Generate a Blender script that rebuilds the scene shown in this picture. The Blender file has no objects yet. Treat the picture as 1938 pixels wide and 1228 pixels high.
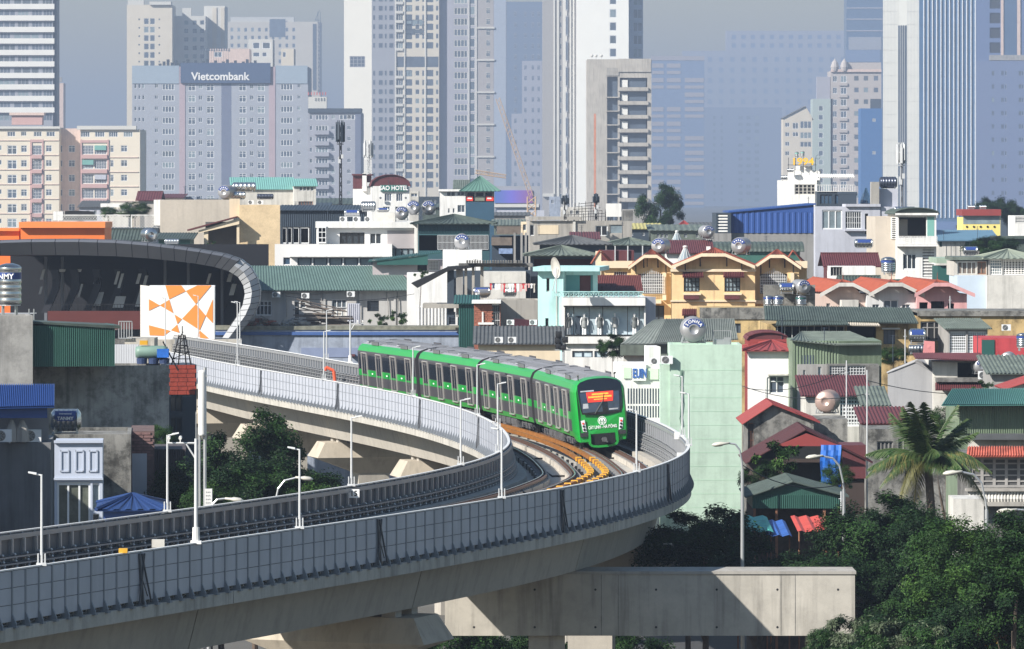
import bpy, math, random
from math import sin, cos, radians, pi, atan2, sqrt
from mathutils import Vector, Matrix

random.seed(7)
SC = bpy.context.scene
COL = SC.collection
# ---------------------------------------------------------------- camera
F, CX, HY, HC = 9600.0, 969.0, 364.0, 25.0     # focal length in photo pixels, principal column, horizon row, eye height
cam_d = bpy.data.cameras.new('camera')
cam = bpy.data.objects.new('camera', cam_d)
COL.objects.link(cam)
cam.location = (0, 0, HC)
cam.rotation_euler = (radians(90), 0, 0)
cam_d.sensor_width = 36.0
cam_d.lens = F / 1938.0 * 36.0
cam_d.shift_y = -(614.0 - HY) / 1938.0
cam_d.clip_start = 1.0
cam_d.clip_end = 30000.0
SC.camera = cam
# ---------------------------------------------------------------- sky, sun, exposure
SUN = Vector((-1.4, -1.0, 1.14)).normalized()
world = bpy.data.worlds.new('World')
SC.world = world
world.use_nodes = True
wn = world.node_tree
wn.nodes.clear()
sky = wn.nodes.new('ShaderNodeTexSky')
sky.sky_type = 'NISHITA'
sky.sun_disc = False
sky.sun_elevation = math.asin(SUN.z)
sky.sun_rotation = atan2(SUN.x, SUN.y)
sky.air_density = 1.6
sky.dust_density = 0.6
sky.ozone_density = 4.0
bg = wn.nodes.new('ShaderNodeBackground')
bg.inputs[1].default_value = 0.066
wo = wn.nodes.new('ShaderNodeOutputWorld')
wn.links.new(sky.outputs[0], bg.inputs[0])
wn.links.new(bg.outputs[0], wo.inputs[0])
sun_d = bpy.data.lights.new('sun', 'SUN')
sun_d.energy = 5.0
sun_d.angle = radians(0.5)
sun_d.color = (1.0, 0.95, 0.87)
sun = bpy.data.objects.new('sun', sun_d)
COL.objects.link(sun)
sun.rotation_euler = SUN.to_track_quat('Z', 'Y').to_euler()
sun.location = (-60, -40, 120)
vs = SC.view_settings
vs.view_transform = 'Standard'
vs.look = 'None'
vs.exposure = 0.93
vs.gamma = 1.0
vs.use_curve_mapping = False
SC.cycles.use_denoising = True
SC.cycles.max_bounces = 6
SC.cycles.volume_bounces = 0
SC.cycles.transparent_max_bounces = 8
SC.cycles.caustics_reflective = False
SC.cycles.caustics_refractive = False

# ---------------------------------------------------------------- materials
MATS = {}
KT = 2.0
def M(name, rgb, rough=.75, var=.16, scale=.6, streak=0.0, metal=0.0, bump=0.0, spec=.4, stains=0.0, fine=0.0):
    if name in MATS:
        return MATS[name]
    m = bpy.data.materials.new(name)
    m.use_nodes = True
    nt = m.node_tree
    N, L = nt.nodes, nt.links
    p = N['Principled BSDF']
    p.inputs['Roughness'].default_value = rough
    p.inputs['Metallic'].default_value = metal
    p.inputs['Specular IOR Level'].default_value = .12 if 'leaves' in name else spec
    geo = N.new('ShaderNodeNewGeometry')
    def noise(sc, det, vec=None, r=.6):
        n = N.new('ShaderNodeTexNoise')
        n.inputs['Scale'].default_value = sc
        n.inputs['Detail'].default_value = det
        n.inputs['Roughness'].default_value = r
        L.new(vec or geo.outputs['Position'], n.inputs['Vector'])
        return n.outputs['Fac']
    def rmap(fac, a, b, c, d):
        r = N.new('ShaderNodeMapRange')
        r.inputs[1].default_value, r.inputs[2].default_value = a, b
        r.inputs[3].default_value, r.inputs[4].default_value = c, d
        L.new(fac, r.inputs[0])
        return r.outputs[0]
    val = rmap(noise(scale, 5), .3, .7, 1 - var, 1 + var * .6)
    def mul(a, b):
        k = N.new('ShaderNodeMath')
        k.operation = 'MULTIPLY'
        L.new(a, k.inputs[0]); L.new(b, k.inputs[1])
        return k.outputs[0]
    if fine:
        val = mul(val, rmap(noise(scale * 14, 3), .3, .7, 1 - fine, 1 + fine * .5))
    if streak:
        mp = N.new('ShaderNodeMapping')
        mp.inputs['Scale'].default_value = (2.2, 2.2, .16)
        L.new(geo.outputs['Position'], mp.inputs['Vector'])
        val = mul(val, rmap(noise(1.0, 4, mp.outputs[0]), .48, .74, 1.0, 1 - streak))
    if stains:
        val = mul(val, rmap(noise(.9, 8, None, .75), .46, .60, 1.0, 1 - stains))
    c = N.new('ShaderNodeMix')
    c.data_type = 'RGBA'
    c.blend_type = 'MULTIPLY'
    c.inputs[0].default_value = 1.0
    c.inputs[6].default_value = (*rgb, 1)
    comb = N.new('ShaderNodeCombineColor')
    for k in range(3):
        L.new(val, comb.inputs[k])
    L.new(comb.outputs[0], c.inputs[7])
    L.new(c.outputs[2], p.inputs['Base Color'])
    if bump:
        b = N.new('ShaderNodeBump')
        b.inputs['Strength'].default_value = bump
        b.inputs['Distance'].default_value = .03
        L.new(noise(scale * 10, 4), b.inputs['Height'])
        L.new(b.outputs[0], p.inputs['Normal'])
    MATS[name] = m
    return m
def glow(name, rgb, s):
    m = bpy.data.materials.new(name); m.use_nodes = True
    p = m.node_tree.nodes['Principled BSDF']
    p.inputs['Base Color'].default_value = (*rgb, 1)
    p.inputs['Emission Color'].default_value = (*rgb, 1)
    p.inputs['Emission Strength'].default_value = s
    MATS[name] = m
    return m

# colour table: real-world base colours
white = M('white paint', (.72, .71, .69), .7, .08, .5, streak=.28)
white2 = M('off white render', (.58, .56, .52), .8, .12, .5, streak=.4, stains=.12)
whiteold = M('weathered white render', (.52, .50, .46), .85, .18, .7, streak=.4)
trim = M('white window paint', (.68, .69, .70), .5, .03)
cream = M('cream paint', (.66, .55, .40), .8, .08, .4, streak=.12)
yellow = M('warm yellow paint', (.70, .50, .27), .8, .10, .5, streak=.28, stains=.1)
yellowold = M('stained yellow render', (.50, .36, .17), .85, .3, .6, streak=.5, stains=.5)
tan = M('tan stucco', (.66, .51, .32), .85, .10, .8, fine=.12, stains=.14)
greyren = M('grey render', (.30, .29, .28), .85, .15, .5, streak=.3)
greywarm = M('warm grey render', (.40, .37, .34), .85, .14, .4, streak=.3)
conc = M('concrete', (.34, .32, .29), .85, .14, .35, streak=.35, bump=.15)
conclight = M('pale precast concrete', (.44, .41, .36), .85, .16, .4, streak=.45, bump=.1, stains=.12)
concdark = M('dark stained concrete', (.20, .195, .185), .9, .3, .5, streak=.55, stains=.45, bump=.3)
concmould = M('mouldy concrete', (.22, .215, .20), .9, .35, .7, streak=.6, stains=.7, bump=.3)
black = M('black metal', (.015, .015, .017), .5, .1)
darkgap = M('dark interior', (.012, .013, .015), .9, .2)
room = M('dim room wall', (.10, .10, .10), .9, .3)
steel = M('galvanised steel', (.45, .46, .47), .4, .08, metal=.6)
pole = M('painted grey pole', (.50, .51, .52), .45, .05)
inox = M('stainless steel', (.50, .51, .52), .26, .05, metal=.95)
inoxband = M('blue tank band', (.03, .06, .22), .35, .05)
alu = M('grey louvre metal', (.30, .31, .32), .5, .08)
glass = M('window glass', (.030, .040, .052), .12, .2, .3, spec=.8)
glassblue = M('blue window glass', (.045, .085, .14), .10, .2, .2, spec=.9)
glasspale = M('pale curtained glass', (.20, .25, .28), .3, .3, .8)
glassmid = M('half curtained glass', (.09, .11, .13), .2, .4, .5)
WR = random.Random(77)
shopglass = M('shop glass painted with sky', (.50, .60, .66), .4, .35, .5)  # pale tone stands for sky reflected in the display glass
greenroof = M('dark green roof sheet', (.068, .090, .078), .6, .2, .8, streak=.3, stains=.15)
greenroof2 = M('faded green roof sheet', (.13, .155, .13), .6, .22, .7, streak=.35, stains=.2)
greywall = M('corrugated grey green sheet', (.20, .22, .20), .55, .15, .5, streak=.3)
tealroof = M('teal roof sheet', (.17, .37, .33), .5, .08, .5)
tealdark = M('dark teal cladding', (.020, .085, .075), .5, .1, .5)
greenclad = M('green cladding sheet', (.045, .13, .105), .5, .12, .5, streak=.2)
olivegreen = M('aged green cladding', (.17, .22, .15), .6, .18, .5, streak=.35)
blueclad = M('blue metal sheet', (.028, .075, .26), .45, .07, .4)
bluepaint = M('blue painted wall', (.30, .34, .42), .8, .15, .5, streak=.35, stains=.2)
bluerim = M('blue painted rim', (.05, .11, .30), .6, .1)
bluetarp = M('blue tarpaulin', (.02, .13, .50), .5, .25, 2.0)
slate = M('slate blue cladding', (.035, .050, .070), .6, .10)
slateroof = M('grey fibre roof', (.085, .09, .095), .8, .2, .8, streak=.2)
maroon = M('maroon roof sheet', (.12, .032, .036), .6, .25, .9, streak=.3, stains=.2)
redroof = M('red roof sheet', (.26, .045, .042), .6, .2, .9, stains=.15)
redtile = M('red brown roof tile', (.25, .060, .035), .75, .25, 2.0)
orangetile = M('orange roof tile', (.29, .062, .030), .7, .18, 2.0)
orange = M('orange panel', (.72, .17, .035), .55, .06)
brick = M('red brick', (.24, .085, .055), .85, .25, 3.0)
rust = M('rusty metal', (.26, .12, .07), .85, .3, 3.0)
mint = M('mint green render', (.43, .56, .465), .85, .08, .3, streak=.16, stains=.10)
turq = M('turquoise render', (.42, .66, .65), .85, .12, .5, streak=.3)
pink = M('pink render', (.62, .33, .33), .85, .1, .5, streak=.2)
palepink = M('pale pink render', (.62, .48, .42), .85, .1, .5, streak=.2)
lavender = M('pale lavender paint', (.44, .45, .51), .8, .10, .5, streak=.2)
wood = M('weathered wood', (.16, .13, .11), .9, .3, 2.0)
olive = M('mustard roof', (.40, .36, .14), .7, .12)
netblue = M('blue scaffold netting', (.035, .12, .30), .9, .1)
leafdark = M('dark green leaves', (.011, .030, .010), .55, .45, .6, fine=.3)
leafmid = M('mid green leaves', (.024, .060, .014), .55, .45, .6, fine=.3)
leaflight = M('light green leaves', (.050, .105, .020), .55, .4, .6, fine=.3)
palmleaf = M('palm leaf', (.050, .080, .022), .5, .4, 1.0)
palmdry = M('yellowing palm leaf', (.12, .115, .035), .6, .4, 1.0)
bark = M('bark', (.12, .09, .07), .9, .3, 3.0, bump=.4)
asphalt = M('asphalt', (.05, .05, .052), .9, .2, .3)
earth = M('city ground', (.11, .105, .095), .95, .3, .05)

# ---------------------------------------------------------------- mesh builder
class MB:
    def __init__(s):
        s.v, s.f, s.m, s.T = [], [], [], None
    def _a(s, vs):
        b = len(s.v)
        if s.T is None:
            s.v.extend([tuple(p) for p in vs])
        else:
            s.v.extend([tuple(s.T @ Vector(p)) for p in vs])
        return b
    def quad(s, a, b, c, d, m=0):
        k = s._a((a, b, c, d)); s.f.append((k, k + 1, k + 2, k + 3)); s.m.append(m)
    def tri(s, a, b, c, m=0):
        k = s._a((a, b, c)); s.f.append((k, k + 1, k + 2)); s.m.append(m)
    def poly(s, pts, m=0):
        k = s._a(pts); s.f.append(tuple(range(k, k + len(pts)))); s.m.append(m)
    def box(s, x0, x1, y0, y1, z0, z1, m=0):
        if x0 > x1: x0, x1 = x1, x0
        if y0 > y1: y0, y1 = y1, y0
        if z0 > z1: z0, z1 = z1, z0
        k = s._a(((x0,y0,z0),(x1,y0,z0),(x1,y1,z0),(x0,y1,z0),(x0,y0,z1),(x1,y0,z1),(x1,y1,z1),(x0,y1,z1)))
        for q in ((0,1,5,4),(1,2,6,5),(2,3,7,6),(3,0,4,7),(4,5,6,7),(3,2,1,0)):
            s.f.append(tuple(k + i for i in q)); s.m.append(m)
        return s
    def prism(s, pts, d, m=0, m2=None):
        """polygon pts (3d) extruded by vector d"""
        n = len(pts); d = Vector(d)
        k = s._a(list(pts) + [Vector(p) + d for p in pts])
        s.f.append(tuple(range(k + n - 1, k - 1, -1))); s.m.append(m)
        s.f.append(tuple(range(k + n, k + 2 * n))); s.m.append(m)
        for i in range(n):
            j = (i + 1) % n
            s.f.append((k + i, k + j, k + n + j, k + n + i)); s.m.append(m if m2 is None else m2)
    def tube(s, p0, p1, r0, r1=None, n=6, m=0, cap=True):
        p0, p1 = Vector(p0), Vector(p1); r1 = r0 if r1 is None else r1
        ax = (p1 - p0)
        if ax.length < 1e-6: return
        ax.normalize()
        up = Vector((0, 0, 1)) if abs(ax.z) < .9 else Vector((1, 0, 0))
        a = ax.cross(up).normalized(); b = ax.cross(a)
        k = s._a([p0 + (a * cos(t) + b * sin(t)) * r0 for t in [2 * pi * i / n for i in range(n)]] +
                 [p1 + (a * cos(t) + b * sin(t)) * r1 for t in [2 * pi * i / n for i in range(n)]])
        for i in range(n):
            j = (i + 1) % n
            s.f.append((k + i, k + j, k + n + j, k + n + i)); s.m.append(m)
        if cap:
            s.f.append(tuple(range(k, k + n))); s.m.append(m)
            s.f.append(tuple(range(k + 2 * n - 1, k + n - 1, -1))); s.m.append(m)
    def path(s, pts, r, n=6, m=0):
        for a, b in zip(pts[:-1], pts[1:]):
            s.tube(a, b, r, r, n, m)
    def lathe(s, prof, n=16, axis='z', o=(0, 0, 0), m=0):
        """prof: list of (radius, t)"""
        k = len(s.v); rows = []
        for r, t in prof:
            ring = []
            for i in range(n):
                a = 2 * pi * i / n
                x, y = r * cos(a), r * sin(a)
                p = {'z': (x, y, t), 'x': (t, x, y), 'y': (x, t, y)}[axis]
                ring.append((p[0] + o[0], p[1] + o[1], p[2] + o[2]))
            rows.append(s._a(ring))
        for q in range(len(prof) - 1):
            for i in range(n):
                j = (i + 1) % n
                s.f.append((rows[q] + i, rows[q] + j, rows[q + 1] + j, rows[q + 1] + i)); s.m.append(m)
    def sheet(s, p00, p10, p11, p01, n=10, h=.05, m=0, th=.04):
        """ribbed metal sheet: p00->p10 is the ribbed direction, ribs run p00->p01"""
        p00, p10, p11, p01 = map(Vector, (p00, p10, p11, p01))
        nr = (p10 - p00).cross(p01 - p00)
        if nr.length < 1e-9: return
        nr.normalize()
        ts, hs = [], []
        for i in range(n):
            for f_, hh in ((0, 0), (.34, 0), (.5, 1), (.84, 1)):
                ts.append((i + f_) / n); hs.append(hh * h)
        ts.append(1.0); hs.append(0)
        k = s._a([p00.lerp(p10, t) + nr * q for t, q in zip(ts, hs)] + [p01.lerp(p11, t) + nr * q for t, q in zip(ts, hs)])
        c = len(ts)
        for i in range(c - 1):
            s.f.append((k + i, k + i + 1, k + c + i + 1, k + c + i)); s.m.append(m)
        # underside
        s.quad(p00 - nr * th, p01 - nr * th, p11 - nr * th, p10 - nr * th, m)
        s.quad(p00, p10, p10 - nr * th, p00 - nr * th, m)
        s.quad(p10, p11, p11 - nr * th, p10 - nr * th, m)
        s.quad(p11, p01, p01 - nr * th, p11 - nr * th, m)
        s.quad(p01, p00, p00 - nr * th, p01 - nr * th, m)
    def mesh(s, name, mats, smooth=False):
        me = bpy.data.meshes.new(name)
        me.from_pydata(s.v, [], s.f)
        if not isinstance(mats, (list, tuple)): mats = [mats]
        for q in mats: me.materials.append(q)
        if len(mats) > 1:
            me.polygons.foreach_set('material_index', s.m)
        if smooth:
            me.polygons.foreach_set('use_smooth', [True] * len(me.polygons))
        me.update()
        return me

def link(name, me, parent=None, loc=(0, 0, 0), rz=0.0, scale=None):
    o = bpy.data.objects.new(name, me)
    COL.objects.link(o)
    if parent is not None: o.parent = parent
    o.location = loc
    o.rotation_euler = (0, 0, rz)
    if scale is not None: o.scale = scale
    return o
def tag(o, label, cat, group=None):
    o['label'] = label; o['category'] = cat
    if group: o['group'] = group
    return o
def struct(name, me, **kw):
    o = link(name, me, **kw); o['kind'] = 'structure'; return o
def stuff(o):
    o['kind'] = 'stuff'; return o
def empty(name, loc, rz=0.0, label=None, cat=None, group=None):
    o = bpy.data.objects.new(name, None)
    COL.objects.link(o)
    o.location = loc; o.rotation_euler = (0, 0, rz); o.empty_display_size = .5
    if label: tag(o, label, cat, group)
    return o
def copy_tree(o, loc, rz=None, label=None, scale=None, parent=None):
    c = o.copy(); COL.objects.link(c)
    if parent is not None: c.parent = parent
    else:
        c.location = loc
        if rz is not None: c.rotation_euler = (0, 0, rz)
        if label: c['label'] = label
        if scale is not None: c.scale = scale
    for ch in list(o.children):
        copy_tree(ch, None, parent=c)
    return c
def WX(px, D): return (px - CX) * D / F
def WZ(py, D): return HC - (py - HY) * D / F
def WP(px, py, D): return Vector((WX(px, D), D, WZ(py, D)))

# ---------------------------------------------------------------- facade frames
class Fr:
    """a vertical plane seen by the camera; local x runs along it, y runs inward, z up"""
    def __init__(s, px0, D, yaw=0.0, root=None, l=(0, 0), lrz=0.0, origin=None):
        s.o = Vector((WX(px0, D), D)) if origin is None else Vector(origin)
        s.yaw = yaw; s.root = root; s.l = l; s.lrz = lrz
    def x(s, px):
        c, n = cos(s.yaw), sin(s.yaw); k = px - CX
        return (k * s.o.y - s.o.x * F) / (F * c - k * n)
    def D(s, px): return s.o.y + s.x(px) * sin(s.yaw)
    def z(s, px, py): return HC - (py - HY) * s.D(px) / F
    def sub(s, lx, ly, lrz):
        """a face standing at local (lx,ly) turned by lrz; children use it as their frame"""
        c, n = cos(s.yaw), sin(s.yaw)
        o = (s.o.x + lx * c - ly * n, s.o.y + lx * n + ly * c)
        c2, n2 = cos(s.lrz), sin(s.lrz)
        return Fr(0, 0, s.yaw + lrz, s.root, (s.l[0] + lx * c2 - ly * n2, s.l[1] + lx * n2 + ly * c2), s.lrz + lrz, o)
    def T(s): return Matrix.Translation((s.l[0], s.l[1], 0)) @ Matrix.Rotation(s.lrz, 4, 'Z')
    def put(s, name, me, x=0, y=0, z=0, scale=None, rz=0):
        p = s.T() @ Vector((x, y, z))
        return link(name, me, s.root, p, s.lrz + rz, scale)
    def part(s, name, mb, mats, smooth=False):
        return s.put(name, mb.mesh(name, mats, smooth))

WIN = {}
def winmesh(kind, fm=None, gm=None):
    fm = fm or trim; gm = gm or glass
    key = (kind, fm.name, gm.name)
    if key in WIN: return WIN[key]
    b = MB(); t = .07
    def fr(x0, x1, z0, z1, d=.05): b.box(x0, x1, -d, .03, z0, z1, 0)
    if kind == 'dark':
        b.quad((0, 0, 0), (1, 0, 0), (1, 0, 1), (0, 0, 1), 1)
    elif kind[0] == 'w':       # w<cols><rows>
        nc, nr = int(kind[1]), int(kind[2])
        tx = .10 / max(1, nc) ** .5
        fr(0, 1, 0, t); fr(0, 1, 1 - t, 1); fr(0, tx, t, 1 - t); fr(1 - tx, 1, t, 1 - t)
        for i in range(1, nc):
            fr(i / nc - tx / 2, i / nc + tx / 2, t, 1 - t, .04)
        if nr > 1:
            zz = .68 if nr == 2 else None
            for j in range(1, nr):
                q = zz if nr == 2 else j / nr
                fr(tx, 1 - tx, q - .025, q + .025, .03)
        b.quad((0, .02, 0), (1, .02, 0), (1, .02, 1), (0, .02, 1), 1)
    elif kind[0] == 'g':       # security grille of n bars
        n = int(kind[1:])
        fr(0, 1, 0, .05); fr(0, 1, .95, 1)
        for i in range(n + 1):
            q = i / n * .97
            b.box(q, q + .03, -.05, -.02, .05, .95, 0)
        for j in (.33, .66):
            b.box(0, 1, -.04, -.03, j, j + .02, 0)
        b.quad((0, .02, 0), (1, .02, 0), (1, .02, 1), (0, .02, 1), 1)
    elif kind[0] == 'l':       # horizontal louvres
        n = int(kind[1:])
        for j in range(n):
            q = (j + .2) / n
            b.box(0, 1, -.06, 0, q, q + .5 / n, 0)
        b.quad((0, .02, 0), (1, .02, 0), (1, .02, 1), (0, .02, 1), 1)
    WIN[key] = b.mesh('window', [fm, gm])
    return WIN[key]

def wallface(b, W, z0, z1, ops, m=0, rec=.18, rm=None):
    """wall face at local y=0 from x 0..W with real openings ops=(x0,x1,za,zb)"""
    rm = m if rm is None else rm
    ops = [(max(0.02, a), min(W - .02, c), max(z0 + .01, d), min(z1 - .02, e)) for a, c, d, e in ops]
    ops = [o for o in ops if o[1] - o[0] > .02 and o[3] - o[2] > .02]
    xs = sorted(set([0.0, W] + [round(q, 4) for o in ops for q in o[:2]]))
    # columns grouped: for each x strip, cut z only by the openings that cover it
    for xa, xb in zip(xs[:-1], xs[1:]):
        if xb - xa < 1e-5: continue
        xm = (xa + xb) / 2
        cov = sorted((o[2], o[3]) for o in ops if o[0] <= xm <= o[1])
        z = z0
        for a, c in cov:
            if a > z + 1e-5: b.quad((xa, 0, z), (xb, 0, z), (xb, 0, a), (xa, 0, a), m)
            z = max(z, c)
        if z < z1: b.quad((xa, 0, z), (xb, 0, z), (xb, 0, z1), (xa, 0, z1), m)
    for a, c, d, e in ops:
        b.quad((a, 0, d), (a, rec, d), (a, rec, e), (a, 0, e), rm)
        b.quad((c, rec, d), (c, 0, d), (c, 0, e), (c, rec, e), rm)
        b.quad((a, rec, e), (c, rec, e), (c, 0, e), (a, 0, e), rm)
        b.quad((a, 0, d), (c, 0, d), (c, rec, d), (a, rec, d), rm)
    return ops

class Bld:
    """a building: Empty at its foot, wall mesh with real openings, windows as parts"""
    def __init__(s, name, label, cat, px0, px1, pyt, D, depth, mats, yaw=0.0, zb=0.0, group=None, pyb=None):
        D = D * KT if D >= 1000 else D; depth = depth * KT if D >= 1000 else depth
        s.fr = Fr(px0, D, radians(yaw)); s.W = s.fr.x(px1)
        s.zt = s.fr.z(px0, pyt) if True else 0
        s.z0 = s.fr.z(px0, pyb) if pyb is not None else zb
        s.dep = depth
        s.root = empty(name, (s.fr.o.x, s.fr.o.y, 0), radians(yaw), label, cat, group)
        s.fr.root = s.root
        s.mats = mats if isinstance(mats, list) else [mats]
        s.faces = {'F': s.fr, 'L': s.fr.sub(0, depth, -pi / 2), 'R': s.fr.sub(s.W, 0, pi / 2)}
        s.ops = {'F': [], 'L': [], 'R': []}
        s.done = False
    def X(s, px, face='F'): return s.faces[face].x(px)
    def Z(s, px, py, face='F'): return s.faces[face].z(px, py)
    def win(s, rects, kind='w11', fm=None, gm=None, face='F', rec=.16, name='window', proud=False):
        f = s.faces[face]; me0 = winmesh(kind, fm, gm)
        alt = [winmesh(kind, fm, q) for q in (glasspale, glassmid)] if (gm or glass).name in ('window glass', 'tower dark glass') and kind != 'dark' else None
        out = []
        for (a, t, c, bt) in rects:
            q = WR.random(); me = me0 if not alt or q > .34 else alt[q > .12]
            x0, x1 = f.x(a), f.x(c); mid = (a + c) / 2
            za, zb_ = f.z(mid, bt), f.z(mid, t)
            Wf = s.W if face == 'F' else s.dep
            if x0 > Wf - .05 or x1 < .05 or za < s.z0 - .5: continue
            x0, x1 = max(.02, x0), min(Wf - .02, x1)
            zb_ = min(zb_, s.zt - .05)
            if zb_ - za < .1: continue
            if not proud: s.ops[face].append((x0, x1, za, zb_))
            out.append(f.put(name, me, x0, rec - .03 if not proud else -.02, za, (x1 - x0, 1, zb_ - za)))
        return out
    def grid(s, cols, rows, w, h, **kw):
        """cols: px left edges, rows: py tops, sizes in px"""
        return s.win([(c, r, c + w, r + h) for c in cols for r in rows], **kw)
    def box(s, name, a, c, t, bt, d0, d1, mat, face='F'):
        """box part from pixels on a face, standing from y=-d0 (proud) to y=d1"""
        f = s.faces[face]; mid = (a + c) / 2
        b = MB(); b.box(f.x(a), f.x(c), -d0, d1, f.z(mid, bt), f.z(mid, t))
        return f.part(name, b, mat)
    def walls(s, parapet=.0, roofmat=None, ptk=.18):
        b = MB()
        for k in 'FLR':
            f = s.faces[k]; W = s.W if k == 'F' else s.dep
            b.T = Matrix.Identity(4) if k == 'F' else f.T()
            if k == 'F': b.T = None
            wallface(b, W, s.z0, s.zt, s.ops[k])
        b.T = None
        W, d = s.W, s.dep
        b.quad((W, d, s.z0), (0, d, s.z0), (0, d, s.zt), (W, d, s.zt))
        if parapet:
            z = s.zt - parapet; t = ptk
            b.quad((t, t, z), (W - t, t, z), (W - t, d - t, z), (t, d - t, z), len(s.mats) - 1)
            for (x0, y0, x1, y1, xi0, yi0, xi1, yi1) in ((0,0,W,0,t,t,W-t,t), (W,0,W,d,W-t,t,W-t,d-t), (W,d,0,d,W-t,d-t,t,d-t), (0,d,0,0,t,d-t,t,t)):
                b.quad((x0, y0, s.zt), (x1, y1, s.zt), (xi1, yi1, s.zt), (xi0, yi0, s.zt))
                b.quad((xi0, yi0, s.zt), (xi1, yi1, s.zt), (xi1, yi1, z), (xi0, yi0, z))
        else:
            b.quad((0, 0, s.zt), (W, 0, s.zt), (W, d, s.zt), (0, d, s.zt), len(s.mats) - 1)
        s.done = True
        return s.fr.part('wall', b, s.mats)
    # --- roofs (local coordinates)
    def roof_gx(s, pyr, mat, over=.5, rise=None, n=None, fasc=None):
        """ridge parallel to the front"""
        W, d, z = s.W, s.dep, s.zt + .01
        zr = s.fr.z(0 + s.fr.o.x * F / s.fr.o.y + CX, pyr) if rise is None else z + rise
        if rise is None: zr = HC - (pyr - HY) * (s.fr.o.y + d / 2) / F
        n = n or max(6, int(W / .35)); b = MB(); o = over
        sl = (zr - z) / (d / 2)
        b.sheet((-o, -o, z - o * sl), (W + o, -o, z - o * sl), (W + o, d / 2, zr), (-o, d / 2, zr), n)
        b.sheet((W + o, d + o, z - o * sl), (-o, d + o, z - o * sl), (-o, d / 2, zr), (W + o, d / 2, zr), n)
        g = MB()
        for x in (0.01, W - .01):
            g.tri((x, 0, z - .02), (x, d, z - .02), (x, d / 2, zr - .08))
        s.fr.part('gable', g, s.mats[0])
        r = MB(); r.box(-o, W + o, d / 2 - .15, d / 2 + .15, zr + .02, zr + .09)
        s.fr.part('ridge_cap', r, mat)
        return s.fr.part('roof', b, mat)
    def roof_gy(s, pxr, pyr, mat, over=.5, gm=None, n=None, trimmat=None):
        """gable facing the camera"""
        W, d, z = s.W, s.dep, s.zt + .01
        xr = s.fr.x(pxr); zr = s.fr.z(pxr, pyr); o = over
        n = n or max(6, int(d / .35)); b = MB()
        a, c = (zr - z) / max(.1, xr), (zr - z) / max(.1, W - xr)
        b.sheet((-o, d + o, z - o * a), (-o, -o, z - o * a), (xr, -o, zr), (xr, d + o, zr), n)
        b.sheet((W + o, -o, z - o * c), (W + o, d + o, z - o * c), (xr, d + o, zr), (xr, -o, zr), n)
        g = MB()
        g.prism([(0, .02, z - .02), (W, .02, z - .02), (xr, .02, zr - .06)], (0, d - .04, 0))
        s.fr.part('gable', g, gm or s.mats[0])
        if trimmat:
            t = MB()
            for (xa, za, xb, zb) in ((-o, z - o * a, xr, zr), (xr, zr, W + o, z - o * c)):
                t.prism([(xa, -o - .06, za - .14), (xb, -o - .06, zb - .14), (xb, -o - .06, zb + .05), (xa, -o - .06, za + .05)], (0, .055, 0))
            s.fr.part('bargeboard', t, trimmat)
        return s.fr.part('roof', b, mat)
    def roof_shed(s, rise, mat, over=.4, n=None, back=None):
        """single slope rising toward the back"""
        W, d, z = s.W, s.dep, s.zt + .02; o = over
        n = n or max(6, int(W / .35)); b = MB(); sl = rise / d
        b.sheet((-o, -o, z - o * sl), (W + o, -o, z - o * sl), (W + o, d + o, z + rise + o * sl), (-o, d + o, z + rise + o * sl), n)
        if rise > 0:
            g = MB()
            g.prism([(.01, 0, z - .02), (.01, d, z - .02), (.01, d, z + rise - .05)], (W - .02, 0, 0))
            s.fr.part('gable', g, s.mats[0])
        return s.fr.part('roof', b, mat)
    def roof_hip(s, pyr, mat, over=.6, inset=None, z=None):
        W, d = s.W, s.dep; z = (s.zt if z is None else z) + .02; o = over
        zr = HC - (pyr - HY) * (s.fr.o.y + d / 2) / F
        i = d / 2 if inset is None else inset; i = min(i, W / 2 - .05)
        A, B, C_, D_ = (-o, -o, z), (W + o, -o, z), (W + o, d + o, z), (-o, d + o, z)
        E, G = (i, d / 2, zr), (W - i, d / 2, zr)
        b = MB(); n = max(6, int(W / .4)); m_ = max(4, int(d / .5))
        b.sheet(A, B, G, E, n); b.sheet(C_, D_, E, G, n)
        b.sheet(B, C_, G, G, m_) if i > .1 else b.tri(B, C_, G)
        b.sheet(D_, A, E, E, m_) if i > .1 else b.tri(D_, A, E)
        b.quad(A, D_, C_, B)
        h = MB()
        for p, q in ((A, E), (D_, E), (B, G), (C_, G), (E, G)):
            h.tube(Vector(p) + Vector((0, 0, .05)), Vector(q) + Vector((0, 0, .05)), .09, n=5)
        s.fr.part('ridge_cap', h, mat)
        return s.fr.part('roof', b, mat)
    def barrel(s, pyt, mat, z=None, n=8, over=.2, axis='y'):
        """barrel roof, arc facing the camera"""
        W, d = s.W, s.dep; z = (s.zt if z is None else z) + .01
        h = s.fr.z(CX + s.fr.o.x * F / s.fr.o.y, pyt) - z
        pts = [(-over + (W + 2 * over) * (1 - cos(pi * i / n)) / 2, z + h * sin(pi * i / n)) for i in range(n + 1)]
        b = MB()
        for (xa, za), (xb, zb) in zip(pts[:-1], pts[1:]):
            b.sheet((xa, d, za), (xa, -over, za), (xb, -over, zb), (xb, d, zb), max(4, int(d / .4)), h=.04)
        g = MB(); g.prism([(x, .05, zz - .05) for x, zz in pts], (0, d - .1, 0))
        s.fr.part('gable', g, mat)
        return s.fr.part('roof', b, mat)
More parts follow.
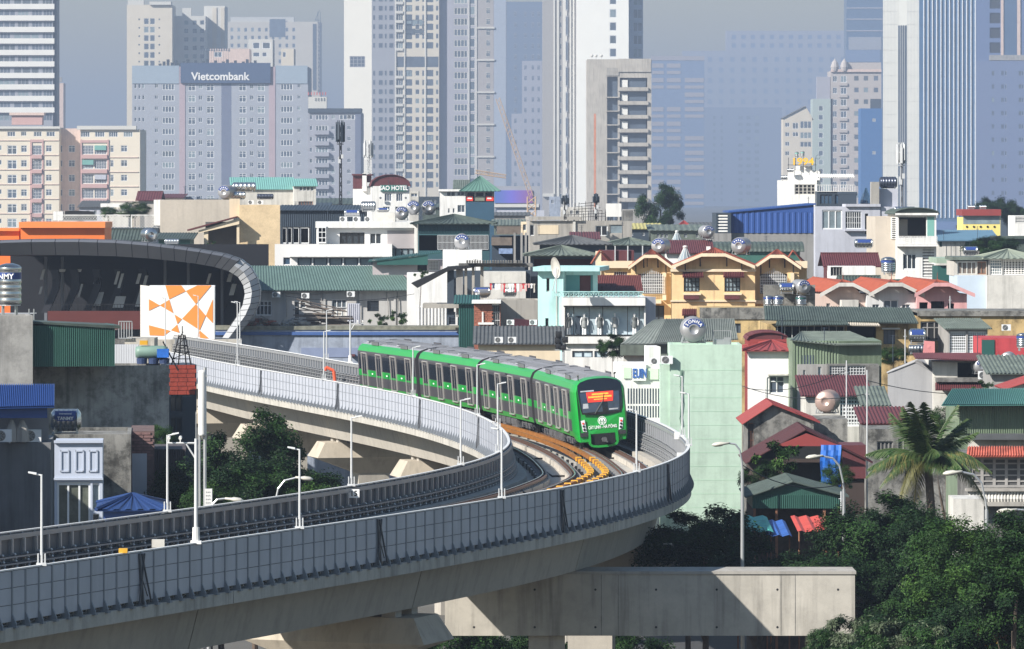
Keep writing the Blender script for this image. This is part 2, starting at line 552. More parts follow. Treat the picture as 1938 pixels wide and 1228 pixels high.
    def cladding(s, face='F', n=None, a=None, mat=None, z0=None, z1=None, x0=None, x1=None, name='cladding', h=.05):
        """ribbed sheet on a wall face"""
        f = s.faces[face]; W = s.W if face == 'F' else s.dep
        x0 = 0 if x0 is None else x0; x1 = W if x1 is None else x1
        z0 = s.z0 if z0 is None else z0; z1 = s.zt if z1 is None else z1
        b = MB(); b.sheet((x0, -.06, z0), (x1, -.06, z0), (x1, -.06, z1), (x0, -.06, z1), n or max(4, int((x1 - x0) / .3)), h=h, th=.03)
        return f.part(name, b, mat or s.mats[0])

def fence_grid(b, x0, x1, z0, z1, nx, nz, y=-.05, r=.02):
    for i in range(nx + 1):
        x = x0 + (x1 - x0) * i / nx; b.box(x - r, x + r, y - r, y + r, z0, z1)
    for j in range(nz + 1):
        z = z0 + (z1 - z0) * j / nz; b.box(x0, x1, y - r * 2.1, y - r * 1.02, z - r, z + r)

def text_mesh(name, body, size, mat, depth=.02, bold=False, align='CENTER'):
    cu = bpy.data.curves.new(name, 'FONT')
    cu.body = body; cu.size = size; cu.extrude = depth; cu.align_x = align; cu.align_y = 'CENTER'
    if bold: cu.offset = size * .022
    cu.resolution_u = 3
    o = bpy.data.objects.new(name, cu); COL.objects.link(o)
    dg = bpy.context.evaluated_depsgraph_get()
    me = bpy.data.meshes.new_from_object(o.evaluated_get(dg))
    bpy.data.objects.remove(o); bpy.data.curves.remove(cu)
    me.name = name
    me.materials.clear(); me.materials.append(mat)
    # stand it upright, facing -y
    me.transform(Matrix.Rotation(pi / 2, 4, 'X'))
    return me
HAZE_DENSITY = 0.00018
# ================================================================ ground
b = MB(); b.quad((-2500, -200, 0), (2500, -200, 0), (2500, 17500, 0), (-2500, 17500, 0))
struct('ground', b.mesh('ground', earth))
b = MB(); b.quad((-60, 20, .004), (60, 20, .004), (60, 150, .004), (-60, 150, .004))
b.quad((6, 150, .004), (14.5, 150, .004), (16, 420, .004), (2, 420, .004))
struct('road', b.mesh('road', asphalt))

# ================================================================ viaduct path
_K = [.3872, .3872, .3984, .3997, .3395, .179, -.0071, -.0824, -.1542, -.2211, -.2565, -.2529, -.2165, -.2301, -.25, -.25, -.25, -.25]
_S0 = -60.0; _STEP = .5
def _th(s):
    if s < -20: return .3872
    q = (s + 40) / 20; i = min(max(int(q), 0), len(_K) - 2); t = min(max(q - i, 0), 1)
    return _K[i] * (1 - t) + _K[i + 1] * t
_path = []
x, y = -25.3438, 144.8671
s = -20.0
while s > _S0:      # backwards
    s -= _STEP; x -= sin(_th(s)) * _STEP; y -= cos(_th(s)) * _STEP
while s < 330:
    _path.append((x, y, _th(s))); s += _STEP; x += sin(_th(s)) * _STEP; y += cos(_th(s)) * _STEP
def C(s, off=0.0, z=0.0):
    q = (s - _S0) / _STEP; i = min(max(int(q), 0), len(_path) - 2); t = min(max(q - i, 0), 1)
    a, c = _path[i], _path[i + 1]
    th = a[2] * (1 - t) + c[2] * t
    return Vector((a[0] * (1 - t) + c[0] * t + off * cos(th), a[1] * (1 - t) + c[1] * t - off * sin(th), z))
def TH(s):
    q = (s - _S0) / _STEP; i = min(max(int(q), 0), len(_path) - 1); return _path[i][2]
ZD = HC - 13.5          # deck edge level = foot of the barriers
HWID = 4.2
S1, S2 = -55.0, 300.0
def LZ(s):      # the track slab thickens towards the near end of the bend
    t = min(max((90 - s) / 28, 0), 1); return .42 * t * t * (3 - 2 * t)
def CT(s, o=0.0, z=0.0): return C(s, o, z + LZ(s))
def sweep(b, prof, s0, s1, ds=1.0, m=0, closed=True, cap=True, cf=None):
    cf = cf or C
    """prof = [(offset, z)...] swept along the deck axis"""
    n = max(1, int(round((s1 - s0) / ds))); rows = []
    for k in range(n + 1):
        q = s0 + (s1 - s0) * k / n
        rows.append(b._a([cf(q, o, z) for o, z in prof]))
    c = len(prof); last = c if closed else c - 1
    for k in range(n):
        for i in range(last):
            j = (i + 1) % c
            b.f.append((rows[k] + i, rows[k] + j, rows[k + 1] + j, rows[k + 1] + i)); b.m.append(m)
    if cap and closed:
        b.f.append(tuple(rows[0] + i for i in range(c - 1, -1, -1))); b.m.append(m)
        b.f.append(tuple(rows[-1] + i for i in range(c))); b.m.append(m)

viaduct = empty('viaduct', C(60, 0, 0), 0, 'long curved concrete railway viaduct sweeping between the houses', 'viaduct')
voff = -Vector(viaduct.location)
def vpart(name, b, mats, parent=None):
    b.v = [(p[0] + voff.x, p[1] + voff.y, p[2]) for p in b.v]
    return link(name, b.mesh(name, mats), parent or viaduct)
precast = M('viaduct concrete', (.40, .37, .325), .85, .10, .25, streak=.20, fine=.06)
precast2 = M('stained edge beam concrete', (.43, .41, .37), .85, .12, .5, streak=.42, fine=.08)
# box girders, one per span
joints = [-55, -46, -27, -8, 11, 30, 49.5, 69, 93, 118, 142, 165, 190, 214, 238, 300]
for a, c in zip(joints[:-1], joints[1:]):
    g = MB()
    prof = [(-3.0, ZD - .62), (-2.6, ZD - 2.08), (2.6, ZD - 2.08), (3.0, ZD - .62)]
    sweep(g, prof, a + .04, c - .04, 1.5)
    vpart('girder', g, precast)
    d = MB()
    sweep(d, [(-HWID - .12, ZD), (-HWID - .12, ZD - .42), (-3.0, ZD - .616), (3.0, ZD - .616), (HWID + .12, ZD - .42), (HWID + .12, ZD), (HWID - .2, ZD + .01), (HWID - .2, ZD - .26), (-HWID + .2, ZD - .26), (-HWID + .2, ZD + .01)], a + .025, c - .025, 1.0)
    vpart('edge_beam', d, precast2)
# deck slab joints & plinths for the rails
trackbed = M('track concrete', (.47, .43, .375), .85, .15, .8, fine=.15, streak=.1)
zt = ZD - .25
for tr in (-1.85, 1.85):
    for r in (-.75, .75):
        pl = MB(); q = S1 + .3
        while q < S2 - 5:
            sweep(pl, [(tr + r - .33, zt), (tr + r - .33, zt + .24), (tr + r + .33, zt + .24), (tr + r + .33, zt)], q, q + 4.7, 1.2, cf=CT)
            q += 5.0
        vpart('track_plinth', pl, trackbed)
b = MB(); sweep(b, [(-3.88, zt - .3), (-3.88, zt - .003), (3.88, zt - .003), (3.88, zt - .3)], S1 + .4, 92, 1.0, cf=CT); vpart('track_slab', b, trackbed)
# walkway blocks along the edges
for sd in (-1, 1):
    w = MB(); q = S1 + .3
    while q < S2 - 5:
        sweep(w, [(sd * 3.35, zt), (sd * 3.35, zt + .34), (sd * 3.85, zt + .34), (sd * 3.85, zt)][::sd], q, q + 2.9, 1.5, cf=CT); q += 3.0
    vpart('cable_trough', w, precast)
railmat = M('rusty rail', (.13, .07, .05), .5, .2, 3.0, metal=.3)
railtop = M('worn rail top', (.5, .48, .46), .25, .05, metal=.8)
sleeper = M('grey sleeper block', (.22, .22, .22), .8, .2, 2.0)
zr = zt + .25
for tr in (-1.85, 1.85):
    for r in (-.75, .75):
        for g, gz in ((0, .19), (.16 if r < 0 else -.16, .17)):
            rl = MB(); o = tr + r + g
            sweep(rl, [(o - .07, zr), (o - .03, zr + .03), (o - .038, zr + gz), (o + .038, zr + gz), (o + .03, zr + .03), (o + .07, zr)], S1, S2 - 5, 1.0, cf=CT)
            if g == 0:
                sweep(rl, [(o - .03, zr + gz + .002), (o - .03, zr + gz + .006), (o + .03, zr + gz + .006), (o + .03, zr + gz + .002)], S1, S2 - 5, 1.0, m=1, cf=CT)
            vpart('rail', rl, [railmat, railtop])
# fastenings: one joined part (hundreds of small clips)
fa = MB(); q = 10
while q < 150:
    for tr in (-1.85, 1.85):
        for r in (-.75, .75):
            p = CT(q, tr + r, zr); t = TH(q)
            fa.T = Matrix.Translation(p) @ Matrix.Rotation(-t, 4, 'Z')
            fa.box(-.26, .26, -.11, .11, 0.0, .055); fa.box(-.16, -.10, -.05, .05, .055, .10); fa.box(.10, .16, -.05, .05, .055, .10)
    q += .62
fa.T = None
stuff(vpart('rail_fastenings', fa, sleeper))
# drains, hoses between the plinths
blk = MB()
for q in range(14, 140, 3):
    for o in (-2.9, 2.9, -.62, .62):
        p = CT(q + (o * 1.3) % 2, o, zt); blk.box(p.x - .07, p.x + .07, p.y - .07, p.y + .07, p.z, p.z + .28)
stuff(vpart('drain_stubs', blk, black))
hs = MB()
for q in (62, 84, 101):
    for o in (-1.85, 1.85):
        hs.path([CT(q, o - .5, zr + .02), CT(q + .3, o - .2, zt + .06), CT(q + .6, o + .5, zt + .06), CT(q + 1.6, o + .9, zt + .3)], .045, 5)
vpart('cable', hs, black)

# ---------------------------------------------------------------- third rail covers (yellow)
ycov = M('yellow conductor rail cover', (.27, .105, .02), .55, .2, 1.5, streak=.2)
ycov2 = M('bright yellow bracket', (.62, .33, .025), .5, .10, 1.5)
for o0, lab in ((-.36, 'yellow conductor rail cover of the inner track'), (.34, 'yellow conductor rail cover of the outer track beside the train')):
    root = empty('conductor_rail', C(60, o0, zt), 0, lab, 'conductor rail', 'yellow conductor rails between the tracks')
    vo = -Vector(root.location)
    def rp(name, b, mat):
        b.v = [(p[0] + vo.x, p[1] + vo.y, p[2] + vo.z) for p in b.v]; return link(name, b.mesh(name, mat), root)
    c = MB(); sweep(c, [(o0 - .09, zr + .14), (o0 - .09, zr + .32), (o0 + .09, zr + .32), (o0 + .09, zr + .14)], S1, 240, .8, cf=CT)
    rp('cover', c, ycov)
    q = 12.0
    brm = MB(); brm.prism([(-.13, -.10, .0), (.13, -.10, .0), (.13, -.10, .21), (-.13, -.10, .21)], (0, .2, .0)); brm.prism([(-.15, -.16, 0), (.15, -.16, 0), (.15, -.10, .2), (-.15, -.10, .2)], (0, .02, 0))
    brme = brm.mesh('bracket', ycov2)
    ftm = MB(); ftm.box(-.09, .09, -.14, .14, 0, .30); ftm.box(-.35, .35, -.18, .18, 0, .1)
    ftme = ftm.mesh('insulator', sleeper)
    while q < 94:
        p = CT(q, o0, zr + .145) + vo
        l = link('bracket', brme, root, p, -TH(q))
        p = CT(q, o0, zt) + vo
        link('insulator', ftme, root, p, -TH(q))
        q += 2.3

# ---------------------------------------------------------------- noise barriers
panelmat = M('grey acoustic panel', (.40, .42, .475), .45, .10, .5, streak=.14)
postmat = M('barrier post', (.20, .22, .25), .5, .1)
capmat = M('barrier cap', (.66, .66, .66), .4, .05)
insmat = M('barrier inner face', (.15, .155, .165), .7, .15, 1.0)
HB = 1.75
def barrier(side, s0, s1, step, label, sfun=None):
    root = empty('noise_barrier', C((s0 + s1) / 2, side * HWID, ZD), 0, label, 'noise barrier', 'noise barriers along the viaduct edges')
    vo = -Vector(root.location)
    pm = MB()
    L = step - .10
    for j in range(3):
        z0 = .16 + j * .53
        pm.box(-L / 2, L / 2, -.035, .0, z0 + .012, z0 + .518)
    pm.box(-L / 2 + .01, L / 2 - .01, .001, .025, .16, 1.75, 1)
    pme = pm.mesh('panel', [panelmat, insmat])
    po = MB(); po.box(-.045, .045, -.055, .09, .0, HB + .01); po.box(-.03, .03, -.20, -.056, .0, .10); po.prism([(-.03, -.056, .10), (-.03, -.20, .10), (-.03, -.056, .42)], (.06, 0, 0))
    po.box(-.09, .09, -.24, .10, -.03, .035)
    pome = po.mesh('post', postmat)
    q = s0; k = 0
    while q < s1:
        rz = -TH(q) + (pi / 2 if side > 0 else -pi / 2)
        # local -y must point outward
        p = C(q, side * HWID, ZD) + vo
        link('post', pome, root, p, rz)
        p2 = C(q + step / 2, side * HWID, ZD) + vo
        rz2 = -TH(q + step / 2) + (pi / 2 if side > 0 else -pi / 2)
        link('panel', pme, root, p2, rz2)
        q += step; k += 1
    cp = MB(); sweep(cp, [(side * HWID - .06, ZD + HB + .015), (side * HWID - .06, ZD + HB + .06), (side * HWID + .06, ZD + HB + .06), (side * HWID + .06, ZD + HB + .015)], s0, s1, 1.0)
    cp.v = [(p[0] + vo.x, p[1] + vo.y, p[2] + vo.z) for p in cp.v]
    link('cap_rail', cp.mesh('cap_rail', capmat), root)
    # inner cable racks: rails and hooks on the track side
    rk = MB()
    i = -side
    sweep(rk, [(side * HWID + i * .10, ZD + HB - .20), (side * HWID + i * .14, ZD + HB - .20), (side * HWID + i * .14, ZD + HB - .04), (side * HWID + i * .10, ZD + HB - .04)][::side], s0, s1, 1.2)
    for zz, dd in ((.95, .30), (.72, .34), (.50, .38), (.28, .40), (.08, .40)):
        sweep(rk, [(side * HWID + i * .12, ZD + zz - .035), (side * HWID + i * dd, ZD + zz - .035), (side * HWID + i * dd, ZD + zz + .02), (side * HWID + i * (dd - .03), ZD + zz + .02), (side * HWID + i * (dd - .03), ZD + zz - .01), (side * HWID + i * .12, ZD + zz - .01)][::side], s0, s1, 1.2)
    rk.v = [(p[0] + vo.x, p[1] + vo.y, p[2] + vo.z) for p in rk.v]
    link('cable_rack', rk.mesh('cable_rack', steel if side > 0 and s0 > 60 else M('dull rack steel', (.30, .31, .33), .5, .1, metal=.3)), root)
    hk = MB(); q = s0
    while q < s1:
        t = TH(q)
        hk.T = Matrix.Translation(C(q, side * HWID, ZD)) @ Matrix.Rotation(-t, 4, 'Z')
        hk.box(i * .13, i * .19, -.04, .04, .0, HB - .2)
        for zz, dd in ((.95, .34), (.72, .38), (.50, .42), (.28, .44)):
            hk.box(i * .19, i * dd, -.03, .03, zz - .07, zz - .036)
            hk.tube((i * (dd - .10), -.05, zz + .07), (i * (dd - .10), .05, zz + .07), .06, n=6)
        q += step
    hk.T = None
    hk.v = [(p[0] + vo.x, p[1] + vo.y, p[2] + vo.z) for p in hk.v]
    stuff(link('rack_hooks', hk.mesh('rack_hooks', M('rack hook steel', (.40, .41, .43), .45, .1, metal=.3)), root))
    cb = MB()
    for zz, dd in ((.99, .26), (.76, .30), (.54, .32), (.32, .34)):
        for e in (0, .06):
            rows = [C(s0 + (s1 - s0) * k / 160, side * HWID + i * (dd - e), ZD + zz + .01 * sin(k * 1.7 + zz * 9)) + vo for k in range(161)]
            cb.path(rows, .03, 4)
    link('cable', cb.mesh('cable', black), root)
    return root
barrier(1, -24.0, 74.0, .885, 'near grey panel noise barrier on the shaded outer edge of the bend')
barrier(1, 74.0, 262.0, .98, 'outer noise barrier behind the green train running back to the station')
barrier(-1, -14.0, 72.0, .885, 'inner noise barrier with cable racks, dark side towards the camera')
barrier(-1, 72.0, 232.0, .98, 'inner noise barrier with pale sunlit panels below the train')
# cross braces on the outer barriers
def brace(side, s):
    p = C(s, side * (HWID + .12), ZD)
    root = empty('barrier_brace', p, -TH(s) + (pi / 2 if side > 0 else -pi / 2), None)
    return root
bm = MB()
for sgn in (-1, 1):
    bm.tube((-.42 * sgn, -.14, .1), (.10 * sgn, -.06, 1.7), .035, n=5)
bm.tube((-.1, -.12, .05), (-.28, -.05, 1.72), .05, n=5); bm.tube((.2, -.12, .3), (-.2, -.12, .9), .02, n=5)
bme = bm.mesh('cross_brace', M('dark brace steel', (.05, .055, .065), .5, .1))
side_names = {1: 'on the shaded near barrier', -1: 'on the sunlit inner barrier'}
def brace_at(side, s, lab):
    o = link('cross_brace', bme, None, C(s, side * HWID, ZD), -TH(s) + (pi / 2 if side > 0 else -pi / 2))
    tag(o, lab, 'cross brace', 'steel cross braces on the noise barriers')
def s_at_px(side, px, lo, hi, z=None):
    """deck parameter where the barrier crosses a photo column (a place along the real edge)"""
    best = None
    q = lo
    while q < hi:
        p = C(q, side * HWID); e = abs(p.x * F / p.y + CX - px)
        if best is None or e < best[0]: best = (e, q)
        q += .1
    return best[1]
brace_at(1, s_at_px(1, 268, -20, 60), 'dark steel brace on the near barrier, closest to the left frame edge')
brace_at(1, s_at_px(1, 718, -20, 60), 'dark steel brace on the near barrier, left of the middle')
brace_at(1, s_at_px(1, 1062, -20, 60), 'dark steel brace on the near barrier, under the yellow rails')
brace_at(1, s_at_px(1, 1262, 20, 68), 'dark steel brace on the near barrier, beside its right end')
brace_at(-1, s_at_px(-1, 496, 90, 230), 'dark brace on the pale barrier, farthest left')
brace_at(-1, s_at_px(-1, 642, 90, 230), 'dark brace on the pale barrier, left of the train rear')
brace_at(-1, s_at_px(-1, 797, 90, 230), 'dark brace on the pale barrier, below the second train car')
brace_at(-1, s_at_px(-1, 908, 74, 130), 'dark brace on the pale barrier, nearest its sharp bend')

# ---------------------------------------------------------------- piers and cross beams
def pier(s, label, capw=3.2, colw=1.0, z_top=None, capl=1.9):
    p = C(s, 0, 0)
    root = empty('viaduct_pier', (p.x, p.y, 0), -TH(s), label, 'pier', 'concrete piers under the viaduct')
    zt_ = ZD - 2.08 - .28
    b = MB(); b.box(-colw, colw, -.9, .9, 0, zt_ - 1.9)
    link('column', b.mesh('column', precast), root)
    b = MB()
    lo = [(-colw, -.9, zt_ - 2.0), (colw, -.9, zt_ - 2.0), (colw, .9, zt_ - 2.0), (-colw, .9, zt_ - 2.0)]
    mi = [(-capw, -capl * .8, zt_ - .95), (capw, -capl * .8, zt_ - .95), (capw, capl * .8, zt_ - .95), (-capw, capl * .8, zt_ - .95)]
    up = [(-capw + .55, -capl * .62, zt_), (capw - .55, -capl * .62, zt_), (capw - .55, capl * .62, zt_), (-capw + .55, capl * .62, zt_)]
    for A_, B_ in ((lo, mi), (mi, up)):
        for i in range(4):
            j = (i + 1) % 4; b.quad(A_[i], A_[j], B_[j], B_[i])
    b.quad(*up); b.quad(*lo[::-1])
    link('pier_cap', b.mesh('pier_cap', M('warm pier concrete', (.43, .38, .31), .85, .12, .4, streak=.25)), root)
    for sx in (-1, 1):
        for sy in (-1, 1):
            b = MB(); b.box(sx * 2.1 - .28, sx * 2.1 + .28, sy * .8 - .3, sy * .8 + .3, zt_ + .002, zt_ + .278)
            link('bearing', b.mesh('bearing', precast), root)
pier(-27, 'concrete pier under the near end of the viaduct')
pier(11, 'grey pier cap under the near girder, close to the bottom frame edge')
pier(30, 'pier cap under the near girder just left of the long cross beam', capw=3.7)
pier(69, 'shaded pier cap beside the trees, under the outer bend', capw=4.1)
pier(93, 'pier below the train, hidden by the sharp bend')
pier(118, 'pier cap with a pale block just above the inner barrier', capw=3.6)
pier(142, 'pier with a sunlit cap just right of the tall slim lamp post', capw=3.6)
pier(165, 'pier with a large sunlit cap right of the dark tree', capw=3.8)
pier(190, 'pier with a sunlit cap above the dark tree', capw=3.8)
pier(214, 'pier below the station end of the deck')
# long portal beam crossing the street
D0 = 209.0
root = empty('cross_beam', (WX(1240, D0), D0, 0), 0, 'massive concrete cross beam spanning the street under the viaduct', 'beam')
b = MB(); x0, x1 = WX(842, D0) - root.location.x, WX(1618, D0) - root.location.x
z0, z1 = WZ(1203, D0), ZD - 2.08 - .15
b.box(x0, x1, 0, 2.4, z0, z1)
link('beam', b.mesh('beam', conclight), root)
b = MB(); b.box(x0 - .05, x1 + .05, -.05, 2.45, z1 + .002, z1 + .12)
link('coping', b.mesh('coping', conc), root)
for px, w in ((1035, .75), (1570, .9)):
    b = MB(); xx = WX(px, D0) - root.location.x
    b.box(xx - w, xx + w, .4, 2.0, 0, z0 - .003)
    link('column', b.mesh('column', conclight), root)
b = MB()
for k in range(7):
    for j in (.35, 1.9):
        xx = x0 + 1.2 + k * 2.5; b.tube((xx, -.004, z0 + j), (xx, .03, z0 + j), .05, n=8)
link('tie_holes', b.mesh('tie_holes', black), root)
b = MB()
for px in (1138, 1170, 1478, 1505):
    xx = WX(px, D0) - root.location.x; b.box(xx - .012, xx + .012, -.006, .0, z0 + .02, z1 - .02)
stuff(link('formwork_lines', b.mesh('formwork_lines', concdark), root))
# ================================================================ metro train
tgreen = M('glossy train green', (.012, .27, .040), .28, .05, .3, spec=.6)
tgrey = M('train body grey', (.055, .052, .058), .38, .06, .4)
troof = M('train roof grey', (.27, .275, .30), .6, .12, .8, fine=.1)
tglass = M('train window glass', (.012, .016, .024), .08, .2, .4, spec=.8)
tsilver = M('door pillar silver', (.46, .44, .42), .35, .04, metal=.3)
tunder = M('train running gear', (.10, .10, .105), .6, .5, 2.0)
twhite = M('train lettering white', (.85, .85, .85), .5, .0)
tred = M('red banner', (.85, .05, .03), .5, .03)
tyel = M('banner lettering yellow', (.95, .62, .08), .5, .0)
tlamp = M('head lamp white', (.75, .77, .80), .2, .05)
train = empty('metro_train', C(106, 1.85, 0), 0, 'green and grey four-car metro train rounding the viaduct bend', 'metro train')
to = Vector(train.location)
ZR = zr + .196
def car(sf, front):
    L = 16.4; w = 1.4
    a, c = C(sf, 1.85, ZR), C(sf + L + (.6 if front else .0), 1.85, ZR)
    d = (c - a); L = d.length - .45; d.normalize()
    th = atan2(d.x, d.y)
    T = dict(loc=a - to, rz=-th)
    T['loc'].z = ZR
    y0 = 1.35 if front else .0
    def sec(y, kx=1.0, zl=.72, kz=1.0):
        P = [(-w + .06, zl), (-w, 1.0), (-w, 1.62), (-w, 2.02), (-w, 3.10), (-w + .03, 3.22), (-w + .16, 3.48), (-w + .36, 3.62), (-.6, 3.74), (0, 3.78)]
        P += [(-x, z) for x, z in P[-2::-1]]
        return [(x * kx, y, .72 + (z - .72) * kz if z > .72 else z) for x, z in P]
    body = MB()
    r0 = body._a(sec(y0)); r1 = body._a(sec(L)); n = 19
    matof = [0, 1, 0, 1, 1, 0, 0, 2, 2]; matof = matof + matof[::-1]
    matof = [0, 1, 0, 1, 1, 0, 0, 2, 2, 2, 2, 0, 0, 1, 1, 0, 1, 0]
    for i in range(n - 1):
        body.f.append((r0 + i, r0 + i + 1, r1 + i + 1, r1 + i)); body.m.append(matof[i])
    body.f.append(tuple(r1 + i for i in range(n))); body.m.append(1)
    if not front:
        body.f.append(tuple(r0 + i for i in range(n - 1, -1, -1))); body.m.append(1)
    body.quad((-w + .06, y0, .72), (w - .06, y0, .72), (w - .06, L, .72), (-w + .06, L, .72), 1)
    if front:
        # rounded nose
        rows = [r0]
        steps = [(1.0, .998, .62), (.6, .985, .55), (.28, .955, .50), (.08, .915, .48), (.0, .87, .47)]
        for yy, kx, zl in steps:
            lean = .32 * (1 - yy / 1.35)
            pts = []
            for (x, y_, z) in sec(yy, kx, zl, 1.0 - .012 * (1.35 - yy)):
                f_ = max(0, (z - 1.9) / 1.9)
                pts.append((x, yy + lean * f_ * f_ * 1.2 if yy < 1 else yy, z))
            rows.append(body._a(pts))
        for q, (ra, rb) in enumerate(zip(rows[:-1], rows[1:])):
            for i in range(n - 1):
                body.f.append((rb + i, rb + i + 1, ra + i + 1, ra + i)); body.m.append(0)
        rl = rows[-1]
        body.f.append(tuple(rl + i for i in range(n - 1, -1, -1))); body.m.append(0)
    cb = link('carriage', body.mesh('carriage', [tgreen, tgrey, troof], smooth=False), train, T['loc'])
    cb.rotation_euler = (Matrix.Rotation(T['rz'], 3, 'Z') @ Matrix.Rotation(-.075, 3, 'Y')).to_euler()
    def sp(name, b, mat, smooth=False):
        me = b.mesh(name, mat, smooth); return link(name, me, cb)
    # doors, pillars, windows on both sides
    nd = 4
    ds = [2.9 + i * 3.6 for i in range(nd)] if front else [1.2 + i * 4.05 for i in range(4)]
    if front: ds = [2.6, 6.0, 9.5, 13.3]
    key = 'door'
    for sd in (-1, 1):
        X = sd * w
        for dy in ds:
            b = MB()
            b.box(X - .004 * sd, X + .03 * sd, dy + .05, dy + 1.35, 1.02, 2.98, 0)
            for e in (dy + .12, dy + .76):
                b.box(X + .032 * sd, X + .036 * sd, e, e + .48, 1.75, 2.85, 1)
            b.box(X + .031 * sd, X + .036 * sd, dy + .06, dy + 1.34, 1.63, 1.74, 3)
            o = sp('door', b, [tgrey, tglass, tsilver, tgreen])
            b = MB()
            for e in (dy - .04, dy + 1.36):
                b.box(X, X + .075 * sd, e, e + .05, .98, 3.06)
            b.box(X, X + .07 * sd, dy - .04, dy + 1.435, 3.065, 3.12)
            b.box(X, X + .10 * sd, dy, dy + 1.4, .93, .975)
            b.box(X + .037 * sd, X + .05 * sd, dy + .69, dy + .71, 1.05, 2.95)
            sp('door_frame', b, tsilver)
        edges = [0.35] + [q for dy in ds for q in (dy - .22, dy + 1.62)] + [L - .35]
        if front: edges[0] = 1.7
        for k in range(0, len(edges), 2):
            e0, e1 = edges[k], edges[k + 1]
            if e1 - e0 < .5: continue
            b = MB(); b.box(X + .001 * sd, X + .014 * sd, e0, e1, 2.06, 2.98)
            sp('window', b, tglass)
            if e1 - e0 > 1.6:
                b = MB(); xx = X + .017 * sd; b.box(xx, xx - .002 * sd, (e0 + e1) / 2 - .2, (e0 + e1) / 2 + .15, 1.77, 1.85)
                sp('car_number', b, twhite)
        b = MB(); b.box(X + .001 * sd, X + .012 * sd, 7.0, 7.6, 3.12, 3.19); sp('side_display', b, black)
    # roof equipment
    for yy in (3.0, 11.0):
        b = MB()
        b.box(-1.05, 1.05, yy, yy + 2.2, 3.60, 3.75)
        sp('roof_fairing', b, troof)
        for sd in (-1, 1):
            b = MB(); b.box(sd * 1.06, sd * 1.10, yy + .15, yy + 2.0, 3.60, 3.84, 0)
            for k in range(7): b.box(sd * 1.101, sd * 1.115, yy + .2 + k * .26, yy + .3 + k * .26, 3.62, 3.82, 1)
            sp('air_grille', b, [tgrey, steel])
    for (xx, yy) in ((-.7, 6.2), (.5, 7.4), (-.6, 9.8), (.6, 13.8), (-.7, 14.6), (.5, 1.9)):
        if front and yy < 2.5: continue
        b = MB(); b.prism([(xx - .22, yy, 3.70), (xx + .22, yy, 3.70), (xx + .16, yy, 3.80), (xx - .16, yy, 3.80)], (0, .65, 0))
        sp('roof_vent', b, troof)
        b = MB(); b.box(xx - .2, xx + .2, yy + .08, yy + .55, 3.802, 3.82); sp('vent_lid', b, tgrey)
    b = MB(); k = 0
    for yy in [y0 + .3 + i * .55 for i in range(int((L - y0 - .4) / .55))]:
        b.box(-.9, .9, yy, yy + .03, 3.705, 3.79)
    stuff(sp('roof_ribs', b, troof))
    # bogies and underframe boxes
    for yy in (3.0 if front else 2.2, L - 4.4):
        b = MB()
        for sd in (-1, 1):
            for wy in (.0, 2.1):
                b.lathe([(0, sd * .68), (.42, sd * .68), (.42, sd * .82), (.46, sd * .83), (.46, sd * .86), (0, sd * .86)], 14, 'x', (0, yy + wy, .42))
            b.box(sd * .98, sd * 1.16, yy - .5, yy + 2.6, .38, .58)
            b.box(sd * .95, sd * 1.2, yy + .8, yy + 1.3, .25, .72)
            for wy in (0, 2.1):
                b.box(sd * .9, sd * 1.22, yy + wy - .16, yy + wy + .16, .28, .52)
                b.tube((sd * 1.1, yy + wy, .5), (sd * 1.1, yy + wy, .75), .09)
        b.box(-.7, .7, yy + .7, yy + 1.4, .3, .7)
        sp('bogie', b, tunder)
    rr = random.Random(int(sf))
    yy = 6.3 if front else 5.6
    while yy < L - 5.6:
        l = rr.uniform(.7, 1.8)
        b = MB(); b.box(-1.28, 1.28, yy, yy + l, rr.uniform(.16, .3), .70)
        for sd in (-1, 1):
            b.box(sd * 1.281, sd * 1.31, yy + .08, yy + l - .08, .34, .62)
        sp('underfloor_box', b, tunder); yy += l + rr.uniform(.08, .3)
    b = MB()
    for yy in [y0 + .4 + i * .7 for i in range(int((L - 2) / .7))]:
        for sd in (-1, 1):
            b.tube((sd * 1.18, yy, .30 + .1 * sin(yy * 5)), (sd * 1.18, yy + .5, .5), .04, n=4)
    b.box(-.25, .25, L, L + .45, .55, 3.3)
    sp('underfloor_pipes', b, black)
    if not front: return cb
    # ---- cab front, laid on the leaning nose plane
    def nose(x, z, out=.0):
        f_ = max(0, (z - 1.9) / 1.9); return Vector((x, .32 * f_ * f_ * 1.2 - out, z))
    def strip(b, rows, out=.012, m=0):
        """rows: list of (z, x0, x1)"""
        for (za, a0, a1), (zb, b0, b1) in zip(rows[:-1], rows[1:]):
            b.quad(nose(a0, za, out), nose(a1, za, out), nose(b1, zb, out), nose(b0, zb, out), m)
    b = MB(); strip(b, [(1.83, -.35, .35), (1.90, -1.02, 1.02), (2.2, -1.09, 1.09), (2.7, -1.13, 1.13), (3.1, -1.15, 1.15), (3.4, -1.13, 1.13), (3.55, -.98, .98), (3.66, -.6, .6), (3.70, -.3, .3)], .03)
    sp('windscreen_surround', b, M('windscreen black', (.008, .010, .016), .15, .1, spec=.7))
    b = MB(); strip(b, [(1.98, -.98, .08), (2.5, -1.02, .06), (3.0, -1.05, .05)], .045)
    sp('windscreen', b, M('windscreen glass', (.035, .05, .085), .06, .5, 1.5, spec=.9))
    b = MB(); strip(b, [(2.0, .36, .94), (2.5, .36, .98), (3.0, .34, 1.0)], .045)
    sp('windscreen', b, MATS['windscreen glass'])
    b = MB(); strip(b, [(2.05, .40, .86), (2.12, .40, .90)], .05); strip(b, [(2.2, -.95, -.66), (2.45, -.93, -.66)], .05); strip(b, [(3.05, -1.0, -.3), (3.12, -1.0, -.3)], .05)
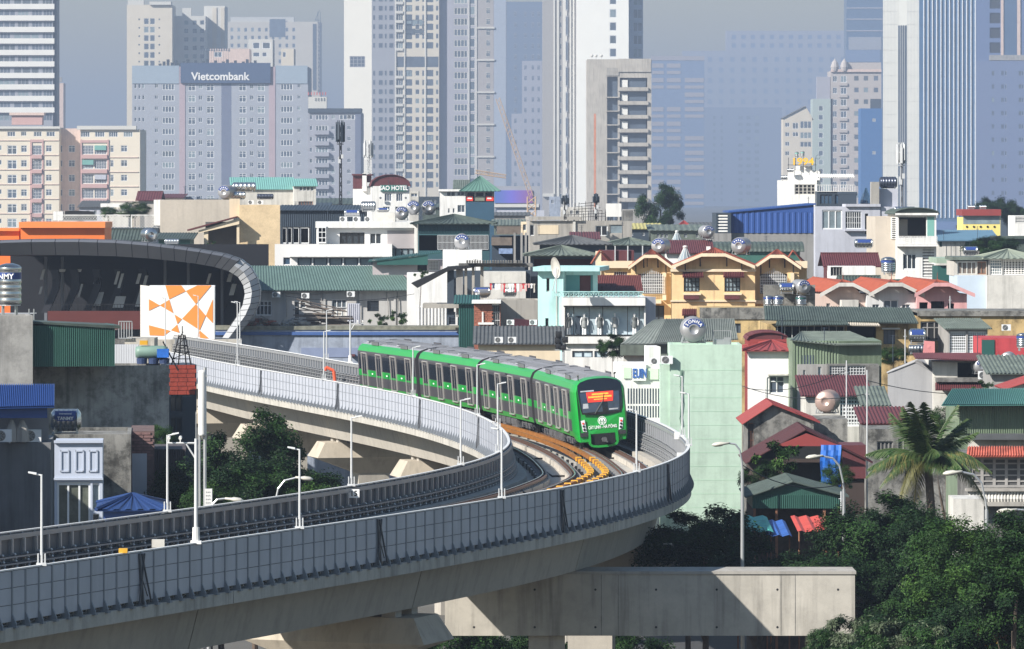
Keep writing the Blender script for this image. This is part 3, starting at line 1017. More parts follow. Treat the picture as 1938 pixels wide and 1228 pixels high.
    sp('sun_blind', b, M('cab interior grey', (.4, .42, .45), .6, .3, 2.0))
    b = MB(); strip(b, [(2.50, -.66, .64), (2.78, -.70, .68), (3.02, -.72, .70)], .062)
    bn = sp('banner', b, tred)
    b = MB(); rr = random.Random(3)
    for (z, xa, xb, h, mm) in ((2.86, -.42, .40, .085, 0), (2.72, -.62, .60, .085, 0), (2.61, -.34, .32, .05, 0)):
        x = xa
        while x < xb:
            wd = rr.uniform(.035, .055)
            b.quad(nose(x, z, .068), nose(x + wd, z, .068), nose(x + wd, z + h, .068), nose(x, z + h, .068)); x += wd + .018
    stuff(sp('banner_lettering', b, tyel))
    b = MB(); b.tube(nose(-.35, 1.9, .07), nose(.12, 2.55, .08), .018, n=5); b.tube(nose(.12, 2.55, .08), nose(.20, 2.9, .08), .012, n=5)
    sp('wiper', b, black)
    # emblem
    b = MB(); c0 = (0, 1.52); n_ = 28
    for i in range(n_):
        t0, t1 = 2 * pi * i / n_, 2 * pi * (i + 1) / n_
        for ra, rb in ((.195, .225), (.0, .0)):
            if rb: b.quad(*[nose(c0[0] + r * cos(t), c0[1] + r * sin(t), .018) for r, t in ((ra, t0), (rb, t0), (rb, t1), (ra, t1))])
    def rect(x0, x1, z0, z1): b.quad(nose(x0, z0, .018), nose(x1, z0, .018), nose(x1, z1, .018), nose(x0, z1, .018))
    for i in range(9):      # arch of the gate emblem
        t0, t1 = pi * i / 9, pi * (i + 1) / 9
        b.quad(*[nose(r * cos(t), 1.53 + r * sin(t) * .9, .018) for r, t in ((.10, t0), (.165, t0), (.165, t1), (.10, t1))])
    rect(-.165, -.10, 1.47, 1.53); rect(.10, .165, 1.47, 1.53); rect(-.05, .05, 1.50, 1.60); rect(-.085, .085, 1.42, 1.46); rect(-.05, .05, 1.35, 1.40); rect(-.16, -.11, 1.38, 1.44); rect(.11, .16, 1.38, 1.44)
    sp('emblem', b, twhite)
    tm = text_mesh('destination_text', 'CÁT LINH - HÀ ĐÔNG', .225, twhite, .004, True)
    o = link('destination_text', tm, cb, (0, -.022, 1.19)); o.scale = (.66, 1, 1)
    # lamps
    for sd in (-1, 1):
        b = MB(); X = sd * .98
        pts = [(X - .14 * sd, .99), (X + .05 * sd, 1.03), (X + .13 * sd, 1.58), (X - .07 * sd, 1.62)]
        if sd < 0: pts = pts[::-1]
        b.prism([nose(x, z, -.02) for x, z in pts], (0, -.045, 0))
        h = sp('headlight', b, tlamp)
        for zz, rr_, mt in ((1.44, .055, tred), (1.29, .06, black), (1.12, .065, black)):
            b = MB(); b.lathe([(0, -.045), (rr_, -.045), (rr_, 0)], 12, 'y', (X - .03 * sd + (zz - 1.1) * .13 * sd, -.006, zz)); sp('lamp_lens', b, mt)
        b = MB()
        for k in range(4): b.box(X - .22, X + .22, -.10 - .01 * (k % 2), .10, .76 + k * .052, .80 + k * .052)
        sp('anti_climber', b, tgrey)
    # coupler bay and valance
    b = MB(); b.box(-.62, .62, -.02, .0, .30, .86); b.box(-.66, .66, .0, .4, .22, .5); sp('coupler_bay', b, M('coupler bay black', (.01, .01, .012), .6, .1))
    b = MB()
    b.tube((0, .1, .55), (0, -.32, .55), .10, n=10); b.box(-.11, .11, -.45, -.3, .46, .66); b.tube((0, -.46, .56), (0, -.5, .56), .13, n=10); b.tube((.12, -.3, .44), (.12, -.52, .44), .05)
    sp('coupler', b, tunder)
    b = MB(); pth = [(-.72, .92), (-.72, .36), (-.60, .24), (-.3, .20), (.3, .20), (.60, .24), (.72, .36), (.72, .92)]
    for (xa, za), (xb, zb) in zip(pth[:-1], pth[1:]):
        ln = sqrt((xb - xa) ** 2 + (zb - za) ** 2); nx, nz = -(zb - za) / ln * .055, (xb - xa) / ln * .055
        b.prism([(xa - nx, -.14, za - nz), (xb - nx, -.14, zb - nz), (xb + nx, -.14, zb + nz), (xa + nx, -.14, za + nz)], (0, .30, 0))
    sp('valance', b, tgreen)
    b = MB()
    for sd in (-1, 1):
        b.prism([(sd * .72, .05, .36), (sd * 1.1, .3, .47), (sd * 1.2, .3, .72), (sd * .72, .0, .9)][::sd], (0, .3, 0))
    sp('front_skirt', b, tgreen)
    for sd in (-.95, .95):
        b = MB(); b.tube((sd, 1.0, 3.5), (sd, 1.0, 3.86), .03); b.tube((sd, 1.0, 3.86), (sd * 1.05, .9, 3.90), .05); sp('marker_lamp', b, black)
    return cb
SF = 103.0
for k in range(4):
    car(SF + k * 16.95 - (0 if k else .6), k == 0)
# ================================================================ far towers
def seq(a, step, n): return [a + step * i for i in range(n)]
twall = M('tower pale wall', (.54, .53, .50), .8, .05, .1)
twallc = M('tower cream wall', (.56, .51, .43), .8, .05, .1)
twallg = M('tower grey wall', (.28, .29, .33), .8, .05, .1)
twalll = M('tower lavender wall', (.33, .33, .38), .8, .05, .1)
twallb = M('tower blue wall', (.12, .18, .32), .7, .06, .1)
tdark = M('tower dark glass', (.09, .115, .155), .25, .3, .12, spec=.6)
tband = M('tower balcony band', (.70, .69, .66), .8, .04, .2)

# left edge tower with white balcony bands
t = Bld('apartment_tower', 'tall pale tower with continuous white balcony bands at the left frame edge', 'tower', -12, 100, -60, 1500, 22, [twallg])
rows = seq(-9, 21.75, 11)
for i, r in enumerate(rows):
    pat = [(-4, 30), (33, 55), (60, 80), (82, 99)] if i % 3 else [(0, 20), (24, 76), (80, 99)]
    t.win([(a, r + 6, c, r + 20) for a, c in pat], 'w31', twallg, tdark)
for r in rows:
    b = MB(); f = t.fr; b.box(-.5, t.W + 1.0, -1.4, 0, f.z(50, r + 4.5), f.z(50, r - 5.5))
    f.part('balcony', b, tband)
t.box('side_panel', 100.2, 106, -60, 300, -3, 20, slate)
t.walls()
t = Bld('apartment_tower', 'thin pinkish building just right of the banded tower', 'tower', 106, 120, 157, 2100, 10, [palepink])
t.box('roof_tank', 108, 117, 146, 155, 0, 3, greyren); t.walls()

# pale tower behind the bank tower
t = Bld('apartment_tower', 'pale tower with paired dark windows rising behind the bank tower', 'tower', 240, 326, 9, 1900, 20, [twallc])
for c in (272, 283.5): t.grid([c], seq(34, 16, 6), 10, 12, kind='w11', fm=twall, gm=tdark)
for c in (262, 300): t.grid([c], seq(35, 16, 6), 3, 3, kind='dark', gm=tdark)
t.box('roof_box', 242, 272, 0, 9, 0, 8, twall); t.box('roof_box', 283, 324, 3, 9, 2, 12, twall)
t.walls()
t = Bld('apartment_tower', 'pale lower wing with three window columns behind the bank sign', 'tower', 326, 389, 30, 1915, 20, [twall])
for c in (348, 364, 378): t.grid([c], seq(38, 16, 5), 9, 9, kind='w11', fm=twall, gm=tdark)
t.box('roof_box', 345, 362, 15, 30, 0, 6, twall); t.walls()
t = Bld('apartment_tower', 'slim pale tower block left of the beige tower', 'tower', 386, 426, 11, 1930, 18, [twall])
t.box('pilaster', 402, 410, 14, 120, .6, 0, twallc); t.box('pilaster', 418, 425, 14, 120, .6, 0, twallc); t.walls()

# beige tower with roof crane truss
t = Bld('apartment_tower', 'hazy beige tower with a steel truss on its right roof corner', 'tower', 430, 606, 41, 3300, 30, [twallc])
t.grid(seq(436, 13, 10), seq(52, 15, 5), 6, 8, kind='w11', fm=twall, gm=tdark)
t.box('roof_box', 436, 556, 32, 41, -2, 20, twall); t.box('recess', 510, 540, 36, 70, .2, 0, tdark)
t.box('side_panel', 592, 598, 45, 170, .8, 0, slate)
b = MB(); f = t.fr; xr = f.x(604)
for k in range(9):
    za, zb_ = f.z(600, 40 + k * 15), f.z(600, 55 + k * 15)
    b.tube((xr - 1.5, -1, za), (xr + 1.5, -1, zb_), .3, n=4); b.tube((xr + 1.5, -1, za), (xr - 1.5, -1, zb_), .3, n=4)
for k in (-1.5, 1.5): b.tube((xr + k, -1, f.z(600, 22)), (xr + k, -1, f.z(600, 175)), .35, n=4)
b.tube((xr - 5, -1, f.z(600, 38)), (xr + .5, -1, f.z(600, 19)), .4, n=4); b.tube((xr - 5, -1, f.z(600, 38)), (xr + 2, -1, f.z(600, 38)), .4, n=4)
f.part('steel_truss', b, slate)
t.walls()
t = Bld('apartment_block', 'white block with a pink cornice behind the bank roof', 'building', 396, 472, 92, 1800, 15, [palepink])
t.win([(474, 95, 490, 110), (405, 98, 420, 108)], 'w21', gm=tdark); t.walls()
t = Bld('apartment_block', 'white square block above the bank sign with dark window strip', 'building', 470, 516, 74, 1850, 15, [twall])
t.win([(478, 80, 492, 92), (496, 80, 512, 92), (478, 99, 492, 107), (496, 99, 505, 107)], 'w11', gm=tdark); t.walls()
t = Bld('apartment_block', 'narrow pale block above the right bank wing', 'building', 532, 556, 92, 1850, 15, [twallc])
t.win([(535, 98, 541, 108)], 'w11', gm=tdark); t.walls()

# bank tower
D = 1450
bw = M('bank tower wall', (.31, .33, .38), .75, .06, .1)
bdark = M('bank tower recess', (.13, .15, .22), .7, .08, .2)
bpink = M('bank tower pink strip', (.38, .30, .33), .75, .06, .2)
t = Bld('bank_tower', 'broad grey-blue bank tower with a dark sign band reading Vietcombank', 'tower', 250, 583, 126, D, 26, [bw])
rows = seq(159, 21.1, 11)
t.grid([281 + 12], rows, 6, 7, kind='w21', gm=tdark)
for r in rows: t.win([(307, r, 330, r + 11)], 'w41', gm=tdark)
for c in (356, 391, 452, 487): t.grid([c], rows, 14, 13, kind='w22', gm=tdark)
for c in (376, 473): t.grid([c], rows, 7, 9, kind='w21', gm=tdark)
t.grid([254.5, 262, 269.5], rows, 4, 8, kind='w11', gm=tdark)
for r in rows: t.win([(531, r, 554, r + 11)], 'w41', gm=tdark)
t.grid([563], rows, 6, 7, kind='w21', gm=tdark)
t.box('recess_panel', 339.5, 350.5, 126, 420, .25, 0, bpink); t.box('recess_panel', 509, 521, 126, 420, .25, 0, bpink)
t.box('recess_panel', 419, 438, 157, 420, .02, 0, bdark)
for c0, c1 in ((350.6, 418.9), (438.1, 508.9)):
    pass
t.box('parapet_band', 250, 339, 124, 158, .35, 0, M('bank tower pale cap', (.27, .33, .40), .7, .05))
t.box('parapet_band', 522, 582, 124, 158, .35, 0, MATS['bank tower pale cap'])
sgn = t.box('sign_band', 342, 512, 119, 157, 1.4, 0, M('bank sign navy', (.05, .08, .15), .6, .1))
tm = text_mesh('sign_text', 'Vietcombank', 3.1 * KT, M('bank sign letters', (.72, .72, .72), .5, 0), .1, True)
o = t.fr.put('sign_text', tm, t.fr.x(417), -1.55, t.fr.z(417, 145)); o.scale = (1.0, 1, 1)
b = MB(); f = t.fr
for k in range(26):
    x = f.x(300 + k * 7.5); b.box(x, x + 1.6, 1, 3, t.zt, t.zt + 1.8 + (k * 7 % 5) * .6)
f.part('roof_clutter', b, slate)
b = MB(); zz = f.z(400, 95); x0 = f.x(380); x1 = f.x(436)
for k in range(12): b.box(x0 + (x1 - x0) * k / 12, x0 + (x1 - x0) * (k + .55) / 12, 5.0, 5.3, zz - (k % 3) * .3, zz + 1.2); b.box(x0 + (x1 - x0) * k / 12, x0 + (x1 - x0) * k / 12 + .12, 5.1, 5.2, t.zt, zz)
b.box(x0, x1, 5.05, 5.15, zz - .2, zz)
f.part('roof_sign_frame', b, tdark)
t.walls()

# grey rounded tower right of the bank
t = Bld('apartment_tower', 'grey tower with rows of balconies behind the tall black mast', 'tower', 583, 684, 213, 1400, 22, [M('grey tower wall', (.30, .31, .36), .8, .06)])
rows = seq(217, 20.6, 9)
t.grid([586], rows, 5, 9, kind='w11', gm=tdark)
for r in rows: t.win([(597, r, 621, r + 10)], 'w41', gm=tdark)
t.grid([627, 657], rows, 7, 8, kind='w21', gm=tdark); t.win([(642, 217, 672, 226)], 'w41', gm=tdark)
for r in rows[1:]:
    b = MB(); f = t.fr; b.box(f.x(595), f.x(623), -1.8, 0, f.z(610, r + 17), f.z(610, r + 9)); f.part('balcony', b, MATS['grey tower wall'])
t.box('corner_strip', 672, 683, 210, 420, .3, 0, bdark); t.box('roof_slab', 583, 684, 205, 213, 1.0, 20, slate)
t.box('roof_room', 583, 618, 183, 205, -2, 10, twall)
b = MB(); zz = t.fr.z(600, 180)
for k in range(7): x = t.fr.x(583 + k * 5.4); b.box(x, x + .55, -1, -.8, zz, zz + 1.7)
t.fr.part('roof_sign_letters', b, M('faded red letters', (.5, .12, .12), .6, .1))
t.walls()

# tall cream tower, left side with the sunlight put into its wall colour
D = 1800
t = Bld('residential_tower', 'very tall tower slab with a blank sunlit white side and a meshed opening', 'tower', 651, 704, -90, D, 20, [M('tower side painted sunlit', (.78, .75, .68), .8, .03, .1)])
t.win([(662, 106, 691, 127)], 'w43', twallg, tdark)
t.walls()
t = Bld('residential_tower', 'tall cream tower front with stacked balconies and three dark louvre floors', 'tower', 703.5, 831, -90, D, 24, [twallc])
rows = seq(-8, 17.55, 21)
shr = [r for r in rows if not (100 < r + 6 < 128)]
t.box('shaded_wing', 703.6, 748, -90, 420, .3, 0, twallg)  # shade of this facade is put into the grey colour
f = t.fr
for c, w in ((706, 4), (716, 9), (728, 4), (736, 9)):
    me = winmesh('w11', twallg, tdark)
    for r in shr:
        t.fr.put('window', me, f.x(c), -.36, f.z(c, r + 11), (f.x(c + w) - f.x(c), 1, 1.9 * KT))
for r in shr:
    t.win([(750, r, 763, r + 12)], 'w31', twall, tdark); t.win([(768, r, 780, r + 12)], 'w21', tdark, tdark)
    t.win([(786, r + 1, 794, r + 11), (799, r, 803, r + 12)], 'w11', twall, tdark)
    t.win([(807, r, 820, r + 12)], 'w21', tdark, tdark); t.win([(825, r + 1, 830, r + 11)], 'w11', twall, tdark)
t.win([(704, 107, 830, 127)], 'w91', tdark, tdark)
t.win([(768, 37, 803, 49), (768, 54, 803, 66)], 'w31', tdark, tdark)
for c in (747.5, 764.5, 804): t.box('pilaster', c, c + 2.4, -90, 420, .6, 0, twall)
for r in shr[::1]:
    b = MB(); b.box(f.x(749), f.x(763), -1.1, 0, f.z(755, r + 16), f.z(755, r + 11)); f.part('balcony', b, twall)
t.walls()
t = Bld('residential_tower', 'plain lavender tower with a ladder of dark bay windows', 'tower', 831.3, 958, -90, D + 2, 24, [twalll])
rows = seq(-6, 20.3, 18)
f = t.fr
for r in rows: t.win([(859, r, 885, r + 13)], 'w41', twall, tdark)
for r in rows: t.win([(889, r - 3, 899, r + 14)], 'w11', twall, tdark)
t.grid([920], rows, 8, 12, kind='w22', fm=twall, gm=tdark)
t.box('pilaster', 886.2, 888.4, -90, 420, .6, 0, twall); t.box('pilaster', 900, 902.5, -90, 420, .6, 0, twall)
t.box('wall_strip', 903, 934, -90, 420, .12, 0, M('tower taupe strip', (.33, .31, .31), .8, .05))
me = winmesh('w22', twall, tdark)
for r in rows: f.put('window', me, f.x(920), -.2, f.z(924, r + 12), (1.4 * KT, 1, 2.2 * KT))
for r in seq(51, 61, 5): t.box('ledge', 903, 936, r, r + 3, 1.0, 0, twall)
t.box('side_panel', 935, 957.5, -90, 420, .1, 0, M('tower shaded side', (.30, .34, .42), .8, .05))  # the side's shade is carried by the blue-grey colour
t.walls()
# blue-grey tower
t = Bld('residential_tower', 'dark blue-grey tower with a white window grid on its lower floors', 'tower', 958.5, 1027, 3, 3000, 20, [M('blue grey tower wall', (.12, .16, .24), .7, .06)])
rows = seq(18, 20.2, 19)
f = t.fr
t.box('window_grid', 988, 1026, 115, 420, .3, 0, twalll); t.box('window_grid', 968, 987.9, 215, 420, .3, 0, twalll)
me = winmesh('w22', twalll, tdark)
for r in rows:
    for c in (973, 992, 1006, 1017): f.put('window', me, f.x(c), -.34, f.z(c, r + 13), (1.5 * KT, 1, 2.8 * KT))
t.walls()

# white tower complex in the middle right
D = 1650
t = Bld('residential_tower', 'plain grey tower face with narrow vertical strips beside the white slab', 'tower', 1027, 1091, -90, D, 20, [M('tower grey face', (.30, .29, .29), .8, .04)])
f = t.fr
for c, w in ((1047.5, 3), (1054, 4), (1065, 8), (1078, 3), (1084, 3)):
    t.box('fin', c, c + w, -90, 400 if c > 1050 else 400, .7, 0, twall)
me = winmesh('w11', twallg, tdark)
for i in range(9):
    f.put('window', me, f.x(1070.6), -.75, f.z(1072, 20 + 48 * i), (.7 * KT, 1, 6.6 * KT))
me = winmesh('w11', twall, tdark)
for i in range(19):
    f.put('window', me, f.x(1059.6), -.05, f.z(1060, 12 + 20.3 * i), (.5 * KT, 1, 2.0 * KT)); f.put('window', me, f.x(1082), -.05, f.z(1082, 12 + 20.3 * i), (.3 * KT, 1, 2.0 * KT))
t.box('base_wing', 1027, 1048, 366, 372, 2, 0, twall)
t.walls()
t = Bld('residential_tower', 'tall white tower slab with a single column of square windows', 'tower', 1091.3, 1190, -90, D - 6, 20, [M('bright tower slab', (.80, .79, .75), .8, .03, .1)])
t.grid([1153.5], seq(-8, 24.8, 6), 13.5, 16.5, kind='w11', gm=tdark)
t.box('side_glazing', 1189.8, 1190, -90, 112, .1, 0, tdark)
t.walls()
t = Bld('residential_tower', 'slim glazed wing of the white tower slab with wide dark windows', 'tower', 1190.2, 1217, -90, D, 18, [M('slim wing wall', (.30, .36, .45), .7, .05)])
t.grid([1198], seq(-8, 24.8, 6), 18, 18, kind='w21', fm=MATS['slim wing wall'], gm=tdark)
t.walls()

# unfinished concrete block
D = 1150
cr = M('raw concrete frame', (.42, .39, .35), .9, .16, .15, streak=.35)
t = Bld('unfinished_block', 'raw concrete high-rise with open floors and white panels in each bay', 'building', 1111, 1233, 112, D, 16, [cr])
f = t.fr
slot = seq(147, 26.2, 11)
for i, r in enumerate(slot):
    t.win([(1173, r, 1225, r + 18)], 'dark', gm=darkgap, rec=2.2)
    x0, x1 = f.x(1176), f.x(1188)
    if i < 9:
        b = MB(); b.box(x0, x1, .8, 1.0, f.z(1180, r + 17.8), f.z(1180, r + 4)); f.part('white_panel', b, tband)
    b = MB(); b.box(f.x(1189), f.x(1223), 1.4, 1.45, f.z(1200, r + 17.8), f.z(1200, r + .4)); f.part('glazing', b, tdark)
    b = MB(); b.box(f.x(1170), f.x(1227), -.9, .0, f.z(1200, r + 25), f.z(1200, r + 18.5)); f.part('balcony', b, cr)
t.win([(1149, 145, 1169, 420)], 'dark', gm=tdark, rec=1.8)
for r in slot:
    b = MB(); b.box(f.x(1147), f.x(1171), -1.0, 1.5, f.z(1160, r + 38), f.z(1160, r + 36)); f.part('slab_edge', b, cr)
t.box('roof_wall', 1170, 1232, 111, 136, .5, 0, cr); t.box('roof_wall', 1148, 1171, 128, 143, .3, 0, conc)
t.box('rust_stain', 1124, 1128, 215, 400, .02, 0, M('orange pipe', (.55, .22, .12), .8, .2))
for px in (1120, 1128, 1138):
    b = MB(); b.lathe([(.0, -.3), (.75, 0)], 12, 'y', (f.x(px), 1, t.zt + 1.6)); b.tube((f.x(px), 1.2, t.zt), (f.x(px), 1.2, t.zt + 1.5), .1); f.part('antenna_dish', b, twall)
t.walls()

# far office blocks in haze
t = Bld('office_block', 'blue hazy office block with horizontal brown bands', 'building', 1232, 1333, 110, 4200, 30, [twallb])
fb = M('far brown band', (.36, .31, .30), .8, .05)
f = t.fr
for i in range(10):
    r = 120 + i * 27.5
    for a, c in ((1234, 1256), (1262, 1288), (1296, 1332)):
        if (i + int(a)) % 4 == 0: continue
        t.box('floor_band', a, c, r, r + 8, .8, 0, fb); t.box('floor_band', a, c, r + 14, r + 20, .8, 0, fb)
t.box('roof_band', 1232, 1333, 106, 114, 1.0, 10, fb)
t.walls()
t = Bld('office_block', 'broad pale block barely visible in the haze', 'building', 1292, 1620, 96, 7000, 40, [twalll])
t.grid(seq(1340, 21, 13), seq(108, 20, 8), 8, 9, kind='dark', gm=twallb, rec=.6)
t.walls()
t = Bld('office_block', 'highest pale block far away in the haze behind the others', 'building', 1375, 1640, 58, 7600, 40, [twalll])
t.grid(seq(1385, 18, 12), seq(66, 16, 2), 8, 8, kind='dark', gm=twallb, rec=.6)
t.walls()
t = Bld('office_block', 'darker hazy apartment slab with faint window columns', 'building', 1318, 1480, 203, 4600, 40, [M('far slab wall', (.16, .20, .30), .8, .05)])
for c in (1397, 1412, 1428): t.grid([c], seq(219, 13, 14), 9, 7, kind='w21', fm=MATS['far slab wall'], gm=tdark)
t.grid([1350, 1364], seq(219, 13, 14), 4, 6, kind='dark', gm=tdark)
t.walls()
t = Bld('office_block', 'blank blue block in the haze left of the blue metal hall', 'building', 1236, 1320, 300, 4400, 30, [twallb])
t.walls()
t = Bld('apartment_block', 'small white block with a dark gabled roof behind the 1994 sign', 'building', 1482, 1537, 222, 1750, 12, [twallc])
t.win([(1486, 232, 1494, 240), (1500, 232, 1511, 244), (1486, 250, 1494, 258), (1500, 250, 1511, 258), (1486, 268, 1494, 276), (1486, 286, 1494, 294)], 'w21', gm=tdark)
t.win([(1514, 229, 1536, 243), (1514, 250, 1536, 262), (1514, 268, 1536, 278)], 'w31', twall, tdark)
t.roof_gy(1524, 200, slate, over=1.0, gm=twallc, trimmat=twall); t.walls()
t = Bld('apartment_tower', 'greenish stepped tower with bay windows', 'tower', 1538, 1576, 187, 1900, 14, [M('greenish tower', (.36, .42, .40), .8, .06)])
for r in seq(200, 17, 12): t.win([(1549, r, 1558, r + 10)], 'w11', gm=tdark)
t.box('roof_room', 1546, 1571, 145, 187, -1, 8, twalll); t.walls()
t = Bld('apartment_tower', 'beige tower with an ornate parapet and six window columns', 'tower', 1572, 1668, 134, 1900, 20, [M('beige tower', (.42, .38, .36), .8, .06)])
rows = seq(143, 22.2, 11)
t.grid([1576], rows, 8, 12, kind='w21', gm=tdark); t.grid([1591], rows, 11, 13, kind='w21', gm=tdark)
t.grid([1616, 1634, 1653], rows, 10, 10, kind='w11', fm=MATS['beige tower'], gm=tdark)
for px in (1580, 1598):
    b = MB(); b.lathe([(2.6, 0), (3.2, 3), (2.2, 6.4), (.5, 8.5), (0, 9.6)], 10, 'z', (t.fr.x(px), .5, t.zt)); t.fr.part('cupola', b, MATS['beige tower'])
t.box('cornice', 1572, 1668, 131, 136, 1.3, 0, palepink); t.box('roof_room', 1600, 1668, 118, 131, -2, 14, MATS['beige tower'])
for r in rows: t.box('balcony', 1588, 1604, r + 14, r + 19, .9, 0, MATS['beige tower'])
t.walls()
t = Bld('netted_building', 'building wrapped in dark blue scaffold netting', 'building', 1629, 1669, 205, 1650, 12, [netblue])
t.win([(1651, 224, 1657, 230), (1651, 286, 1657, 292)], 'w11', twall, twallg); t.box('roof_frame', 1648, 1668, 187, 205, -1, 5, slate); t.walls()
t = Bld('glass_tower', 'dark blue glass tower behind the striped one, cut by the top edge', 'tower', 1602, 1672, -90, 3200, 24, [M('blue glass tower', (.06, .11, .20), .3, .1, .1)])
for r in (14, 35, 57): t.box('floor_band', 1602, 1672, r, r + 2, .6, 0, twalll)
t.box('grey_floor', 1606, 1668, 70, 94, .8, 0, twallg); t.box('roof_frame', 1600, 1666, 94, 117, .5, 0, twallb)
t.walls()

# striped glass tower (two faces)
D = 1300
lt = M('pale stone cladding', (.56, .56, .53), .6, .05, .2)
gb = M('blue curtain wall', (.075, .155, .29), .12, .12, .1, spec=.8)
fin = M('white facade fin', (.78, .80, .82), .5, .02)
t = Bld('office_tower', 'glass office tower with white vertical fins and a pale stone corner', 'tower', 1671, 1740, -90, D, 9, [lt], yaw=-10)
f = t.fr
for r in seq(-2, 24.3, 17):
    for a, c in ((1671.5, 1699.5), (1717, 1739.5)):
        t.box('stone_panel', a, c, r + .6, r + 23.6, .10, 0, lt)
b = MB()
for k in range(26):
    if 10 <= k <= 16: continue
    xx = t.W * k / 25.5; b.box(xx, xx + .10, -.16, -.101, t.fr.z(1700, 412), t.zt)
f.part('joint_ribs', b, M('stone joint', (.42, .43, .44), .7, .05))
t.box('window_strip', 1700, 1716, 48, 412, .14, 0, tdark)
for c in (1703.2, 1707.2, 1711.2): t.box('fin', c, c + 1.3, 48, 412, .4, 0, steel)
t.walls()
R = t.fr.sub(t.W, 0, 0)
g = Bld('office_tower_wing', 'blue glass wing of the striped office tower with thirteen white fins', 'tower', 1740.3, 1847, -90, D - 2, 16, [gb], yaw=8)
f = g.fr
for r in seq(-2, 24.3, 17): g.box('floor_line', 1741, 1846, r, r + 1.1, .04, 0, M('curtain wall spandrel', (.06, .12, .22), .5, .1))
for k in range(13):
    c = 1747.5 + k * 8.12; g.box('fin', c, c + 1.35, -60, 412, .45, 0, fin)
g.walls()
# right edge blue tower group
t = Bld('office_tower', 'dark tower with open floor slots at the top right corner', 'tower', 1846, 1960, -90, 1900, 20, [M('blue tower wall', (.10, .145, .28), .6, .05)])
for r in seq(-4, 28, 5): t.win([(1873, r, 1893, r + 20)], 'dark', gm=darkgap, rec=1)
t.box('pilaster', 1894, 1899, -90, 104, .8, 0, palepink); t.box('pilaster', 1925, 1931, -90, 104, .8, 0, palepink)
t.box('glazed_bay', 1900, 1924, -90, 104, .2, 0, MATS['blue glass tower']); t.box('ledge', 1872, 1960, 104, 114, 1.5, 0, greyren)
t.walls()
t = Bld('apartment_tower', 'broad blue-grey tower with small paired windows at the right frame edge', 'tower', 1848, 1960, 115, 1700, 22, [M('right tower wall', (.13, .17, .29), .75, .05)])
rows = seq(134, 25.2, 10)
t.grid([1877, 1895, 1928], rows, 5, 9, kind='w21', fm=MATS['right tower wall'], gm=tdark)
t.grid([1902, 1934], rows, 3, 9, kind='w11', fm=twalll, gm=glassblue)
t.walls()

# cream apartment block at left
D = 1050
aw = M('apartment cream', (.68, .61, .50), .8, .05, .1); ap = M('apartment dusty pink', (.50, .32, .30), .8, .06)
t = Bld('apartment_block', 'cream and pink apartment block with caged balconies at the left edge', 'building', -8, 112, 241, D, 18, [aw, slateroof])
R0 = seq(275, 27.7, 6)
t.win([(14, 249, 29, 258), (40, 249, 50, 257), (64, 249, 79, 258), (88, 249, 104, 258)], 'w31', gm=tdark)
for r in R0:
    t.win([(14, r, 32, r + 17)], 'w22', gm=tdark); t.win([(40, r, 51, r + 13)], 'w22', gm=tdark); t.win([(61, r, 79, r + 18)], 'g6', trim, tdark); t.win([(87, r, 98, r + 12)], 'w22', gm=tdark)
t.win([(-2, r, 3, r + 9) for r in R0], 'w11', gm=tdark)
t.box('pink_bay', 57, 60.5, 264, 420, .3, 0, ap); t.box('pink_bay', 79.5, 82.5, 264, 420, .3, 0, ap); t.box('pink_bay', 57, 82.5, 264, 269, .35, 0, ap)
for r in seq(265, 27.7, 6): t.box('floor_ledge', -8, 111.5, r, r + 1.2, .3, 0, palepink)
for r in R0: t.box('balcony', 60.6, 79.4, r + 18, r + 25, .8, 0, ap)
t.box('roof_room', 22, 80, 217, 236, 0, 6, ap); t.box('roof_slab', 18, 84, 213, 218, .8, 7, palepink)
t.box('eave', -10, 114, 239, 243.5, 1.0, 0, twall); t.walls(parapet=.3)
t = Bld('apartment_block', 'recessed shaded middle of the cream apartment block', 'building', 112.3, 152, 243, D + 4, 12, [palepink, slateroof])
for r in R0: t.win([(130, r, 142, r + 13)], 'w22', gm=tdark); t.win([(113, r, 118, r + 13)], 'w11', gm=tdark)
t.walls()
t = Bld('apartment_block', 'right wing of the cream apartment block with green-awned pink balconies', 'building', 152.3, 265, 245, D, 18, [aw, slateroof])
t.win([(152.8, 249, 170, 259), (180, 249, 198, 259), (206, 249, 223, 259), (234, 249, 251, 259)], 'w41', gm=tdark)
for i, r in enumerate(R0):
    t.win([(156, r, 177, r + 17), (179, r, 202, r + 17)], 'g7', trim, tdark)
    t.win([(209, r, 215, r + 13), (229, r, 241, r + 12)], 'w22', gm=tdark)
    t.box('balcony', 155, 203, r + 17.5, r + 25, .9, 0, ap)
    if i < 3: t.box('awning', 179 if i != 1 else 156, 201 if i != 1 else 177, r, r + 9, .7, 0, [tealroof, tealroof, lavender][i])
t.box('pink_bay', 152.4, 155, 264, 420, .35, 0, ap); t.box('pink_bay', 203, 206, 264, 420, .35, 0, ap); t.box('pink_bay', 155, 203, 265, 270, .35, 0, ap)
for r in seq(297, 27.7, 5): t.box('floor_ledge', 206, 262, r, r + 1.2, .3, 0, palepink)
t.box('eave', 146, 258, 238, 245, 1.0, 4, twall); t.walls(parapet=.3)
o = t.fr

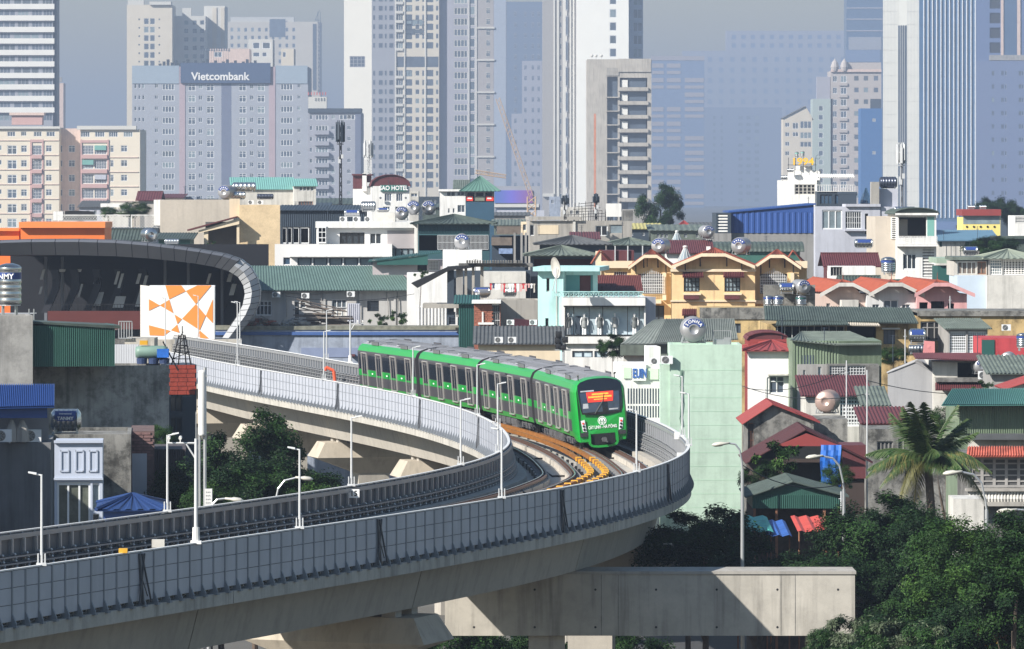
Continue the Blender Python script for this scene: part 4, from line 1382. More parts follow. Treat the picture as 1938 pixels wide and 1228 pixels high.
# tower crane among the towers
root = empty('tower_crane', (WX(1002, 1500), 1500, 0), 0, 'rusty lattice crane boom slanting up in front of the blue tower', 'crane')
cranem = M('crane tan', (.48, .34, .22), .7, .1)
def lattice(b, p0, p1, w, n, r=.12):
    p0, p1 = Vector(p0), Vector(p1); ax = (p1 - p0).normalized(); s = ax.cross(Vector((0, 1, 0))).normalized() * w; q = Vector((0, w, 0))
    cs = [s + q, s - q, -s - q, -s + q]
    for c in cs: b.tube(p0 + c, p1 + c, r, n=4)
    for i in range(n):
        a, c = p0.lerp(p1, i / n), p0.lerp(p1, (i + 1) / n)
        for k in range(4): b.tube(a + cs[k], c + cs[(k + 1) % 4], r * .6, n=4)
b = MB(); P0 = WP(1006, 372, 1500) - root.location; P1 = WP(942, 186, 1500) - root.location
lattice(b, P0, P1, .6, 22, .09); link('boom', b.mesh('boom', cranem), root)
b = MB(); lattice(b, P0 + Vector((0, 0, -12)), P0, 1.2, 6, .2); link('mast', b.mesh('mast', cranem), root)
b = MB(); a = WP(900, 325, 1500) - root.location; c = WP(958, 334, 1500) - root.location
lattice(b, a, c, .5, 12, .12); link('jib', b.mesh('jib', cranem), root)

# led screen building
t = Bld('screen_building', 'low building with a blue and purple video screen on its roof line', 'building', 935, 1022, 352, 1020, 10, [twallg])
led = bpy.data.materials.new('video screen'); led.use_nodes = True
nt = led.node_tree; p = nt.nodes['Principled BSDF']; tc = nt.nodes.new('ShaderNodeTexCoord'); sx = nt.nodes.new('ShaderNodeSeparateXYZ'); rp_ = nt.nodes.new('ShaderNodeValToRGB')
nt.links.new(tc.outputs['Generated'], sx.inputs[0]); nt.links.new(sx.outputs[0], rp_.inputs[0]); nt.links.new(rp_.outputs[0], p.inputs['Base Color']); nt.links.new(rp_.outputs[0], p.inputs['Emission Color'])
p.inputs['Emission Strength'].default_value = .12
e = rp_.color_ramp.elements; e[0].color = (.05, .12, .34, 1); e[1].color = (.20, .07, .20, 1); k = rp_.color_ramp.elements.new(.45); k.color = (.12, .10, .45, 1)
t.box('screen', 936, 1008, 360, 384, .5, 0, led)
t.box('ledge', 935, 1020, 386, 392, 1, 0, twall); t.box('glazed_band', 938, 1015, 395, 412, .2, 0, tdark)
t.walls()
# ================================================================ small builders
_pre = {}
def pre(key, fn):
    if key not in _pre: _pre[key] = fn()
    return _pre[key]
def thing_at(name, px, py, D, label, cat, group=None, rz=0.0, s=1.0, dx=0.0):
    """stands on the point seen at (px, py) at distance D"""
    p = WP(px, py, D); e = empty(name, p, rz, label, cat, group); e.scale = (s, s, s); return e
def _arc(r0, r1, a0, a1, y, n=14):
    b = MB()
    for i in range(n):
        t0, t1 = a0 + (a1 - a0) * i / n, a0 + (a1 - a0) * (i + 1) / n
        b.quad(*[(r * cos(t), y, r * sin(t)) for r, t in ((r0, t0), (r1, t0), (r1, t1), (r0, t1))][::-1])
    return b
greysteel = M('brushed tank end', (.38, .38, .39), .4, .06, metal=.55)
coppersteel = M('copper tinted tank', (.50, .36, .31), .35, .1, metal=.5)
def tank_end(px, py, wpx, D, label, rz=0.0, text=None, band=True, mat=None):
    """horizontal tank, round end to the camera; py = its bottom, wpx = its diameter"""
    r = wpx * D / F / 2; mat = mat or greysteel
    root = thing_at('water_tank', px, py, D, label, 'water tank', 'steel water tanks on the roofs', rz, r)
    z = 1.12
    b = MB(); b.lathe([(0, -.10), (.30, -.10), (.34, -.16), (.42, -.17), (.55, -.12), (.85, -.05), (.97, .05), (1, .18)], 24, 'y', (0, 0, z)); n0 = len(b.v)
    y = .18
    for k in range(5):
        b.lathe([(1, y), (1, y + .38), (1.035, y + .42), (1.035, y + .48), (1, y + .52)], 24, 'y', (0, 0, z)); y += .52
    b.lathe([(1, y), (.8, y + .16), (0, y + .2)], 24, 'y', (0, 0, z))
    link('tank_body', pre(('tb', mat.name), lambda: b.mesh('tank_body', mat, True)), root)
    def leg():
        b = MB()
        for yy in (.4, 2.1):
            for sx in (-1, 1):
                b.tube((sx * .95, yy, 0), (sx * .8, yy, z - .55), .05, n=5); b.tube((sx * .3, yy, 0), (sx * .95, yy, z - .4), .04, n=4)
            b.tube((-.95, yy, .05), (.95, yy, .05), .04, n=4)
        return b.mesh('stand', steel)
    link('stand', pre('stand_e', leg), root)
    if band:
        bb = link('blue_band', pre('band_e', lambda: _arc(.46, .90, .12 * pi, .88 * pi, -.095).mesh('blue_band', inoxband)), root, (0, -.07, z))
        if text:
            for i, ch in enumerate(text):
                a = pi * (.80 - .60 * i / (len(text) - 1)); m = text_mesh('letter', ch, .36, twhite, .004, True)
                o = link('letter', m, bb, (.68 * cos(a), -.11, .68 * sin(a))); o.rotation_euler = (0, pi / 2 - a, 0)
        else:
            for i in range(5):
                a = pi * (.76 - .52 * i / 4)
                o = link('band_mark', pre('bm', lambda: MB().box(-.055, .055, -.004, 0, -.08, .08).mesh('band_mark', twhite)), bb, (.68 * cos(a), -.105, .68 * sin(a))); o.rotation_euler = (0, pi / 2 - a, 0)
    return root
def tank_side(px, py, wpx, D, label, band=True, hpx=None, rz=0.0, text=None, mat=None):
    """horizontal tank seen from its side; wpx = its length"""
    L = wpx * D / F; r = (hpx or wpx * .5) * D / F / 2; mat = mat or inox
    root = thing_at('water_tank', px, py, D, label, 'water tank', 'steel water tanks on the roofs', rz)
    b = MB(); z = r * 1.25
    prof = [(0, -L / 2), (r * .7, -L / 2 + .02), (r, -L / 2 + r * .3)]; n = 5; seg = (L - r * .6) / n
    for k in range(n):
        x = -L / 2 + r * .3 + k * seg; prof += [(r, x + seg * .1), (r, x + seg * .8), (r * 1.04, x + seg * .86), (r * 1.04, x + seg * .95), (r, x + seg)]
    prof += [(r * .7, L / 2 - .02), (0, L / 2)]
    b.lathe(prof, 20, 'x', (0, 0, z)); link('tank_body', b.mesh('tank_body', mat, True), root)
    if band:
        c = MB(); c.lathe([(r * 1.045, -L * .33), (r * 1.05, -L * .33), (r * 1.05, L * .33), (r * 1.045, L * .33)], 20, 'x', (0, 0, z))
        k0 = MB(); n = 7
        for i in range(n):
            t0, t1 = pi - .1 - pi * .26 * i / n, pi - .1 - pi * .26 * (i + 1) / n
            rr = r * 1.055
            k0.quad((-L * .34, rr * cos(t0), rr * sin(t0) + z), (L * .34, rr * cos(t0), rr * sin(t0) + z), (L * .34, rr * cos(t1), rr * sin(t1) + z), (-L * .34, rr * cos(t1), rr * sin(t1) + z))
        bb = link('blue_band', k0.mesh('blue_band', inoxband), root)
        if text:
            pl = MB(); pl.box(-L * .27, L * .27, -r * 1.14, -r * 1.12, z - r * .05, z + r * .42); link('name_plate', pl.mesh('name_plate', inoxband), root)
            o = link('tank_text', text_mesh('tank_text', text, r * .42, twhite, .004, True), root, (0, -r * 1.15, z + r * .18))
            o = link('tank_text', text_mesh('tank_text', 'International', r * .22, twhite, .004, True), root, (0, -r * 1.12, z + r * .62))
    s = MB()
    for x in (-L * .36, L * .36):
        for y in (-r * .7, r * .7): s.tube((x, y, 0), (x, y, z - r * .3), .035, n=5)
        s.tube((x, -r * .7, .05), (x, r * .7, .05), .03, n=4)
    s.tube((-L * .36, -r * .7, .06), (L * .36, -r * .7, .06), .03, n=4)
    link('stand', s.mesh('stand', steel), root)
    return root
def tank_up(px, py, wpx, D, label, hpx=None, band=inoxband, stand=.25):
    r = wpx * D / F / 2; h = (hpx or wpx * 1.25) * D / F
    root = thing_at('water_tank', px, py, D, label, 'water tank', 'steel water tanks on the roofs')
    b = MB(); prof = [(r * .8, stand), (r, stand + .05)]; n = 6; seg = (h - stand - r * .3) / n
    for k in range(n):
        z = stand + .05 + k * seg; prof += [(r, z + seg * .15), (r * 1.03, z + seg * .3), (r * 1.03, z + seg * .7), (r, z + seg * .85)]
    prof += [(r, h - r * .3), (r * .75, h - r * .12), (r * .3, h), (0, h)]
    b.lathe(prof, 20, 'z'); link('tank_body', b.mesh('tank_body', inox, True), root)
    c = MB(); z = stand + (h - stand) * .62; c.lathe([(r * 1.05, z), (r * 1.05, z + h * .13)], 20, 'z'); link('blue_band', c.mesh('blue_band', band, True), root)
    s = MB()
    for a in range(4): t = pi / 4 + a * pi / 2; s.tube((r * .8 * cos(t), r * .8 * sin(t), 0), (r * .8 * cos(t), r * .8 * sin(t), stand + .05), .05, n=5)
    s.lathe([(r * .7, stand - .04), (r * .95, stand - .04), (r * .95, stand + .02)], 14, 'z'); link('stand', s.mesh('stand', steel), root)
    return root
def ac(px, py, wpx, D, label, rz=0.0, d=.35):
    """air conditioner, py = its bottom"""
    s = wpx * D / F
    root = thing_at('air_conditioner', px, py, D - d * .0, label, 'air conditioner', 'outdoor air conditioner units', rz, s)
    root.location.y -= .36 * s
    link('casing', pre('acc', lambda: MB().box(-.5, .5, 0, .36, .04, .72).mesh('casing', trim)), root)
    def grille():
        b = MB(); b.lathe([(0, -.02), (.26, -.02), (.30, -.012), (.30, 0)], 18, 'y', (-.13, 0, .38)); return b.mesh('fan_opening', M('fan shadow', (.06, .06, .06), .8, .1))
    link('fan_opening', pre('acf', grille), root, (0, -.002, 0))
    def g2():
        b = MB()
        for r in (.1, .18, .25): b.lathe([(r, -.045), (r + .018, -.045), (r + .018, -.03)], 16, 'y', (-.13, 0, .38))
        for a in range(8): t = a * pi / 4; b.tube((-.13, -.03, .38), (-.13 + .27 * cos(t), -.03, .38 + .27 * sin(t)), .01, n=4)
        return b.mesh('fan_grille', steel)
    link('fan_grille', pre('acg', g2), root)
    link('bracket', pre('acb', lambda: MB().box(-.42, -.36, -.02, .38, -.04, .035).box(.36, .42, -.02, .38, -.04, .035).mesh('bracket', steel)), root)
    return root
def mast(px, py0, py1, D, w, label, name='antenna_mast', mat=None, panels=6, pm=None, top=.28):
    """lattice mast from py1 (foot) up to py0"""
    mat = mat or slate
    root = thing_at(name, px, py1, D, label, 'antenna mast'); h = (py1 - py0) * D / F; w = w * D / F / 2
    b = MB(); n = max(6, int(h / 1.1)); cs = [(w, 0), (-w * .5, w * .87), (-w * .5, -w * .87)]
    for c in cs: b.tube((c[0], c[1], 0), (c[0] * .6, c[1] * .6, h), .06, n=5)
    for i in range(n):
        f0, f1 = i / n, (i + 1) / n
        for k in range(3):
            a, c = cs[k], cs[(k + 1) % 3]; s0, s1 = 1 - .4 * f0, 1 - .4 * f1
            b.tube((a[0] * s0, a[1] * s0, h * f0), (c[0] * s1, c[1] * s1, h * f1), .035, n=4); b.tube((a[0] * s0, a[1] * s0, h * f0), (c[0] * s0, c[1] * s0, h * f0), .03, n=4)
    link('mast', b.mesh('mast', mat), root)
    H = min(2.2, h * top)
    ring = MB(); ring.lathe([(w * 2.2, h - H * .3), (w * 2.3, h - H * .3), (w * 2.3, h - H * .25)], 12, 'z'); ring.lathe([(w * 2.0, h - H * 1.1), (w * 2.1, h - H * 1.1), (w * 2.1, h - H * 1.05)], 12, 'z')
    link('ring', ring.mesh('ring', mat), root)
    pme = MB().box(-.13, .13, -.09, .09, -H * .5, H * .5).box(-.04, .04, .09, .2, -H * .55, H * .6).mesh('panel_antenna', pm or pole)
    for k in range(panels):
        a = 2 * pi * k / panels + .4
        link('panel_antenna', pme, root, (w * 2.5 * cos(a), w * 2.5 * sin(a), h - H * .45 + (k % 2) * .3), a + pi / 2)
    r2 = MB()
    for k in range(3): a = 2 * pi * k / 3; r2.box(w * 1.2 * cos(a) - .15, w * 1.2 * cos(a) + .15, w * 1.2 * sin(a) - .1, w * 1.2 * sin(a) + .1, h - H * 1.9 - k * .3, h - H * 1.9 + .5 - k * .3)
    link('radio_box', r2.mesh('radio_box', pole), root)
    return root
def rod(b, f, px, py0, py1, r=.03, y=-.1):
    x = f.x(px); b.tube((x, y, f.z(px, py1)), (x, y, f.z(px, py0)), r, n=5)
def railing(f, px0, px1, py0, py1, mat, n=12, out=.1, name='railing', rails=2, r=.03):
    b = MB(); x0, x1 = f.x(px0), f.x(px1); z0, z1 = f.z(px0, py1), f.z(px0, py0)
    for i in range(n + 1):
        x = x0 + (x1 - x0) * i / n; b.box(x - r, x + r, -out - r, -out + r, z0, z1)
    for j in range(rails):
        z = z0 + (z1 - z0) * j / max(1, rails - 1); b.box(x0, x1, -out - r * 2.2, -out - r * 1.02, z - r, z + r)
    return f.part(name, b, mat)
def sheetroof(f, pts, mat, n=12, h=.05, name='roof'):
    """ribbed sheet from four local points"""
    b = MB(); b.sheet(*pts, n, h); return f.part(name, b, mat)
def slab(f, px0, px1, py0, py1, d0, d1, mat, name='slab'):
    b = MB(); b.box(f.x(px0), f.x(px1), -d0, d1, f.z(px0, py1), f.z(px0, py0)); return f.part(name, b, mat)

# ================================================================ far roofscape
# teal roofed hall
t = Bld('teal_roof_hall', 'long pale hall under a teal sheet roof beside rooftop tanks', 'building', 440, 556, 358, 720, 10, [whiteold], yaw=4)
t.roof_shed(1.65, tealroof, over=.3, n=30); t.walls()
t = Bld('stair_house', 'small white stair house with a teal roof and four shutters', 'building', 556, 598, 352, 716, 8, [white2], yaw=4)
t.win([(567, 353, 572, 361), (574, 353, 579, 361), (581, 353, 586, 361), (588, 353, 593, 361)], 'w21', gm=tdark)
t.win([(565, 381, 592, 388)], 'w51', rust, tdark); t.roof_shed(1.0, tealroof, over=.3, n=12); t.walls()
# hotel
t = Bld('hotel_building', 'white annex of the hotel with a maroon band and roof antenna', 'building', 668, 702.6, 352, 806, 10, [white])
t.win([(669, 349, 682, 355), (695, 349, 702, 355)], 'w31', gm=tdark)
t.box('maroon_panel', 668, 685, 332, 357, .05, .3, maroon); t.box('maroon_panel', 690, 703, 332, 345, .05, .3, maroon); t.box('roof_slab', 666, 704, 329, 332, .5, 9, maroon)
t.box('chimney', 686, 694, 328, 362, .5, 1, white); t.walls()
t = Bld('hotel_building', 'white hotel with a maroon arched roof and the green sign SAO HOTEL', 'hotel', 703, 775, 352, 800, 10, [white], yaw=3)
t.barrel(330, maroon, n=7); t.win([(728, 366, 741, 381), (750, 366, 762, 381), (725, 391, 738, 399), (748, 391, 762, 399)], 'w31', gm=tdark)
t.box('sign_board', 720, 770, 350, 362, .3, 0, M('hotel sign green', (.03, .14, .12), .5, .05))
o = t.fr.put('sign_text', text_mesh('sign_text', 'SAO HOTEL', .98, twhite, .02, True), t.fr.x(745), -.33, t.fr.z(745, 356)); o.scale = (.86, 1, 1); t.walls()
ac(721, 377, 7, 799.5, 'air conditioner left of the hotel windows'); ac(769, 377, 7, 799.5, 'air conditioner right of the hotel windows')
t = Bld('white_house', 'small pale house right of the hotel with two windows', 'house', 775, 792, 362, 830, 8, [whiteold]); t.win([(778, 378, 785, 384), (778, 366, 790, 372)], 'w21', gm=tdark); t.walls()
# pyramid roof building
t = Bld('pyramid_roof_house', 'white tower house with blue shop front under a green pyramid roof', 'house', 832, 881, 362, 740, 9, [white])
t.win([(845, 363, 862, 371), (865, 363, 879, 370), (848, 394, 851, 403), (857, 394, 860, 403), (866, 388, 880, 402)], 'w21', gm=tdark)
t.box('roof_slab', 830, 882, 358, 362, .6, 9.3, white); t.walls()
t = Bld('pyramid_roof_house', 'dark blue front with red and white cafe signs below the green pyramid roof', 'house', 881.3, 935, 362, 738, 9, [M('cafe blue cladding', (.03, .08, .13), .5, .1)])
t.win([(882, 363, 934, 382)], 'w31', white, darkgap, rec=.8)
for a, c, m in ((883, 895, tred), (899, 917, M('cafe oval sign', (.18, .20, .15), .6, .1)), (920, 934, tred)): t.box('sign_board', a, c, 371, 380, .1, 0, m)
for a in (884, 921): t.box('sign_stripe', a + 1, a + 9, 374, 376.5, .13, 0, twhite)
t.roof_hip(334, M('green pyramid roof', (.10, .20, .16), .5, .1), over=.9); t.walls()
t = Bld('cafe_roof', 'low green sheet roof attached left of the pyramid roof', 'roof', 862, 884, 357, 745, 6, [white2]); t.roof_shed(1.2, greenroof2, n=8); t.walls()

# scattered far houses that hide the tower feet: (x0, x1, top, D, wall, roof kind, roof mat, label)
FAR = [
 (150, 196, 392, 900, lavender, 's', slateroof, 'pale house behind the white terrace canopy at left'),
 (262, 300, 378, 860, greywarm, 'g', maroon, 'grey house with a dark ridge left of the concrete block'),
 (300, 345, 374, 940, palepink, 's', maroon, 'low maroon roof in front of the bank tower, left part'),
 (340, 372, 372, 950, bluepaint, 'f', slate, 'bluish flat house in front of the bank tower'),
 (372, 445, 384, 930, greyren, 's', slateroof, 'grey roof below the bank tower, left of the teal hall'),
 (596, 670, 386, 900, greywarm, 's', greenroof, 'low dark roof between the teal hall and the hotel'),
 (790, 834, 372, 950, slate, 'f', greyren, 'dark block below the cream tower, left of the pyramid roof'),
 (800, 850, 392, 860, greenroof, 's', greenroof, 'dark green roof at the foot of the pyramid roof house'),
 (930, 1000, 408, 880, greywarm, 's', slateroof, 'grey shed roof below the video screen building'),
 (935, 990, 426, 700, greenroof2, 's', greenroof2, 'green canopy roof left of the raw concrete house'),
 (940, 1030, 398, 1000, lavender, 'f', slate, 'pale flat block under the purple screen'),
 (1040, 1060, 372, 1000, bluepaint, 'f', slate, 'narrow blue container-like house left of the white tower foot'),
 (1062, 1112, 392, 960, white2, 'f', conc, 'white low house at the foot of the white tower'),
 (1180, 1236, 396, 960, greyren, 'f', conc, 'grey house under the raw concrete high-rise'),
 (1226, 1275, 421, 900, slate, 'f', greenroof, 'dark wall below the solitary hazy tree'),
 (1232, 1330, 436, 640, greenroof2, 's', greenroof2, 'long green roof right of the mustard roof'),
 (1300, 1360, 430, 760, slateroof, 's', slateroof, 'dark grey roof left of the blue hall'),
 (1190, 1250, 433, 700, slate, 's', olive, 'low hall with a mustard yellow roof'),
 (1540, 1600, 392, 700, greyren, 'f', conc, 'grey terrace behind the lavender house, left'),
 (1600, 1680, 386, 720, greywarm, 'f', conc, 'grey brown wall behind the lavender house, right'),
 (1740, 1825, 420, 760, twallb, 'f', slate, 'blue glazed podium of the striped tower'),
 (1850, 1905, 410, 880, greyren, 's', greenroof2, 'dull green roof below the tree at the right edge'),
 (1905, 1950, 400, 820, slate, 'f', conc, 'dark low block at the right edge below the blue tower'),
 (100, 150, 400, 840, greywarm, 'f', slate, 'brown wall behind the black tarpaulin stack'),
 (195, 265, 400, 830, M('terrace wall', (.35, .30, .25), .8, .1), 'f', conc, 'brown terrace wall under the green plants at left'),
 (540, 620, 396, 760, greyren, 's', slate, 'slate roof behind the dark blue hall'),
]
for i, (x0, x1, top, D, wm, rk, rm, lab) in enumerate(FAR):
    t = Bld('far_house', lab, 'house', x0, x1, top, D, 10, [wm, rm])
    rr = random.Random(i); x = x0 + 3
    while x < x1 - 7:
        if rr.random() < .7: t.win([(x, top + 6, x + 5, top + 13)], 'w21', gm=tdark)
        x += rr.choice((8, 11, 14))
    if rk == 's': t.roof_shed(rr.uniform(.5, 1.1), rm, n=10)
    elif rk == 'g': t.roof_gx(0, rm, rise=1.4, n=10)
    t.walls(parapet=.4 if rk == 'f' else 0)

# raw concrete house in the middle distance
t = Bld('concrete_house', 'raw concrete house with rooftop aerials in front of the unfinished high-rise', 'house', 1002, 1196, 418, 640, 12, [conc], yaw=2)
t.win([(1003, 425, 1011, 446)], 'w11', trim, darkgap); t.win([(1127, 427, 1150, 446)], 'w21', trim, darkgap); t.win([(1152, 425, 1180, 442)], 'w11', conc, tdark)
t.box('cream_panel', 1018, 1057, 426, 443, .05, 0, cream); t.box('roof_slab', 1000, 1100, 410, 416, .4, 10, conc); t.box('white_panel', 1147, 1176, 385, 410, 0, .2, white)
t.box('pier_wall', 1084, 1089, 416, 440, .2, 0, white2); t.box('roof_room', 1180, 1198, 398, 418, 0, 4, concdark)
for zz in seq(0, 1, 1): pass
b = MB(); f = t.fr; rr = random.Random(4)
for k in range(26):
    px = 1066 + k * 4.4 + rr.uniform(-2, 2); x = f.x(px); b.tube((x, 2 + rr.random() * 2, t.zt), (x, 2, t.zt + rr.uniform(.6, 2.6)), .035, n=4)
for k in range(6): z = t.zt + .4 + k * .35; b.tube((f.x(1068 + k * 6), 2, z), (f.x(1150 - k * 4), 2.3, z + .2), .03, n=4)
stuff(f.part('roof_aerials', b, black)); t.walls(parapet=.4)
mast(1069, 375, 415, 636, 5, 'thin dark mast with clustered aerials left on the concrete house', mat=black, panels=4, pm=slate)
mast(1128, 372, 415, 636, 4, 'thin dark mast with clustered aerials in the middle of the concrete house', mat=black, panels=4, pm=slate)
t = Bld('cream_house', 'small cream house with a roof terrace left of the concrete house', 'house', 986, 1002, 420, 650, 8, [cream]); t.win([(990, 424, 996, 436)], 'w11', gm=tdark); t.walls(parapet=.4)
# small red pyramid roof
t = Bld('red_pavilion', 'little red pagoda roof between green roofs', 'pavilion', 1282, 1308, 433, 660, 2.6, [white2]); t.roof_hip(419, redroof, over=.3); t.walls()

# blue metal hall
t = Bld('blue_hall', 'blue ribbed metal hall on a grey concrete wall', 'hall', 1384, 1540, 441, 520, 14, [M('hall grey wall', (.24, .235, .23), .85, .12, .4, streak=.3)], yaw=0)
f = t.fr; za, zb_ = f.z(1400, 402), f.z(1400, 387)
g = MB(); g.prism([(0, .02, t.zt - .01), (t.W, .02, t.zt - .01), (t.W, .02, zb_), (0, .02, za)], (0, 13.9, 0)); f.part('upper_wall', g, blueclad)
b = MB(); b.sheet((0, -.05, t.zt), (t.W, -.05, t.zt), (t.W, -.05, za), (0, -.05, za), 14, .05); f.part('cladding', b, blueclad)
b = MB(); b.prism([(0, -.02, za), (t.W, -.02, za), (t.W, -.02, zb_)], (0, -.04, 0)); f.part('cladding', b, blueclad)
b = MB(); b.prism([(-.3, -.25, za - .02), (t.W + .2, -.25, zb_ - .02), (t.W + .2, -.25, zb_ + .14), (-.3, -.25, za + .14)], (0, 14.5, 0)); f.part('roof', b, blueclad)
t.walls()
t = Bld('louvred_annex', 'narrow annex with white louvre slats at the end of the blue hall', 'building', 1355, 1383.5, 403, 519, 10, [slate], pyb=441, yaw=0)
t.win([(1358, 405, 1377, 440)], 'l6', white, tdark); t.walls()
t = Bld('grey_wall_block', 'grey concrete block under the louvred annex', 'building', 1345, 1384, 441.5, 518, 10, [MATS['hall grey wall']]); t.walls()
# barrel green roof in front of the blue hall
t = Bld('barrel_roof_hall', 'long dark green barrel roof between tanks and the blue hall', 'hall', 1305, 1514, 472, 480, 7, [greenclad])
f = t.fr; b = MB(); prev = None
for k in range(6):
    a0, a1 = k * pi / 10, (k + 1) * pi / 10; z0 = t.zt - .2
    b.sheet((-.4, -.3 + 3.5 * (1 - cos(a0)), z0 + .9 * sin(a0)), (t.W + .4, -.3 + 3.5 * (1 - cos(a0)), z0 + .9 * sin(a0)), (t.W + .4, -.3 + 3.5 * (1 - cos(a1)), z0 + .9 * sin(a1)), (-.4, -.3 + 3.5 * (1 - cos(a1)), z0 + .9 * sin(a1)), 28, .03)
f.part('roof', b, greenroof); t.walls()
rod_b = MB()
# white building with the 1994 sign
t = Bld('white_building', 'bright white building carrying a yellow 1994 roof sign', 'building', 1471, 1546, 341, 600, 10, [white], yaw=-6)
f = t.fr; t.win([(1504, 349, 1543, 368)], 'w53', whiteold, darkgap)
t.box('roof_room', 1490, 1551, 322, 341, -1, 5, white); t.box('roof_slab', 1503, 1535, 314, 321, -1, 4, white)
o = f.put('sign_digits', text_mesh('sign_digits', '1994', 1.15, M('sign yellow', (.75, .42, .03), .5, .05), .12, True), f.x(1519), .2, f.z(1519, 306)); o.scale = (1.18, 1, 1)
b = MB()
for px in (1492, 1505, 1520, 1535, 1543): x = f.x(px); b.tube((x, .4, f.z(px, 322)), (x, .4, f.z(px, 298)), .03, n=4)
b.tube((f.x(1490), .4, f.z(1490, 312)), (f.x(1545), .4, f.z(1545, 312)), .03, n=4); b.lathe([(.22, -.05), (.26, -.05), (.26, .05)], 14, 'y', (f.x(1548), .3, f.z(1548, 297)))
f.part('sign_frame', b, slate); t.walls(parapet=.3)
tank_up(1508, 301, 7, 603, 'small green roof tank left above the 1994 sign', hpx=14, band=tealroof); tank_up(1519, 300, 7, 603, 'small green roof tank right above the 1994 sign', hpx=14, band=tealroof)
tank_side(1496, 326, 13, 600, 'small tank beside the stepped top of the white building', band=False); tank_side(1484, 340, 14, 600, 'small tank on the corner of the bright white building', band=False)
t = Bld('canopy_terrace', 'roof terrace with a scalloped white canopy behind a lattice screen', 'terrace', 1546, 1618, 362, 596, 8, [slate]); f = t.fr
t.win([(1552, 368, 1575, 386), (1580, 368, 1600, 386)], 'w31', slate, glassblue)
sheetroof(f, [(0, -.5, t.zt + 1.6), (t.W, -.5, t.zt + 1.6), (t.W, 3, t.zt + 2.0), (0, 3, t.zt + 2.0)], white, 18, .08, 'canopy')
railing(f, 1546, 1618, 350, 362, white, 16); t.walls()
# lavender modern house
t = Bld('lavender_house', 'large pale lavender house with a barred window and roof terrace', 'house', 1543, 1666, 391, 560, 12, [lavender], yaw=3)
t.win([(1600, 400, 1630, 433)], 'g7', trim, glass); t.win([(1637, 404, 1643, 443)], 'dark', gm=darkgap); t.win([(1556, 397, 1594, 434)], 'w31', trim, glasspale)
t.box('parapet', 1600, 1666, 386, 391, .3, 3, lavender); t.box('roof_room', 1666, 1701, 357, 391, -1, 8, lavender)
t.box('chimney', 1649, 1664, 344, 386, 0, 1.0, conc); t.box('balcony', 1598, 1668, 434, 437, .5, 0, lavender); t.walls(parapet=.3)
t = Bld('lavender_house', 'right wing of the lavender house behind the round-roofed tower', 'house', 1666.5, 1702, 391, 560.5, 10, [lavender], yaw=3); t.walls()
tank_side(1681, 359, 34, 562, 'dark ribbed tank on the chimney of the lavender house', band=False, hpx=22, mat=M('dark tank steel', (.06, .07, .10), .3, .1, metal=.5))
r = empty('solar_heater', WP(1604, 386, 566), 0, 'dark solar panel heater on the lavender house roof', 'solar heater')
link('solar_panel', MB().box(-1.0, 1.0, 0, .06, 0, 1.1).mesh('solar_panel', slate), r); link('heater_tank', (lambda b: (b.lathe([(0, -1.1), (.2, -1.1), (.2, 1.1), (0, 1.1)], 12, 'x', (0, .3, 1.15)), b)[1])(MB()).mesh('heater_tank', slate), r)
t = Bld('glass_pyramid', 'small slatted glass pyramid on the lavender house roof', 'skylight', 1630, 1650, 385, 567, 2, [slate], pyb=391); t.roof_hip(357, glassblue, over=0); t.walls()
mast(1706, 280, 432, 500, 6, 'grey lattice mast with white antennas in front of the striped tower', mat=M('mast grey', (.30, .31, .33), .6, .1), panels=6, pm=pole, top=.2)
mast(644, 237, 392, 640, 6, 'tall black lattice mast with a crown of antennas left of the hotel', mat=black, panels=8, pm=slate, top=.22)
mast(697, 272, 330, 790, 7, 'cluster of white antennas on the hotel annex chimney', mat=pole, panels=9, pm=pole, top=.7)

# round-roofed balcony tower house
t = Bld('balcony_tower_house', 'tall white tube house with a green barrel roof over its balcony', 'house', 1698, 1772, 405, 470, 12, [white])
t.win([(1701, 411, 1753, 449)], 'dark', gm=darkgap, rec=1.6); t.win([(1709, 480, 1734, 510)], 'w31', trim, glass); t.win([(1746, 472, 1768, 524)], 'l9', white, greyren)
t.barrel(393, greenroof, n=8, over=.3); f = t.fr
b = MB(); b.box(f.x(1702), f.x(1720), 1.5, 1.58, f.z(1710, 446), f.z(1710, 415)); f.part('inner_wall', b, greywarm)
b = MB(); b.box(f.x(1755), f.x(1768), -.02, .1, f.z(1760, 447), f.z(1760, 410)); f.part('side_screen', b, tealroof)
slab(f, 1696, 1773, 462, 466, .9, 0, white, 'balcony'); railing(f, 1697, 1772, 447, 462, white, 3, .85, 'railing', 5); railing(f, 1697, 1772, 447, 462, white, 14, .8, 'railing', 2)
t.box('cornice', 1694, 1775, 403, 407, .4, 0, white); t.walls()
t = Bld('beige_house', 'blank beige side wall beside the white tube house', 'house', 1657, 1697.6, 410, 472, 12, [M('beige side wall', (.50, .44, .37), .85, .08, .5, streak=.2)]); t.box('vent_block', 1686, 1697, 411, 452, .1, 0, white)
f = t.fr; b = MB(); [b.box(f.x(1688), f.x(1695.5), -.14, -.105, f.z(1690, 414 + 4 * k), f.z(1690, 412.4 + 4 * k)) for k in range(10)]; f.part('vent_slots', b, darkgap); t.walls(parapet=.3)
tank_side(1712, 402, 40, 476, 'tank behind the green barrel roof of the tube house', band=False, hpx=10)
tank_up(1681, 520, 26, 440, 'tall steel tank standing before the beige side wall', hpx=34)
